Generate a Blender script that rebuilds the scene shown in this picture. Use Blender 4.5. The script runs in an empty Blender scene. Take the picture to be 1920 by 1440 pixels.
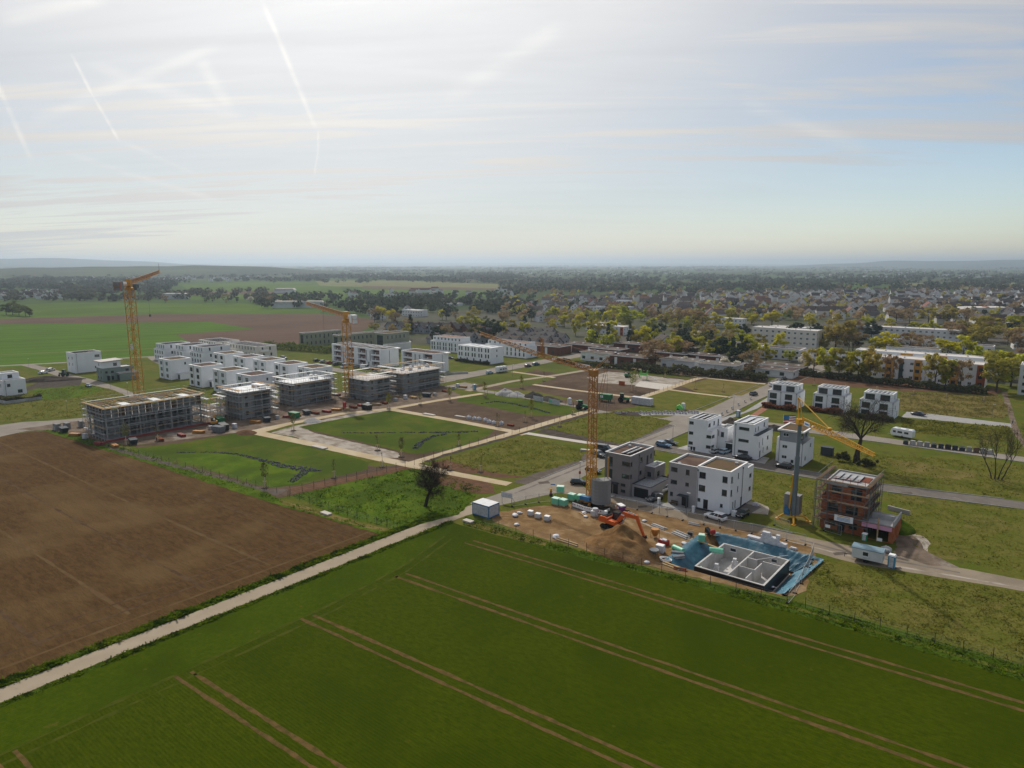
import bpy, bmesh, math, random
import numpy as np
from mathutils import Vector, Matrix, noise as mnoise
from mathutils.geometry import tessellate_polygon

SC = bpy.context.scene
COL = SC.collection
R = math.radians
random.seed(11)
rng = np.random.default_rng(5)

# ------------------------------------------------------------------ camera
# world axes: +Y runs up the main street, +X along the side streets, metres; the drone hovers at 52 m
CAM = Vector((95.2, -101.5, 52.0))
FPX, PITCH, HEAD = 1300.0, R(9.862), R(39.0)
cam = bpy.data.cameras.new('camera')
cam.sensor_width = 36.0
cam.lens = 36.0 * FPX / 1920.0
cam.clip_start = 0.5
cam.clip_end = 120000.0
camo = bpy.data.objects.new('camera', cam)
COL.objects.link(camo)
camo.location = CAM
camo.rotation_euler = (R(90) - PITCH, 0, HEAD)
SC.camera = camo

# ------------------------------------------------------------------ sky, sun, exposure
SUN_AZ, SUN_EL = R(143.0), R(44.0)
SUND = Vector((math.cos(SUN_AZ) * math.cos(SUN_EL), math.sin(SUN_AZ) * math.cos(SUN_EL), math.sin(SUN_EL)))
SC.view_settings.view_transform = 'Standard'
SC.view_settings.look = 'None'
SC.view_settings.gamma = 1.0
SC.view_settings.use_curve_mapping = False
SC.view_settings.exposure = 0.0
SC.cycles.use_denoising = True
SC.cycles.max_bounces = 5
SC.cycles.diffuse_bounces = 3
SC.cycles.glossy_bounces = 2
SC.cycles.transmission_bounces = 2
SC.cycles.transparent_max_bounces = 6
SC.cycles.volume_bounces = 0
SC.cycles.sample_clamp_indirect = 6.0

sun = bpy.data.lights.new('sun', 'SUN')
sun.energy = 3.1
sun.angle = R(1.6)
sun.color = (1.0, 0.94, 0.85)
suno = bpy.data.objects.new('sun', sun)
COL.objects.link(suno)
suno.rotation_euler = SUND.to_track_quat('Z', 'Y').to_euler()
suno.location = (0, 0, 300)

def view_dir(u, v):
 """direction in the world of a point of the 1920x1440 photograph"""
 x, y = (u - 960) / FPX, -(v - 720) / FPX
 c, s = math.cos(PITCH), math.sin(PITCH)
 fx, fy, fz = x, c + y * s, -s + y * c
 ch, sh = math.cos(HEAD), math.sin(HEAD)
 return Vector((fx * ch - fy * sh, fx * sh + fy * ch, fz))

def G(u, v, z=0.0):
 """ground position (x, y) measured from the photograph"""
 d = view_dir(u, v)
 t = (z - CAM.z) / d.z
 return (CAM.x + d.x * t, CAM.y + d.y * t)

world = bpy.data.worlds.new('World')
SC.world = world
world.use_nodes = True
world.cycles.sampling_method = 'MANUAL'
world.cycles.sample_map_resolution = 512
nt = world.node_tree
nt.nodes.clear()

class NB:
 """small node-tree helper"""
 def __init__(s, tree): s.t = tree
 def n(s, typ, **kw):
  nd = s.t.nodes.new(typ)
  for k, v in kw.items():
   if k.startswith('i_'):
    key = k[2:]
    key = int(key) if key.isdigit() else key.replace('_', ' ')
    s.set(nd.inputs[key], v)
   else:
    setattr(nd, k, v)
  return nd
 def set(s, inp, v):
  if isinstance(v, bpy.types.NodeSocket): s.t.links.new(v, inp)
  else: inp.default_value = v
 def math(s, op, a, b=None, c=None, clamp=False):
  nd = s.t.nodes.new('ShaderNodeMath'); nd.operation = op; nd.use_clamp = clamp
  s.set(nd.inputs[0], a)
  if b is not None: s.set(nd.inputs[1], b)
  if c is not None: s.set(nd.inputs[2], c)
  return nd.outputs[0]
 def vmath(s, op, a, b=None, out=0, scale=None):
  nd = s.t.nodes.new('ShaderNodeVectorMath'); nd.operation = op
  s.set(nd.inputs[0], a)
  if b is not None: s.set(nd.inputs[1], b)
  if scale is not None: s.set(nd.inputs['Scale'], scale)
  return nd.outputs[out]
 def mix(s, f, a, b, blend='MIX'):
  nd = s.t.nodes.new('ShaderNodeMix'); nd.data_type = 'RGBA'; nd.blend_type = blend
  s.set(nd.inputs[0], f); s.set(nd.inputs[6], a); s.set(nd.inputs[7], b)
  return nd.outputs[2]
 def ramp(s, f, lo, hi, a=0.0, b=1.0):
  nd = s.t.nodes.new('ShaderNodeMapRange'); nd.interpolation_type = 'SMOOTHSTEP'
  s.set(nd.inputs[0], f); nd.inputs[1].default_value = lo; nd.inputs[2].default_value = hi
  nd.inputs[3].default_value = a; nd.inputs[4].default_value = b
  return nd.outputs[0]
 def noise(s, vec, scale, detail=5.0, rough=0.55, dist=0.0, out=0):
  nd = s.t.nodes.new('ShaderNodeTexNoise')
  if vec is not None: s.set(nd.inputs['Vector'], vec)
  nd.inputs['Scale'].default_value = scale; nd.inputs['Detail'].default_value = detail
  nd.inputs['Roughness'].default_value = rough; nd.inputs['Distortion'].default_value = dist
  return nd.outputs[out]

def c4(c): return (c[0], c[1], c[2], 1.0)

def build_sky():
 b = NB(nt)
 sky = b.n('ShaderNodeTexSky', sky_type='NISHITA')
 sky.sun_disc = False
 sky.sun_elevation = SUN_EL
 sky.sun_rotation = (R(90) - SUN_AZ) % (2 * math.pi)
 sky.altitude = 150.0
 sky.air_density = 1.0
 sky.dust_density = 0.6
 sky.ozone_density = 1.0
 tc = b.n('ShaderNodeTexCoord')
 d = b.vmath('NORMALIZE', tc.outputs['Generated'])
 sep = b.n('ShaderNodeSeparateXYZ', i_0=d)
 zc = b.math('MAXIMUM', sep.outputs[2], 0.0)
 zz = b.math('ADD', zc, 0.075)
 px = b.math('DIVIDE', sep.outputs[0], zz)
 py = b.math('DIVIDE', sep.outputs[1], zz)
 # thin cirrus sheet seen in perspective, drawn out along one wind direction
 ca, sa = math.cos(R(35)), math.sin(R(35))
 qx = b.math('ADD', b.math('MULTIPLY', px, ca), b.math('MULTIPLY', py, sa))
 qy = b.math('SUBTRACT', b.math('MULTIPLY', py, ca), b.math('MULTIPLY', px, sa))
 p1 = b.n('ShaderNodeCombineXYZ', i_0=b.math('MULTIPLY', qx, 0.20), i_1=b.math('MULTIPLY', qy, 1.15), i_2=3.7).outputs[0]
 bign = b.n('ShaderNodeTexNoise', i_Scale=0.55, i_Detail=3.0, i_Roughness=0.5, i_Distortion=0.6, i_Vector=p1)
 big = bign.outputs[0]
 fine = b.noise(p1, 2.6, 6.0, 0.62, 0.8)
 cover = b.math('ADD', b.math('MULTIPLY', big, 0.60), b.math('MULTIPLY', fine, 0.52))
 # the sheet ends far off to one side: clear air beyond its edge
 front = b.math('ADD', b.math('MULTIPLY', px, math.cos(R(98))), b.math('MULTIPLY', py, math.sin(R(98))))
 cover = b.math('SUBTRACT', cover, b.ramp(b.math('MULTIPLY_ADD', big, 2.0, front), 5.2, 7.6, 0.0, 0.26))
 cloud = b.ramp(cover, 0.42, 0.66)
 dots = b.vmath('DOT_PRODUCT', d, tuple(SUND), out=1)
 glow = b.math('POWER', b.math('MAXIMUM', dots, 0.0), 5.0)
 glow2 = b.math('POWER', b.math('MAXIMUM', dots, 0.0), 14.0)
 # the veil is thicker and brighter round the sun, thinner away from it
 dens = b.math('MULTIPLY', cloud, b.ramp(dots, 0.25, 0.85, 0.75, 1.0))
 dens = b.math('MAXIMUM', dens, b.ramp(dots, 0.50, 0.88, 0.0, 0.82))
 lum = b.math('ADD', b.math('ADD', b.math('MULTIPLY', glow, 0.70), 0.44), b.math('MULTIPLY', glow2, 0.3))
 lum = b.math('MULTIPLY', lum, b.math('MULTIPLY_ADD', cover, 0.62, 0.76))
 ccol = b.mix(b.ramp(dots, 0.2, 0.9), c4((0.96, 0.975, 1.03)), c4((1.0, 0.965, 0.915)))
 ccol = b.vmath('SCALE', ccol, scale=lum)
 base = b.vmath('SCALE', sky.outputs[0], scale=SKY_STRENGTH)
 col = b.mix(dens, base, ccol)
 # contrails: long thin trails at cruising height, each between two directions of the sky
 warp = bign.outputs[1]
 wd = b.vmath('ADD', d, b.vmath('SCALE', b.vmath('SUBTRACT', warp, (0.5, 0.5, 0.5)), scale=0.012))
 puff = fine
 trail = None
 for (u0, v0, u1, v1, w, s) in CONTRAILS:
  a = view_dir(u0, v0).normalized(); e = view_dir(u1, v1).normalized()
  nrm = a.cross(e).normalized(); mid = ((a + e) / 2).normalized()
  along = nrm.cross(mid).normalized()
  half = abs((e - a).dot(along)) / 2
  dn = b.math('ABSOLUTE', b.vmath('DOT_PRODUCT', wd, tuple(nrm), out=1))
  al = b.math('ABSOLUTE', b.vmath('DOT_PRODUCT', wd, tuple(along), out=1))
  m = b.math('MULTIPLY', b.ramp(dn, 0.0, w, s, 0.0), b.ramp(al, half * 0.6, half, 1.0, 0.0))
  trail = m if trail is None else b.math('MAXIMUM', trail, m)
 trail = b.math('MULTIPLY', trail, b.ramp(puff, 0.25, 0.62, 0.3, 1.0))
 col = b.mix(trail, col, b.vmath('ADD', b.vmath('SCALE', ccol, scale=1.1), (0.10, 0.10, 0.09)))
 bg = b.n('ShaderNodeBackground', i_0=col, i_1=1.0)
 out = b.n('ShaderNodeOutputWorld')
 nt.links.new(bg.outputs[0], out.inputs[0])

SKY_STRENGTH = 0.10
HAZE_DENSITY = 0.00012
CONTRAILS = [(128, 95, 232, 280, 0.0030, 0.7), (-10, 140, 62, 312, 0.0045, 0.55), (485, -10, 602, 260, 0.005, 0.55),
             (600, 235, 590, 335, 0.0022, 0.5), (40, 240, 440, 75, 0.010, 0.38), (150, 120, 480, 230, 0.012, 0.3),
             (370, 105, 440, 220, 0.012, 0.35), (-20, 45, 210, -5, 0.012, 0.4), (100, 278, 440, 388, 0.006, 0.3), (220, 262, 380, 330, 0.005, 0.25),
             (820, 195, 1070, 40, 0.018, 0.28), (1380, 190, 1640, 284, 0.014, 0.4)]
build_sky()

# ------------------------------------------------------------------ materials
MATS = {}

def mat(name, col, col2=None, scale=0.5, lo=0.35, hi=0.65, detail=6.0, rough=0.85, bump=0.0, bscale=None, bdist=0.1,
  metallic=0.0, spec=None, stretch=None, rot=0.0, col3=None, scale3=0.05, lo3=0.4, hi3=0.62, rnd=0.0, wave=None,
  speck=None, trans=0.0, coat=0.0, nrough=0.6):
 """procedural Principled material in object space; up to three tones mixed by noise, bump relief, per-object variation"""
 if spec is None: spec = 0.02 if rough > 0.84 else 0.3
 m = bpy.data.materials.new(name)
 m.use_nodes = True
 t = m.node_tree
 b = NB(t)
 p = t.nodes['Principled BSDF']
 p.inputs['Roughness'].default_value = rough
 p.inputs['Metallic'].default_value = metallic
 p.inputs['Specular IOR Level'].default_value = spec
 if coat: p.inputs['Coat Weight'].default_value = coat
 tc = b.n('ShaderNodeTexCoord')
 vec = tc.outputs['Object']
 if stretch or rot:
  mp = b.n('ShaderNodeMapping')
  t.links.new(vec, mp.inputs[0])
  mp.inputs['Rotation'].default_value = (0, 0, rot)
  mp.inputs['Scale'].default_value = stretch or (1, 1, 1)
  vs = mp.outputs[0]
 else:
  vs = vec
 c = c4(col)
 if col2 is not None:
  f = b.ramp(b.noise(vs, scale, detail, nrough, 0.3), lo, hi)
  c = b.mix(f, c, c4(col2))
 if col3 is not None:
  f = b.ramp(b.noise(vec, scale3, 5.0, 0.6, 0.4), lo3, hi3)
  c = b.mix(f, c, c4(col3))
 if speck is not None:
  f = b.ramp(b.noise(vec, speck[1], 2.0, 0.5), speck[2], speck[2] + 0.06)
  c = b.mix(f, c, c4(speck[0]))
 hgt = None
 if wave is not None:       # drill rows: (spacing m, angle, amount)
  mp2 = b.n('ShaderNodeMapping'); t.links.new(vec, mp2.inputs[0])
  mp2.inputs['Rotation'].default_value = (0, 0, wave[1])
  wv = b.n('ShaderNodeTexWave', wave_type='BANDS', bands_direction='X')
  t.links.new(mp2.outputs[0], wv.inputs[0])
  wv.inputs['Scale'].default_value = 0.314 / wave[0]
  wv.inputs['Distortion'].default_value = 1.2; wv.inputs['Detail'].default_value = 2.0
  wv.inputs['Detail Scale'].default_value = 1.5
  k = b.math('MULTIPLY_ADD', wv.outputs['Fac'], wave[2], 1.0 - wave[2] * 0.5)
  c = b.vmath('SCALE', c, scale=k)
  hgt = wv.outputs['Fac']
 if rnd:
  oi = b.n('ShaderNodeObjectInfo')
  hs = b.n('ShaderNodeHueSaturation')
  b.set(hs.inputs['Color'], c)
  hs.inputs['Hue'].default_value = 0.5
  b.set(hs.inputs['Hue'], b.math('MULTIPLY_ADD', oi.outputs['Random'], 0.06 * rnd, 0.5 - 0.03 * rnd))
  r2 = b.math('FRACT', b.math('MULTIPLY', oi.outputs['Random'], 7.31))
  b.set(hs.inputs['Value'], b.math('MULTIPLY_ADD', r2, 0.7 * rnd, 1.0 - 0.35 * rnd))
  c = hs.outputs[0]
 b.set(p.inputs['Base Color'], c)
 if bump:
  n1 = b.noise(vs, bscale or scale * 4, 5.0, 0.65)
  if hgt is not None: n1 = b.math('ADD', n1, b.math('MULTIPLY', hgt, 0.25))
  bp = b.n('ShaderNodeBump')
  bp.inputs['Strength'].default_value = bump
  bp.inputs['Distance'].default_value = bdist
  b.set(bp.inputs['Height'], n1)
  t.links.new(bp.outputs[0], p.inputs['Normal'])
 if trans:                   # thin leaves let some light through
  tr = b.n('ShaderNodeBsdfTranslucent'); b.set(tr.inputs[0], c)
  mx = b.n('ShaderNodeMixShader', i_0=trans)
  t.links.new(p.outputs[0], mx.inputs[1]); t.links.new(tr.outputs[0], mx.inputs[2])
  t.links.new(mx.outputs[0], t.nodes['Material Output'].inputs[0])
 MATS[name] = m
 return m

# ------------------------------------------------------------------ mesh + object helpers
class MB:
 """collects boxes, bars, quads into one mesh"""
 def __init__(s): s.v = []; s.f = []; s.m = []
 def quad(s, a, b_, c, d, m=0):
  i = len(s.v); s.v += [tuple(a), tuple(b_), tuple(c), tuple(d)]; s.f.append((i, i + 1, i + 2, i + 3)); s.m.append(m)
 def poly(s, pts, m=0):
  i = len(s.v); s.v += [tuple(p) for p in pts]; s.f.append(tuple(range(i, i + len(pts)))); s.m.append(m)
 def box(s, x0, x1, y0, y1, z0, z1, m=0, top=None):
  i = len(s.v)
  s.v += [(x0, y0, z0), (x1, y0, z0), (x1, y1, z0), (x0, y1, z0), (x0, y0, z1), (x1, y0, z1), (x1, y1, z1), (x0, y1, z1)]
  fs = [(0, 3, 2, 1), (4, 5, 6, 7), (0, 1, 5, 4), (1, 2, 6, 5), (2, 3, 7, 6), (3, 0, 4, 7)]
  for k, f in enumerate(fs):
   s.f.append(tuple(i + j for j in f)); s.m.append(top if (top is not None and k == 1) else m)
  return s
 def hexa(s, pts, m=0):
  """eight corners: four below, four above, both anticlockwise"""
  i = len(s.v); s.v += [tuple(p) for p in pts]
  for f in [(0, 3, 2, 1), (4, 5, 6, 7), (0, 1, 5, 4), (1, 2, 6, 5), (2, 3, 7, 6), (3, 0, 4, 7)]:
   s.f.append(tuple(i + j for j in f)); s.m.append(m)
  return s
 def bar(s, p, q, r, m=0, n=4, r2=None):
  p, q = Vector(p), Vector(q)
  d = q - p
  if d.length < 1e-6: return s
  d.normalize()
  a = d.orthogonal().normalized() if abs(d.z) > 0.999 else d.cross(Vector((0, 0, 1))).normalized()
  b_ = d.cross(a).normalized()
  i = len(s.v); r2 = r if r2 is None else r2
  off = math.pi / 4 if n == 4 else 0
  for (c, rr) in ((p, r), (q, r2)):
   for k in range(n):
    t = 2 * math.pi * k / n + off
    s.v.append(tuple(c + (a * math.cos(t) + b_ * math.sin(t)) * rr))
  for k in range(n):
   s.f.append((i + k, i + (k + 1) % n, i + n + (k + 1) % n, i + n + k)); s.m.append(m)
  s.f.append(tuple(i + k for k in reversed(range(n)))); s.m.append(m)
  s.f.append(tuple(i + n + k for k in range(n))); s.m.append(m)
  return s
 def lathe(s, prof, m=0, n=12, c=(0, 0, 0)):
  i = len(s.v)
  for (r, z) in prof:
   for k in range(n):
    t = 2 * math.pi * k / n
    s.v.append((c[0] + r * math.cos(t), c[1] + r * math.sin(t), c[2] + z))
  for j in range(len(prof) - 1):
   for k in range(n):
    s.f.append((i + j * n + k, i + j * n + (k + 1) % n, i + (j + 1) * n + (k + 1) % n, i + (j + 1) * n + k)); s.m.append(m)
  s.f.append(tuple(i + k for k in reversed(range(n)))); s.m.append(m)
  s.f.append(tuple(i + (len(prof) - 1) * n + k for k in range(n))); s.m.append(m)
  return s
 def prism(s, pts, y0, y1, m=0, axis='y'):
  """outline in x,z pulled along y (or outline in y,z pulled along x)"""
  n = len(pts); i = len(s.v)
  for yy in (y0, y1):
   for (a, z) in pts: s.v.append((a, yy, z) if axis == 'y' else (yy, a, z))
  for k in range(n):
   s.f.append((i + k, i + (k + 1) % n, i + n + (k + 1) % n, i + n + k)); s.m.append(m)
  s.f.append(tuple(i + k for k in reversed(range(n)))); s.m.append(m)
  s.f.append(tuple(i + n + k for k in range(n))); s.m.append(m)
  return s
 def mesh(s, name, mats):
  me = bpy.data.meshes.new(name)
  me.from_pydata(s.v, [], s.f)
  for mm in (mats if isinstance(mats, (list, tuple)) else [mats]): me.materials.append(mm)
  if any(s.m): me.polygons.foreach_set('material_index', s.m)
  me.update()
  return me
 def build(s, name, mats, parent=None, loc=(0, 0, 0), rz=0.0, smooth=False, **tags):
  return obj(name, s.mesh(name, mats), parent, loc, rz, smooth, **tags)

def obj(name, me, parent=None, loc=(0, 0, 0), rz=0.0, smooth=False, label=None, cat=None, group=None, kind=None):
 o = bpy.data.objects.new(name, me)
 COL.objects.link(o)
 o.location = loc
 if rz: o.rotation_euler = (0, 0, rz)
 if parent is not None: o.parent = parent
 if smooth and me is not None: me.polygons.foreach_set('use_smooth', [True] * len(me.polygons))
 if label: o['label'] = label
 if cat: o['category'] = cat
 if group: o['group'] = group
 if kind: o['kind'] = kind
 return o

def thing(name, label, cat, loc=(0, 0, 0), rz=0.0, group=None):
 o = obj(name, None, None, loc, rz, label=label, cat=cat, group=group)
 o.empty_display_size = 0.5
 return o

def kids(o): return [c for c in CHILD.get(o.name, [])]

def copy_tree(o, parent=None, loc=None, rz=None, scale=None, label=None, group=None):
 c = o.copy()
 COL.objects.link(c)
 c.parent = parent
 if loc is not None: c.location = loc
 if rz is not None: c.rotation_euler = (0, 0, rz)
 if scale is not None: c.scale = scale if isinstance(scale, (tuple, list)) else (scale,) * 3
 if label: c['label'] = label
 if group: c['group'] = group
 for ch in list(o.children): copy_tree(ch, c)
 return c

def inside(px, py, poly):
 """vectorised point-in-polygon"""
 r = np.zeros(len(px), bool)
 n = len(poly)
 for i in range(n):
  x0, y0 = poly[i]; x1, y1 = poly[(i + 1) % n]
  cond = ((y0 > py) != (y1 > py))
  with np.errstate(divide='ignore', invalid='ignore'):
   xx = (x1 - x0) * (py - y0) / (y1 - y0 + 1e-12) + x0
  r ^= cond & (px < xx)
 return r
# ------------------------------------------------------------------ ground materials
CROP_ROW = R(0)
mat('meadow', (0.075, 0.098, 0.012), (0.115, 0.110, 0.022), 0.12, 0.35, 0.68, rough=0.95, bump=0.6, bscale=2.2, bdist=0.25, col3=(0.065, 0.066, 0.016), scale3=0.35, lo3=0.5, hi3=0.75)
mat('far_land', (0.040, 0.060, 0.022), (0.075, 0.075, 0.035), 0.004, 0.4, 0.6, rough=0.95, col3=(0.05, 0.085, 0.02), scale3=0.0011, lo3=0.48, hi3=0.56)
mat('crop', (0.028, 0.0460, 0.0004), (0.053, 0.068, 0.0012), 1.5, 0.32, 0.70, rough=0.9, bump=0.6, bscale=3.2, bdist=0.16, wave=(0.42, R(90), 0.05), stretch=(0.6, 1.2, 1), col3=(0.028, 0.044, 0.0005), scale3=0.045, lo3=0.38, hi3=0.74, speck=((0.056, 0.062, 0.004), 0.5, 0.70), detail=9.0, nrough=0.72)
mat('crop_headland', (0.032, 0.057, 0.0006), (0.055, 0.077, 0.002), 1.2, 0.32, 0.70, rough=0.9, bump=0.6, bscale=2.8, bdist=0.17, wave=(0.42, R(0), 0.05), col3=(0.031, 0.050, 0.001), scale3=0.06, lo3=0.42, hi3=0.72, speck=((0.070, 0.072, 0.008), 0.5, 0.66), detail=9.0, nrough=0.72)
mat('tramline', (0.125, 0.078, 0.030), (0.075, 0.055, 0.018), 0.9, rough=0.95, bump=0.6, bscale=3, bdist=0.1)
mat('headland_track', (0.066, 0.072, 0.010), (0.040, 0.056, 0.004), 0.5, rough=0.95, bump=0.4, bscale=3, bdist=0.1)
mat('ploughed', (0.100, 0.058, 0.024), (0.062, 0.035, 0.015), 0.8, 0.3, 0.7, rough=0.97, bump=1.0, bscale=1.3, bdist=0.28, stretch=(0.45, 1.3, 1), col3=(0.116, 0.072, 0.032), scale3=0.05, lo3=0.45, hi3=0.7, wave=(3.1, R(90), 0.03), detail=10.0, nrough=0.7)
mat('plough_line', (0.066, 0.040, 0.022), (0.10, 0.062, 0.034), 0.5, rough=0.97)
mat('plough_pale', (0.120, 0.077, 0.038), (0.098, 0.060, 0.028), 0.4, rough=0.97)
mat('lush_grass', (0.058, 0.105, 0.006), (0.088, 0.128, 0.010), 0.3, 0.35, 0.65, rough=0.9, bump=0.6, bscale=2.5, bdist=0.2, col3=(0.050, 0.080, 0.008), scale3=0.09)
mat('basin_grass', (0.056, 0.090, 0.006), (0.092, 0.096, 0.014), 0.20, 0.38, 0.66, rough=0.9, bump=0.5, bscale=3, bdist=0.12, col3=(0.046, 0.070, 0.008), scale3=0.05)
mat('lawn', (0.080, 0.104, 0.014), (0.098, 0.100, 0.020), 0.15, rough=0.9, bump=0.4, bscale=3, bdist=0.12, col3=(0.066, 0.080, 0.014), scale3=0.05)
mat('rough_grass', (0.088, 0.100, 0.014), (0.130, 0.120, 0.028), 0.22, 0.35, 0.66, rough=0.95, bump=0.8, bscale=1.6, bdist=0.35, col3=(0.066, 0.072, 0.014), scale3=0.5, lo3=0.52, hi3=0.72)
mat('dry_grass', (0.165, 0.130, 0.045), (0.110, 0.100, 0.022), 0.2, rough=0.95, bump=0.7, bscale=1.6, bdist=0.3)
mat('town_ground', (0.070, 0.068, 0.048), (0.060, 0.072, 0.030), 0.03, 0.4, 0.6, rough=0.95, col3=(0.10, 0.09, 0.075), scale3=0.012)
mat('mound_track', (0.150, 0.090, 0.042), (0.19, 0.118, 0.056), 0.8, rough=0.97, bump=0.6, bscale=3, bdist=0.1)
mat('worn_grass', (0.115, 0.105, 0.024), (0.145, 0.122, 0.036), 0.25, 0.35, 0.66, rough=0.95, bump=0.8, bscale=1.6, bdist=0.3, col3=(0.085, 0.092, 0.016), scale3=0.3)
mat('tall_grass', (0.036, 0.066, 0.005), (0.060, 0.094, 0.008), 0.5, rough=0.9, bump=0.8, bscale=1.8, bdist=0.3)
mat('park_soil', (0.092, 0.062, 0.042), (0.118, 0.082, 0.056), 0.3, rough=0.97, bump=0.5, bscale=3, bdist=0.1, col3=(0.075, 0.050, 0.034), scale3=0.06)
mat('dark_soil', (0.055, 0.044, 0.036), (0.085, 0.070, 0.058), 0.6, rough=0.97, bump=0.7, bscale=3, bdist=0.15)
mat('red_soil', (0.135, 0.072, 0.042), (0.100, 0.058, 0.036), 0.5, rough=0.97, bump=0.5, bscale=3, bdist=0.1)
mat('site_dirt', (0.235, 0.148, 0.070), (0.160, 0.096, 0.044), 0.35, 0.35, 0.65, rough=0.97, bump=0.9, bscale=2.2, bdist=0.22, col3=(0.31, 0.215, 0.12), scale3=0.16, lo3=0.5, hi3=0.7)
mat('building_site_mud', (0.185, 0.140, 0.105), (0.120, 0.090, 0.068), 0.3, rough=0.97, bump=0.7, bscale=2, bdist=0.2, col3=(0.28, 0.24, 0.20), scale3=0.10, lo3=0.55, hi3=0.7)
mat('gravel_pale', (0.300, 0.255, 0.210), (0.205, 0.165, 0.130), 0.5, rough=0.95, bump=0.9, bscale=1.2, bdist=0.25, stretch=(0.35, 1.3, 1), col3=(0.37, 0.33, 0.28), scale3=0.25)
mat('path_sand', (0.440, 0.350, 0.225), (0.385, 0.300, 0.190), 0.25, rough=0.95, bump=0.25, bscale=4, bdist=0.05, col3=(0.47, 0.39, 0.27), scale3=0.08)
mat('path_slab', (0.52, 0.47, 0.42), (0.46, 0.42, 0.37), 0.5, rough=0.9)
mat('concrete_path', (0.335, 0.278, 0.205), (0.290, 0.238, 0.172), 0.22, 0.3, 0.7, rough=0.92, bump=0.2, bscale=6, bdist=0.04, col3=(0.245, 0.198, 0.14), scale3=0.9, lo3=0.60, hi3=0.75)
mat('street', (0.260, 0.230, 0.195), (0.225, 0.198, 0.168), 0.15, rough=0.92, bump=0.2, bscale=5, bdist=0.04, col3=(0.185, 0.165, 0.142), scale3=0.6, lo3=0.58, hi3=0.75)
mat('street_dusty', (0.265, 0.215, 0.158), (0.205, 0.168, 0.126), 0.18, rough=0.93, bump=0.2, bscale=5, bdist=0.04, col3=(0.20, 0.172, 0.14), scale3=0.5, lo3=0.58, hi3=0.75)
mat('asphalt_old', (0.135, 0.118, 0.105), (0.165, 0.145, 0.128), 0.4, rough=0.93, bump=0.3, bscale=5, bdist=0.04, col3=(0.21, 0.18, 0.15), scale3=0.3, lo3=0.6, hi3=0.7)
mat('dark_strip', (0.095, 0.078, 0.066), (0.125, 0.104, 0.088), 0.5, rough=0.95, bump=0.5, bscale=4, bdist=0.06)
mat('paving_grey', (0.33, 0.32, 0.31), (0.28, 0.27, 0.26), 0.7, rough=0.9)
mat('paving_red', (0.30, 0.15, 0.10), (0.25, 0.125, 0.085), 0.7, rough=0.9)
mat('field_green', (0.068, 0.120, 0.012), (0.082, 0.128, 0.016), 0.02, rough=0.9, wave=(14.0, R(20), 0.22), col3=(0.058, 0.096, 0.012), scale3=0.008)
mat('field_bright', (0.068, 0.130, 0.010), (0.060, 0.108, 0.010), 0.02, rough=0.9, wave=(18.0, R(25), 0.14))
mat('field_brown', (0.120, 0.078, 0.056), (0.098, 0.064, 0.046), 0.02, rough=0.95, wave=(16.0, R(30), 0.10))
mat('field_pale', (0.170, 0.165, 0.07), (0.13, 0.135, 0.05), 0.02, rough=0.95)
mat('stone_dark', (0.045, 0.047, 0.055), (0.07, 0.071, 0.08), 3.0, rough=0.85, bump=0.4, bscale=8, bdist=0.05, rnd=0.8)

# ------------------------------------------------------------------ ground sheets
PIT = [(44.6, 5.0), (63.9, 5.2), (65.2, 23.0), (52.0, 23.6), (44.4, 22.8)]
_level = [0]
_laid = []
PATCH_POLY = {}

def edge_points(pts, seg, jit, seed):
 out = []
 n = len(pts)
 for i in range(n):
  a, b_ = Vector(pts[i]), Vector(pts[(i + 1) % n])
  d = b_ - a
  k = max(1, min(160, int(d.length / seg)))
  nrm = Vector((-d.y, d.x)).normalized() if d.length > 0 else Vector((0, 0))
  for j in range(k):
   p = a + d * (j / k)
   if jit and j:
    w = mnoise.noise(Vector((p.x * 0.35, p.y * 0.35, seed))) + 0.6 * mnoise.noise(Vector((p.x * 1.3, p.y * 1.3, seed + 9)))
    p = p + nrm * (w * jit)
   out.append((p.x, p.y))
 return out

def patch(name, pts, m, px=True, jit=0.35, seg=1.2, hole=None, z=None, keep=None):
 w = [G(*p) for p in pts] if px else list(pts)
 if keep: PATCH_POLY[keep] = w
 _level[0] += 1
 wa = np.array(edge_points(w, 1.5, 0, 0)); lo_, hi_ = wa.min(0), wa.max(0)
 k1 = 1
 for (lo2, hi2, wb, w2, l2) in _laid:       # one step above every sheet it overlaps
  if l2 >= k1 and lo_[0] < hi2[0] + 1 and hi_[0] > lo2[0] - 1 and lo_[1] < hi2[1] + 1 and hi_[1] > lo2[1] - 1:
   if inside(wa[:, 0], wa[:, 1], w2).any() or inside(wb[:, 0], wb[:, 1], w).any():
    k1 = l2 + 1
 _laid.append((lo_, hi_, wa, w, k1))
 zz = (0.004 * k1) if z is None else z
 size = max(max(abs(p[0] - w[0][0]), abs(p[1] - w[0][1])) for p in w)
 loop = edge_points(w, max(seg, size / 150), jit, _level[0] * 3.1) if jit else w
 loops = [[Vector((p[0], p[1], 0)) for p in loop]]
 if hole: loops.append([Vector((p[0], p[1], 0)) for p in hole])
 tris = tessellate_polygon(loops)
 flat = [v for l in loops for v in l]
 mb_v = [(v.x, v.y, zz) for v in flat]
 me = bpy.data.meshes.new(name)
 fs = []
 for t in tris:
  a, b_, c = (flat[i] for i in t)
  fs.append(tuple(t) if (b_ - a).cross(c - a).z > 0 else (t[0], t[2], t[1]))
 me.from_pydata(mb_v, [], fs)
 me.materials.append(MATS[m])
 me.update()
 return obj(name, me, kind='structure')

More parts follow.
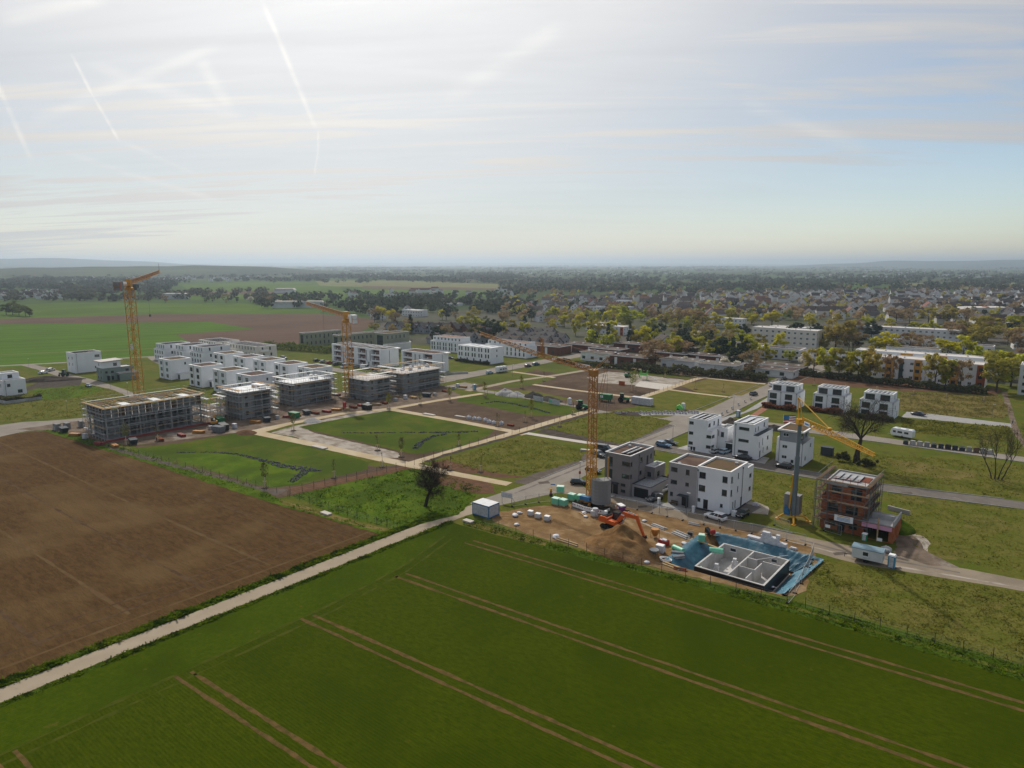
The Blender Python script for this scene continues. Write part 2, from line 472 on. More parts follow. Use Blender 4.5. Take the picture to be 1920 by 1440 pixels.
def strip(name, line, width, m, px=True, jit=0.12, seg=1.0, **kw):
 """a band of even width along a line"""
 w = [Vector(G(*p)) if px else Vector(p) for p in line]
 L_, R_ = [], []
 for i, p in enumerate(w):
  d = (w[min(i + 1, len(w) - 1)] - w[max(i - 1, 0)]).normalized()
  nrm = Vector((-d.y, d.x))
  ww = width[i] if isinstance(width, (list, tuple)) else width
  L_.append(tuple(p + nrm * ww / 2)); R_.append(tuple(p - nrm * ww / 2))
 return patch(name, R_ + L_[::-1], m, px=False, jit=jit, seg=seg, **kw)

def far_land():
 S = 34000.0
 out = [Vector((-S, -S, 0)), Vector((S, -S, 0)), Vector((S, S, 0)), Vector((-S, S, 0))]
 # finer ring near the built land so the sheet keeps a few real vertices
 hole = [Vector((p[0], p[1], 0)) for p in PIT]
 tris = tessellate_polygon([out, hole])
 flat = out + hole
 me = bpy.data.meshes.new('ground')
 fs = []
 for t in tris:
  a, b_, c = (flat[i] for i in t)
  fs.append(tuple(t) if (b_ - a).cross(c - a).z > 0 else (t[0], t[2], t[1]))
 me.from_pydata([tuple(v) for v in flat], [], fs)
 me.materials.append(MATS['far_land']); me.update()
 obj('ground', me, kind='structure')

far_land()
# meadow over all the land of the new quarter
patch('meadow', [(-330, -160), (200, -160), (420, 60), (260, 260), (-20, 420), (-150, 330), (-330, 120), (-420, 20)], 'meadow', px=False, jit=0, hole=PIT)

# -- far fields
patch('field', [(-500, 590), (0, 574), (120, 567), (450, 569), (600, 577), (600, 590), (300, 589), (0, 598), (-500, 606)], 'field_green', jit=0)
patch('field', [(-500, 606), (0, 598), (300, 589), (600, 589), (720, 600), (640, 640), (480, 648), (370, 652), (300, 640), (0, 612), (-500, 620)], 'field_brown', jit=0)
patch('field', [(-500, 617), (0, 608), (390, 603), (478, 617), (330, 627), (372, 652), (372, 664), (290, 669), (130, 681), (0, 690), (-500, 712)], 'field_bright', jit=0)
patch('field', [(500, 650), (560, 645), (625, 664), (612, 682), (520, 662)], 'lawn', jit=0)
strip('ditch', [(-200, 650), (0, 641), (170, 634), (335, 627)], 4.0, 'tall_grass', jit=0)
strip('field_margin', [(0, 665), (140, 659), (250, 656), (300, 652)], 2.0, 'field_pale', jit=0.3)
patch('field', [(335, 533), (470, 529), (640, 529), (640, 546), (470, 548), (360, 546)], 'field_green', jit=0)
patch('field', [(345, 547), (470, 545), (540, 546), (540, 551), (350, 553)], 'field_brown', jit=0)
patch('field', [(350, 553), (540, 551), (560, 560), (350, 562)], 'field_green', jit=0)
patch('field', [(590, 526), (760, 526), (960, 534), (960, 541), (760, 540), (600, 536)], 'field_pale', jit=0)
patch('field', [(540, 548), (680, 541), (960, 543), (960, 552), (860, 562), (620, 562), (540, 556)], 'field_green', jit=0)
patch('field', [(680, 536), (960, 541), (960, 545), (680, 541)], 'field_brown', jit=0)
patch('field', [(960, 536), (1150, 534), (1440, 536), (1440, 543), (1150, 542), (960, 545)], 'field_green', jit=0)
patch('field', [(1470, 530), (1640, 530), (1640, 536), (1470, 537)], 'field_green', jit=0)
patch('field', [(1670, 531), (1920, 530), (2300, 534), (2300, 546), (1920, 544), (1680, 541)], 'field_pale', jit=0)

patch('town_ground', [(700, 640), (700, 596), (930, 578), (1060, 560), (1250, 555), (1500, 549), (2200, 547), (2300, 720), (1900, 722), (1500, 700), (1430, 702), (1180, 686), (1060, 664), (960, 652), (800, 648)], 'town_ground', jit=0)
# -- crop field in front, tramlines, ploughed field
crop_edge = [(865, 985), (1033, 1030), (1280, 1090), (1497, 1151), (1920, 1276), (2500, 1440)]
patch('crop_field', [G(*p) for p in crop_edge] + [(160, -60), (160, -160), (0.5, -160), (0.5, -4.5)], 'crop', px=False, jit=0.25)
patch('crop_headland', [(0.4, -160), (10.9, -160), (10.9, -42), (9.0, -24), (4.5, -9), (1.0, -4.2)], 'crop_headland', px=False, jit=0.2)
for xa in (10.6, 12.5):
 strip('headland_track', [(xa, -160), (xa, -42), (xa - 1.6, -26), (xa - 5.5, -11)], 0.45, 'headland_track', px=False, jit=0.3)
for (x0, y0, x1, y1) in ((10.8, -9.0, 140, -1.6), (11.4, -26.8, 140, -18.0), (11.3, -45.2, 140, -36.8), (11.4, -63.9, 140, -57.5), (11.0, -83.2, 140, -78)):
 for dy in (0.0, -1.85):
  strip('tramline', [(x0 - (0.6 if dy else 0), y0 + dy), (x0 * .5 + x1 * .5, (y0 + y1) / 2 + dy), (x1, y1 + dy)], 0.52, 'tramline', px=False, jit=0.2, seg=0.8)
patch('ploughed_field', [(-160, -40.5), (-151.7, -27.7), (-100, -24.6), (-36, -19.5), (-5.8, -16.6), (-5.0, -18.0), (-5.0, -160), (-420, -160), (-300, -60)], 'ploughed', px=False, jit=0.3)
for k in range(6):
 y = -28 - k * 11.5
 strip('plough_line', [(-9 - k * 0.5, y), (-60, y - 1.5), (-200, y - 3.5)], 0.5, 'plough_line' if k % 2 == 0 else 'plough_pale', px=False, jit=0.22)
for xx in (-8.0, -11.5, -15.0):
 strip('plough_line', [(xx, -18.5 + xx * -0.06), (xx - 0.6, -70), (xx, -160)], 0.45, 'plough_pale' if xx > -10 else 'plough_line', px=False, jit=0.25)
strip('grass_verge', [(-4.3, -160), (-4.3, -18), (-4.0, -3)], 1.6, 'tall_grass', px=False, jit=0.35)
strip('farm_path', [(-1.75, -160), (-1.75, -60), (-1.6, -20), (-1.2, 0), (-0.2, 6.5)], [3.5, 3.5, 3.5, 3.8, 5.0], 'concrete_path', px=False, jit=0.12)
strip('grass_verge', [(0.55, -160), (0.55, -4)], 0.9, 'tall_grass', px=False, jit=0.4)

# -- verge between crop and building plots
patch('grass_verge', [(872, 968), (1033, 1018), (1240, 1072), (1400, 1108), (1500, 1130), (1920, 1248), (2500, 1420), (2500, 1440), (1920, 1278), (1497, 1152), (1280, 1092), (1033, 1031), (868, 984)], 'tall_grass', jit=0.5)
patch('dry_verge', [(878, 976), (960, 998), (1025, 1016), (1022, 1024), (940, 1005), (872, 983)], 'dry_grass', jit=0.3)
strip('vehicle_rut', [(1420, 1120), (1600, 1172), (1920, 1265)], 0.7, 'meadow', jit=0.3)

# -- plots to the right
patch('rough_meadow', [(1525, 1045), (1600, 1062), (1760, 1085), (1920, 1112), (2400, 1190), (2400, 1400), (1920, 1246), (1510, 1128)], 'rough_grass', jit=0.4, keep='plot_a')
patch('rough_meadow', [(1662, 925), (1920, 955), (2400, 1010), (2400, 1150), (1920, 1082), (1720, 1030), (1680, 985)], 'rough_grass', jit=0.4, keep='plot_b')
patch('rough_meadow', [(1400, 880), (1530, 905), (1525, 975), (1470, 960), (1395, 935)], 'rough_grass', jit=0.4, keep='plot_c')
patch('rough_meadow', [(1525, 850), (1660, 852), (1920, 872), (2400, 920), (2400, 990), (1920, 938), (1660, 905), (1560, 890)], 'rough_grass', jit=0.4, keep='plot_d')
patch('dry_patch', [(1655, 862), (1720, 866), (1780, 880), (1840, 888), (1800, 900), (1700, 885)], 'dry_grass', jit=1.6)
patch('rough_meadow', [(1690, 735), (1870, 742), (1900, 770), (1880, 785), (1740, 778), (1680, 768)], 'dry_grass', jit=0.4, keep='plot_e')
patch('rough_meadow', [(1690, 785), (1890, 800), (1905, 830), (1760, 818), (1690, 808)], 'rough_grass', jit=0.4, keep='plot_f')
for (u, v, w, h) in ((1740, 935, 40, 12), (1850, 985, 50, 14), (1780, 1040, 45, 10), (1600, 1110, 50, 16), (1750, 1160, 70, 18), (1860, 1130, 50, 14), (1900, 905, 40, 8), (1440, 925, 20, 10), (1870, 825, 30, 6), (1030, 845, 40, 8), (940, 850, 40, 8), (1140, 800, 40, 6), (100, 765, 60, 8), (1330, 752, 40, 5)):
 patch('dry_patch', [(u - w, v), (u - w * .4, v - h), (u + w * .5, v - h * .8), (u + w, v + h * .2), (u + w * .3, v + h), (u - w * .6, v + h * .7)], 'worn_grass', jit=2.2)
patch('dry_patch', [(1470, 948), (1500, 955), (1525, 985), (1470, 985), (1440, 968)], 'dry_grass', jit=0.8)

# -- streets
patch('dark_strip', [(-6.0, 24), (-2.2, 24), (-2.2, 112), (-6.0, 104)], 'dark_strip', px=False)
patch('main_street', [(-3.8, 6), (1.0, 5.5), (7, 24), (5.6, 32), (4.8, 40), (4.6, 104), (12, 110), (5.2, 124), (3.5, 160), (2.0, 240), (0, 330), (-9, 330), (-8, 200), (-7, 124), (-12, 104), (-2.2, 104), (-2.2, 24)], 'street', px=False, jit=0.1)
patch('side_street', [(3.5, 24.5), (26, 23.9), (52, 26.4), (70, 25.8), (94, 31.5), (150, 37), (150, 41), (94, 36.4), (76, 34.2), (60, 32.8), (45, 32.0), (30, 30.5), (12, 29.8), (4, 35)], 'street_dusty', px=False, jit=0.2)
patch('side_street', [(4, 72), (40, 72), (66, 72.5), (92, 78.2), (160, 90), (160, 96), (91, 84), (64, 77.8), (40, 77.4), (4, 79)], 'asphalt_old', px=False, jit=0.15)
patch('cross_street', [(-112, 108), (-67, 108.5), (-30, 101), (4, 104), (6, 112), (-30, 108), (-67, 116), (-112, 121)], 'street', px=False, jit=0.15)
patch('side_street', [(8, 113), (30, 119.5), (60, 121.5), (120, 123), (120, 129), (60, 128), (27, 128), (6, 124)], 'street', px=False, jit=0.15)
patch('side_street', [(1700, 772), (1745, 776), (1900, 795), (1905, 803), (1740, 786), (1690, 782)], 'paving_grey', jit=0.15)
patch('back_road', [(-129, 52), (-120, 54), (-118.5, 120), (-119, 205), (-119, 270), (-128, 270), (-129, 205), (-131, 120)], 'street', px=False, jit=0.15)
patch('back_road', [(-131, 96), (-122, 98), (-122, 106), (-175, 112), (-232, 112), (-232, 105), (-175, 104)], 'street', px=False, jit=0.2)
patch('access_road', [(0, 797), (45, 791), (90, 789), (175, 782), (400, 757), (410, 764), (180, 793), (100, 804), (50, 808), (0, 819), (-200, 850), (-200, 820)], 'street', jit=0.25)
strip('field_lane', [(-200, 698), (0, 686), (60, 683), (135, 679), (240, 671), (300, 668)], 4.5, 'street', jit=0.2)
strip('lane', [(50, 684), (90, 694), (122, 704), (175, 717), (215, 731), (258, 748)], [5, 5.5, 6, 6, 6.5, 6], 'street', jit=0.2)
strip('lane', [(285, 668), (300, 678), (330, 690)], 6.0, 'street', jit=0.2)
patch('footpath', [(1878, 735), (1888, 735), (1905, 790), (1925, 840), (1950, 880), (1900, 812), (1890, 775)], 'building_site_mud', jit=0.3)
# pavements, parking and kerb bands along the far street
patch('pavement', [(1395, 772), (1440, 745), (1500, 712), (1508, 714), (1420, 766), (1350, 792), (1330, 790)], 'paving_grey', jit=0.05)
patch('pavement', [(1388, 792), (1425, 766), (1450, 753), (1456, 756), (1405, 790), (1392, 800)], 'paving_red', jit=0.1)
patch('pavement', [(1145, 777), (1310, 772), (1320, 778), (1300, 780), (1230, 778), (1150, 783)], 'paving_grey', jit=0.1)

# -- park with basins, paths and bare soil
patch('building_plot', [(30, 805), (180, 785), (400, 762), (640, 735), (830, 722), (870, 745), (735, 768), (480, 805), (430, 815), (250, 835), (165, 828), (90, 808)], 'building_site_mud', jit=0.7)
patch('park_soil', [(735, 768), (905, 738), (950, 742), (1120, 770), (1080, 785), (960, 815)], 'park_soil', jit=0.4)
patch('park_soil', [(490, 812), (735, 772), (960, 815), (775, 866), (760, 866)], 'park_soil', jit=0.4)
patch('gravel_bank', [(505, 812), (560, 797), (700, 768), (735, 769), (640, 785), (562, 800), (590, 812), (680, 833), (745, 848), (752, 858), (720, 860), (600, 832)], 'gravel_pale', jit=0.5)
patch('basin_lawn', [(560, 801), (640, 785), (735, 769), (800, 780), (925, 806), (915, 818), (850, 842), (780, 852), (745, 845), (640, 820)], 'basin_grass', jit=0.6, keep='basin_a')
patch('basin_lawn', [(870, 742), (930, 738), (1100, 768), (1060, 778), (1000, 780), (900, 760), (855, 752)], 'basin_grass', jit=0.6, keep='basin_b')
patch('park_soil', [(250, 836), (440, 812), (700, 875), (770, 872), (650, 905), (520, 935), (440, 915)], 'park_soil', jit=0.5)
patch('basin_lawn', [(235, 842), (330, 832), (480, 805), (560, 822), (690, 868), (690, 880), (560, 910), (500, 915), (420, 890), (300, 862)], 'basin_grass', jit=0.6, keep='basin_c')
patch('lush_lawn', [(330, 850), (420, 850), (480, 862), (600, 880), (560, 905), (505, 913), (430, 892), (340, 865)], 'lush_grass', jit=1.2)
patch('grass_strip', [(90, 806), (130, 812), (260, 848), (480, 913), (530, 938), (730, 998), (716, 1003), (500, 940), (240, 857), (80, 808)], 'lush_grass', jit=0.4, keep='strip_a')
patch('worn_track', [(165, 828), (250, 848), (420, 895), (500, 918), (540, 918), (520, 930), (440, 905), (250, 856)], 'dark_strip', jit=0.5)
patch('worn_track', [(540, 915), (650, 895), (768, 872), (775, 878), (650, 905), (545, 928)], 'red_soil', jit=0.4)
patch('worn_track', [(522, 935), (600, 958), (700, 986), (740, 993), (728, 999), (640, 978), (530, 946)], 'dry_grass', jit=0.35)
patch('tree_meadow', [(545, 930), (660, 903), (775, 878), (830, 890), (905, 915), (880, 945), (860, 965), (745, 993), (640, 968)], 'lush_grass', jit=0.4, keep='tree_meadow')
patch('park_soil', [(808, 890), (870, 885), (925, 910), (930, 925), (880, 925), (815, 905)], 'red_soil', jit=0.8)
patch('weed_plot', [(830, 862), (985, 818), (1095, 845), (1090, 862), (985, 893), (930, 888), (830, 872)], 'rough_grass', jit=0.5, keep='plot_g')
patch('planting_bed', [(808, 868), (835, 862), (920, 885), (985, 895), (940, 897), (810, 875)], 'red_soil', jit=0.3)
patch('weed_plot', [(1020, 803), (1120, 775), (1165, 772), (1262, 790), (1195, 822), (1165, 832), (1120, 825)], 'rough_grass', jit=0.5, keep='plot_h')
patch('planting_bed', [(1005, 810), (1025, 803), (1110, 822), (1160, 832), (1150, 836), (1060, 822)], 'dark_soil', jit=0.3)
strip('park_path', [(466, 808), (600, 836), (700, 858), (775, 873), (860, 890), (955, 908)], [4.2, 3.6, 3.6, 4.0, 3.0, 3.0], 'path_sand', jit=0.08)
strip('park_path', [(470, 812), (540, 795), (640, 776), (735, 766), (820, 751), (905, 738)], [6.0, 3.4, 3.2, 3.2, 3.0, 3.0], 'path_sand', jit=0.08)
strip('park_path', [(735, 768), (850, 788), (960, 809), (985, 815)], 3.2, 'path_sand', jit=0.08)
strip('park_path', [(765, 871), (860, 843), (960, 813), (1040, 789), (1110, 769)], 3.4, 'path_sand', jit=0.08)
strip('park_path', [(985, 812), (1060, 824), (1120, 833), (1165, 840)], 2.6, 'path_slab', jit=0.06)
strip('mulch_bank', [(797, 866), (830, 855), (900, 835), (985, 811), (1060, 790), (1110, 776)], 1.6, 'dark_soil', jit=0.5)
# northern part of the park: lawns, soil, playground
patch('park_soil', [(880, 726), (1010, 692), (1180, 690), (1330, 702), (1375, 712), (1290, 742), (1140, 772), (1000, 745)], 'park_soil', jit=0.3)
patch('park_lawn', [(866, 712), (962, 697), (1045, 708), (1000, 722), (960, 728), (905, 720)], 'lawn', jit=0.2, keep='lawn_a')
patch('park_lawn', [(985, 690), (1040, 680), (1100, 694), (1062, 703)], 'lawn', jit=0.2)
patch('park_lawn', [(1145, 690), (1180, 688), (1305, 706), (1290, 711), (1200, 702)], 'lawn', jit=0.2)
patch('park_soil', [(1170, 683), (1335, 700), (1305, 708), (1180, 690)], 'park_soil', jit=0.2)
patch('park_lawn', [(900, 730), (1000, 733), (1090, 752), (1000, 745)], 'rough_grass', jit=0.4)
patch('playground_sand', [(1100, 708), (1140, 697), (1180, 700), (1290, 713), (1250, 730), (1190, 722), (1120, 718)], 'gravel_pale', jit=0.4)
patch('playground_paving', [(1200, 715), (1270, 722), (1240, 731), (1190, 724)], 'path_slab', jit=0.1)
patch('weed_plot', [(1205, 745), (1255, 732), (1375, 745), (1320, 770), (1200, 765)], 'rough_grass', jit=0.3, keep='plot_i')
patch('weed_plot', [(1275, 723), (1330, 710), (1440, 720), (1390, 742), (1310, 736)], 'dry_grass', jit=0.3, keep='plot_j')
patch('park_soil', [(1330, 708), (1345, 700), (1440, 708), (1440, 720)], 'park_soil', jit=0.2)
strip('park_path', [(876, 733), (960, 715), (1040, 704), (1100, 694), (1180, 682)], 3.4, 'concrete_path', jit=0.06)
strip('park_path', [(1000, 721), (1080, 732), (1190, 745)], 2.6, 'path_sand', jit=0.06)
strip('park_path', [(1180, 752), (1250, 730), (1300, 712), (1340, 702)], 3.2, 'path_sand', jit=0.06)
strip('park_path', [(1165, 688), (1230, 697), (1310, 707), (1390, 716), (1435, 720)], 2.4, 'path_sand', jit=0.06)
strip('park_path', [(1250, 730), (1310, 738), (1370, 745)], 2.4, 'path_sand', jit=0.06)
strip('park_path', [(960, 697), (1040, 708)], 2.6, 'path_sand', jit=0.06)
patch('park_soil', [(1445, 705), (1520, 700), (1880, 730), (1870, 740), (1690, 733), (1500, 718)], 'red_soil', jit=0.3)
# left meadows
patch('meadow_bank', [(30, 735), (75, 715), (110, 708), (155, 712), (150, 722), (90, 728)], 'dark_soil', jit=0.5)
patch('left_meadow', [(0, 740), (60, 735), (165, 720), (215, 732), (250, 748), (178, 780), (90, 785), (0, 792), (-200, 800), (-200, 750)], 'rough_grass', jit=0.4, keep='plot_k')
patch('left_meadow', [(60, 730), (170, 722), (200, 730), (150, 745), (70, 752)], 'lush_grass', jit=2.0)
# dusty building site by the excavator
patch('site_dirt', [(922, 962), (1000, 950), (1075, 945), (1130, 935), (1180, 952), (1300, 978), (1430, 1000), (1520, 1022), (1530, 1040), (1512, 1108), (1480, 1118), (1400, 1105), (1240, 1068), (1080, 1026), (1000, 1004), (925, 978)], 'site_dirt', hole=PIT, jit=0.6)
patch('crane_pad', [(1075, 938), (1110, 928), (1155, 945), (1150, 965), (1100, 962), (1070, 955)], 'dark_soil', jit=0.5)
patch('cement_spill', [(1700, 1000), (1730, 1005), (1745, 1020), (1735, 1045), (1705, 1030), (1690, 1015)], 'gravel_pale', jit=0.5)
patch('house_yard', [(1400, 935), (1440, 950), (1440, 965), (1395, 960)], 'gravel_pale', jit=0.5)
patch('house_yard', [(1676, 985), (1700, 990), (1740, 1035), (1800, 1065), (1740, 1060), (1680, 1040)], 'building_site_mud', jit=0.6)
for (x0, x1, y0, y1) in ((17, 30, 29.6, 33.2), (29.8, 36, 30.4, 34.6)):
 patch('driveway', [(x0, y0), (x1, y0), (x1, y1), (x0, y1)], 'paving_grey', px=False, jit=0)
patch('driveway', [(36.2, 31.4), (46, 31.8), (47, 44), (43.2, 44), (43.2, 34.5), (36.2, 34.5)], 'asphalt_old', px=False, jit=0.1)
patch('driveway', [(11, 77.2), (36, 77.4), (35, 84), (12, 84)], 'paving_grey', px=False, jit=0)
patch('driveway', [(36, 77.2), (39, 77.2), (39, 84), (36, 84)], 'asphalt_old', px=False, jit=0)
patch('garden_lawn', [(23.8, 42), (30, 42), (30, 52), (23.8, 52)], 'lush_grass', px=False, jit=0.1)
patch('garden_lawn', [(33.6, 90), (38.5, 90), (38.5, 100), (33.6, 100)], 'lush_grass', px=False, jit=0.1)
# tyre tracks, road patches, manholes
for (line, m) in (([(940, 968), (1010, 972), (1080, 985), (1130, 992)], 'mound_track'), ([(945, 973), (1015, 978), (1075, 992), (1110, 1004)], 'mound_track'), ([(1180, 962), (1240, 985), (1310, 1000), (1400, 1010)], 'mound_track'), ([(1190, 975), (1250, 998), (1300, 1012)], 'gravel_pale'),
                  ([(1470, 1012), (1560, 1035), (1680, 1062), (1800, 1082), (1920, 1103)], 'gravel_pale'), ([(1500, 1012), (1590, 1036), (1700, 1056), (1800, 1074)], 'asphalt_old'), ([(965, 925), (1060, 888), (1150, 850), (1250, 812)], 'asphalt_old'), ([(40, 812), (120, 798), (250, 785), (390, 768)], 'building_site_mud'), ([(420, 806), (520, 786), (640, 768)], 'dark_soil'), ([(200, 832), (330, 818), (430, 808)], 'dark_soil')):
 strip('tyre_track', line, 0.55, m, jit=0.35)
for (u, v, w) in ((1575, 1038, 14), (1446, 1004, 9), (1680, 1066, 12), (1205, 950, 10), (1255, 955, 9), (1020, 905, 12), (1110, 868, 9), (1190, 832, 8), (1560, 892, 10), (1700, 925, 12), (1345, 790, 8), (700, 742, 9)):
 patch('road_patch', [(u - w, v - w * .12), (u + w * .7, v - w * .22), (u + w, v + w * .12), (u - w * .7, v + w * .25)], 'dark_strip', jit=0.12)

def kerb(line, px=False):
 w = [Vector(G(*p)) if px else Vector(p) for p in line]
 for a, c in zip(w[:-1], w[1:]):
  L = (c - a).length
  mb = MB()
  for k in range(max(1, int(L / 4))): mb.box(k * 4 + .01, min(L, k * 4 + 3.98), -.08, .08, 0, .16)
  mb.build('kerb', MATS['paving_grey'], None, (a.x, a.y, 0), math.atan2(c.y - a.y, c.x - a.x), kind='structure')

kerb([(4.9, 41), (4.8, 71)]); kerb([(4.8, 80), (4.8, 103)]); kerb([(-2.3, 30), (-2.3, 103)]); kerb([(12.5, 30.0), (30, 30.8), (45, 32.2), (59, 33.0)]); kerb([(40, 77.6), (64, 78.0), (91, 84.2)]); kerb([(8, 71.8), (40, 71.8), (66, 72.3), (92, 78)])
kerb([(5.4, 125), (3.7, 160), (2.2, 240)]); kerb([(-7.2, 125), (-8.2, 200)]); kerb([(8, 112.8), (30, 119.3), (60, 121.3), (120, 122.8)]); kerb([(-118.6, 122), (-119.1, 205)])
# ------------------------------------------------------------------ building materials
mat('render_white', (0.80, 0.81, 0.83), (0.75, 0.76, 0.78), 0.35, 0.3, 0.7, rough=0.85, bump=0.05, bscale=20, bdist=0.02)
mat('render_cream', (0.66, 0.63, 0.56), (0.60, 0.57, 0.50), 0.35, rough=0.85)
mat('render_warmgrey', (0.235, 0.215, 0.215), (0.215, 0.196, 0.196), 0.4, rough=0.85)
mat('render_grey', (0.36, 0.345, 0.35), (0.33, 0.316, 0.32), 0.4, rough=0.85)
mat('render_slate', (0.30, 0.32, 0.35), (0.27, 0.29, 0.32), 0.4, rough=0.8)
mat('render_green', (0.225, 0.275, 0.245), (0.205, 0.250, 0.222), 0.4, rough=0.85)
mat('render_sage', (0.27, 0.285, 0.215), (0.24, 0.255, 0.19), 0.4, rough=0.85)
mat('render_ochre', (0.56, 0.29, 0.055), (0.50, 0.25, 0.045), 0.4, rough=0.85)
mat('render_rust', (0.36, 0.10, 0.035), (0.32, 0.085, 0.03), 0.4, rough=0.85)
mat('render_pale', (0.70, 0.70, 0.69), (0.63, 0.63, 0.62), 0.35, rough=0.85, rnd=0.3)
mat('brick_red', (0.16, 0.060, 0.042), (0.12, 0.048, 0.036), 2.0, rough=0.9, rnd=0.3)
mat('timber_red', (0.20, 0.075, 0.045), (0.16, 0.060, 0.038), 1.5, rough=0.85)
mat('plinth', (0.035, 0.045, 0.055), rough=0.7)
mat('coping', (0.62, 0.62, 0.62), (0.55, 0.55, 0.54), 0.8, rough=0.6)
mat('coping_white', (0.80, 0.78, 0.76), rough=0.6)
mat('roof_gravel', (0.110, 0.072, 0.056), (0.082, 0.055, 0.042), 1.2, rough=0.95, bump=0.3, bscale=12, bdist=0.03, col3=(0.14, 0.095, 0.072), scale3=0.35)
mat('roof_sedum', (0.130, 0.095, 0.052), (0.092, 0.078, 0.040), 0.9, rough=0.95, bump=0.4, bscale=8, bdist=0.05, col3=(0.13, 0.085, 0.055), scale3=0.5)
mat('roof_grey', (0.30, 0.31, 0.32), (0.24, 0.245, 0.25), 0.6, rough=0.9, col3=(0.36, 0.37, 0.38), scale3=0.2)
mat('roof_pebble', (0.24, 0.25, 0.26), (0.38, 0.39, 0.40), 3.5, 0.45, 0.6, rough=0.9)
mat('roof_white', (0.80, 0.80, 0.80), (0.72, 0.72, 0.71), 0.4, rough=0.8)
mat('roof_pale', (0.60, 0.56, 0.52), (0.52, 0.48, 0.44), 0.3, rough=0.9)
mat('roof_tile', (0.040, 0.020, 0.018), (0.031, 0.017, 0.016), 0.8, rough=0.8, bump=0.3, bscale=6, bdist=0.05, rnd=0.8)
mat('roof_tile_dark', (0.024, 0.020, 0.023), (0.019, 0.017, 0.019), 0.8, rough=0.75, bump=0.3, bscale=6, bdist=0.05, rnd=0.8)
mat('roof_tile_red', (0.17, 0.060, 0.036), (0.13, 0.048, 0.03), 0.8, rough=0.8, rnd=0.6)
mat('roof_felt', (0.105, 0.074, 0.062), (0.078, 0.056, 0.048), 0.7, rough=0.9, col3=(0.17, 0.145, 0.125), scale3=0.25, rnd=0.3)
mat('glass', (0.016, 0.028, 0.034), (0.030, 0.045, 0.052), 0.5, rough=0.06, spec=0.7)
mat('glass_blue', (0.030, 0.070, 0.080), rough=0.08, spec=0.7)
mat('frame_dark', (0.030, 0.034, 0.040), rough=0.5)
mat('frame_white', (0.70, 0.70, 0.70), rough=0.5)
mat('door_dark', (0.014, 0.017, 0.020), (0.020, 0.023, 0.026), 1.0, rough=0.5)
mat('pipe_grey', (0.16, 0.17, 0.18), rough=0.5, metallic=0.4)
mat('solar', (0.045, 0.055, 0.085), (0.065, 0.075, 0.10), 1.0, rough=0.16, spec=0.8)
mat('solar_frame', (0.45, 0.46, 0.48), rough=0.4, metallic=0.5)
mat('steel', (0.46, 0.46, 0.45), (0.36, 0.36, 0.35), 1.5, rough=0.5, metallic=0.1)
mat('concrete', (0.40, 0.39, 0.38), (0.33, 0.322, 0.313), 0.5, rough=0.9, bump=0.1, bscale=6, bdist=0.03, col3=(0.46, 0.45, 0.435), scale3=0.3, lo3=0.5, hi3=0.7)
mat('concrete_shell', (0.31, 0.31, 0.315), (0.25, 0.25, 0.255), 0.5, rough=0.9, col3=(0.37, 0.365, 0.36), scale3=0.3)
mat('timber', (0.42, 0.30, 0.17), (0.34, 0.23, 0.125), 1.4, rough=0.85, rnd=0.3)
mat('timber_dark', (0.14, 0.095, 0.06), (0.10, 0.07, 0.045), 1.0, rough=0.85)
mat('board_red', (0.22, 0.040, 0.032), rough=0.7)
mat('white_paint', (0.78, 0.78, 0.78), rough=0.5)

_wcache = {}

def window_mesh(w, h, style):
 """frame with mullions and panes in one mesh (frame, glass); x along the wall, y into it"""
 key = (round(w, 2), round(h, 2), style)
 if key in _wcache: return _wcache[key]
 fr = MB(); gl = MB()
 t, d = 0.07, 0.07
 if style in 'wWbv':
  n = 1 if w < 1.25 else (2 if w < 2.6 else 3)
  fr.box(0, w, 0, d, 0, t); fr.box(0, w, 0, d, h - t, h)
  for k in range(n + 1):
   x = (w - t) * k / n
   fr.box(x, x + t, 0.002, d - 0.002, t, h - t)
  if style == 'v': fr.box(t, w - t, 0.002, d - 0.002, h * 0.33, h * 0.33 + t)
  fr.box(-0.04, w + 0.04, -0.13, 0.01, -0.05, -0.004)
  gl.quad((t * .5, d * .5, t * .5), (w - t * .5, d * .5, t * .5), (w - t * .5, d * .5, h - t * .5), (t * .5, d * .5, h - t * .5))
  ms = (MATS['frame_white' if style in 'Wb' else 'frame_dark'], MATS['glass_blue' if style == 'b' else 'glass'])
 elif style == 'd':
  fr.box(0, w, 0, d, h - t, h); fr.box(0, t, 0, d, 0, h - t); fr.box(w - t, w, 0, d, 0, h - t)
  fr.box(w * 0.78, w * 0.82, -0.05, 0, h * .4, h * .58)
  gl.box(t, w - t, 0.015, d - 0.01, 0, h - t)
  ms = (MATS['frame_dark'], MATS['door_dark'])
 elif style == 'g':
  n = max(3, int(h / 0.45))
  for k in range(n):
   gl.box(0.02, w - 0.02, 0.02, 0.07, h * k / n + 0.012, h * (k + 1) / n - 0.012)
  fr.box(0, w, 0.072, 0.1, 0, h)
  ms = (MATS['frame_dark'], MATS['door_dark'])
 _wcache[key] = (fr.mesh('window', ms[0]), gl.mesh('pane', ms[1]))
 return _wcache[key]

_w1cache = {}

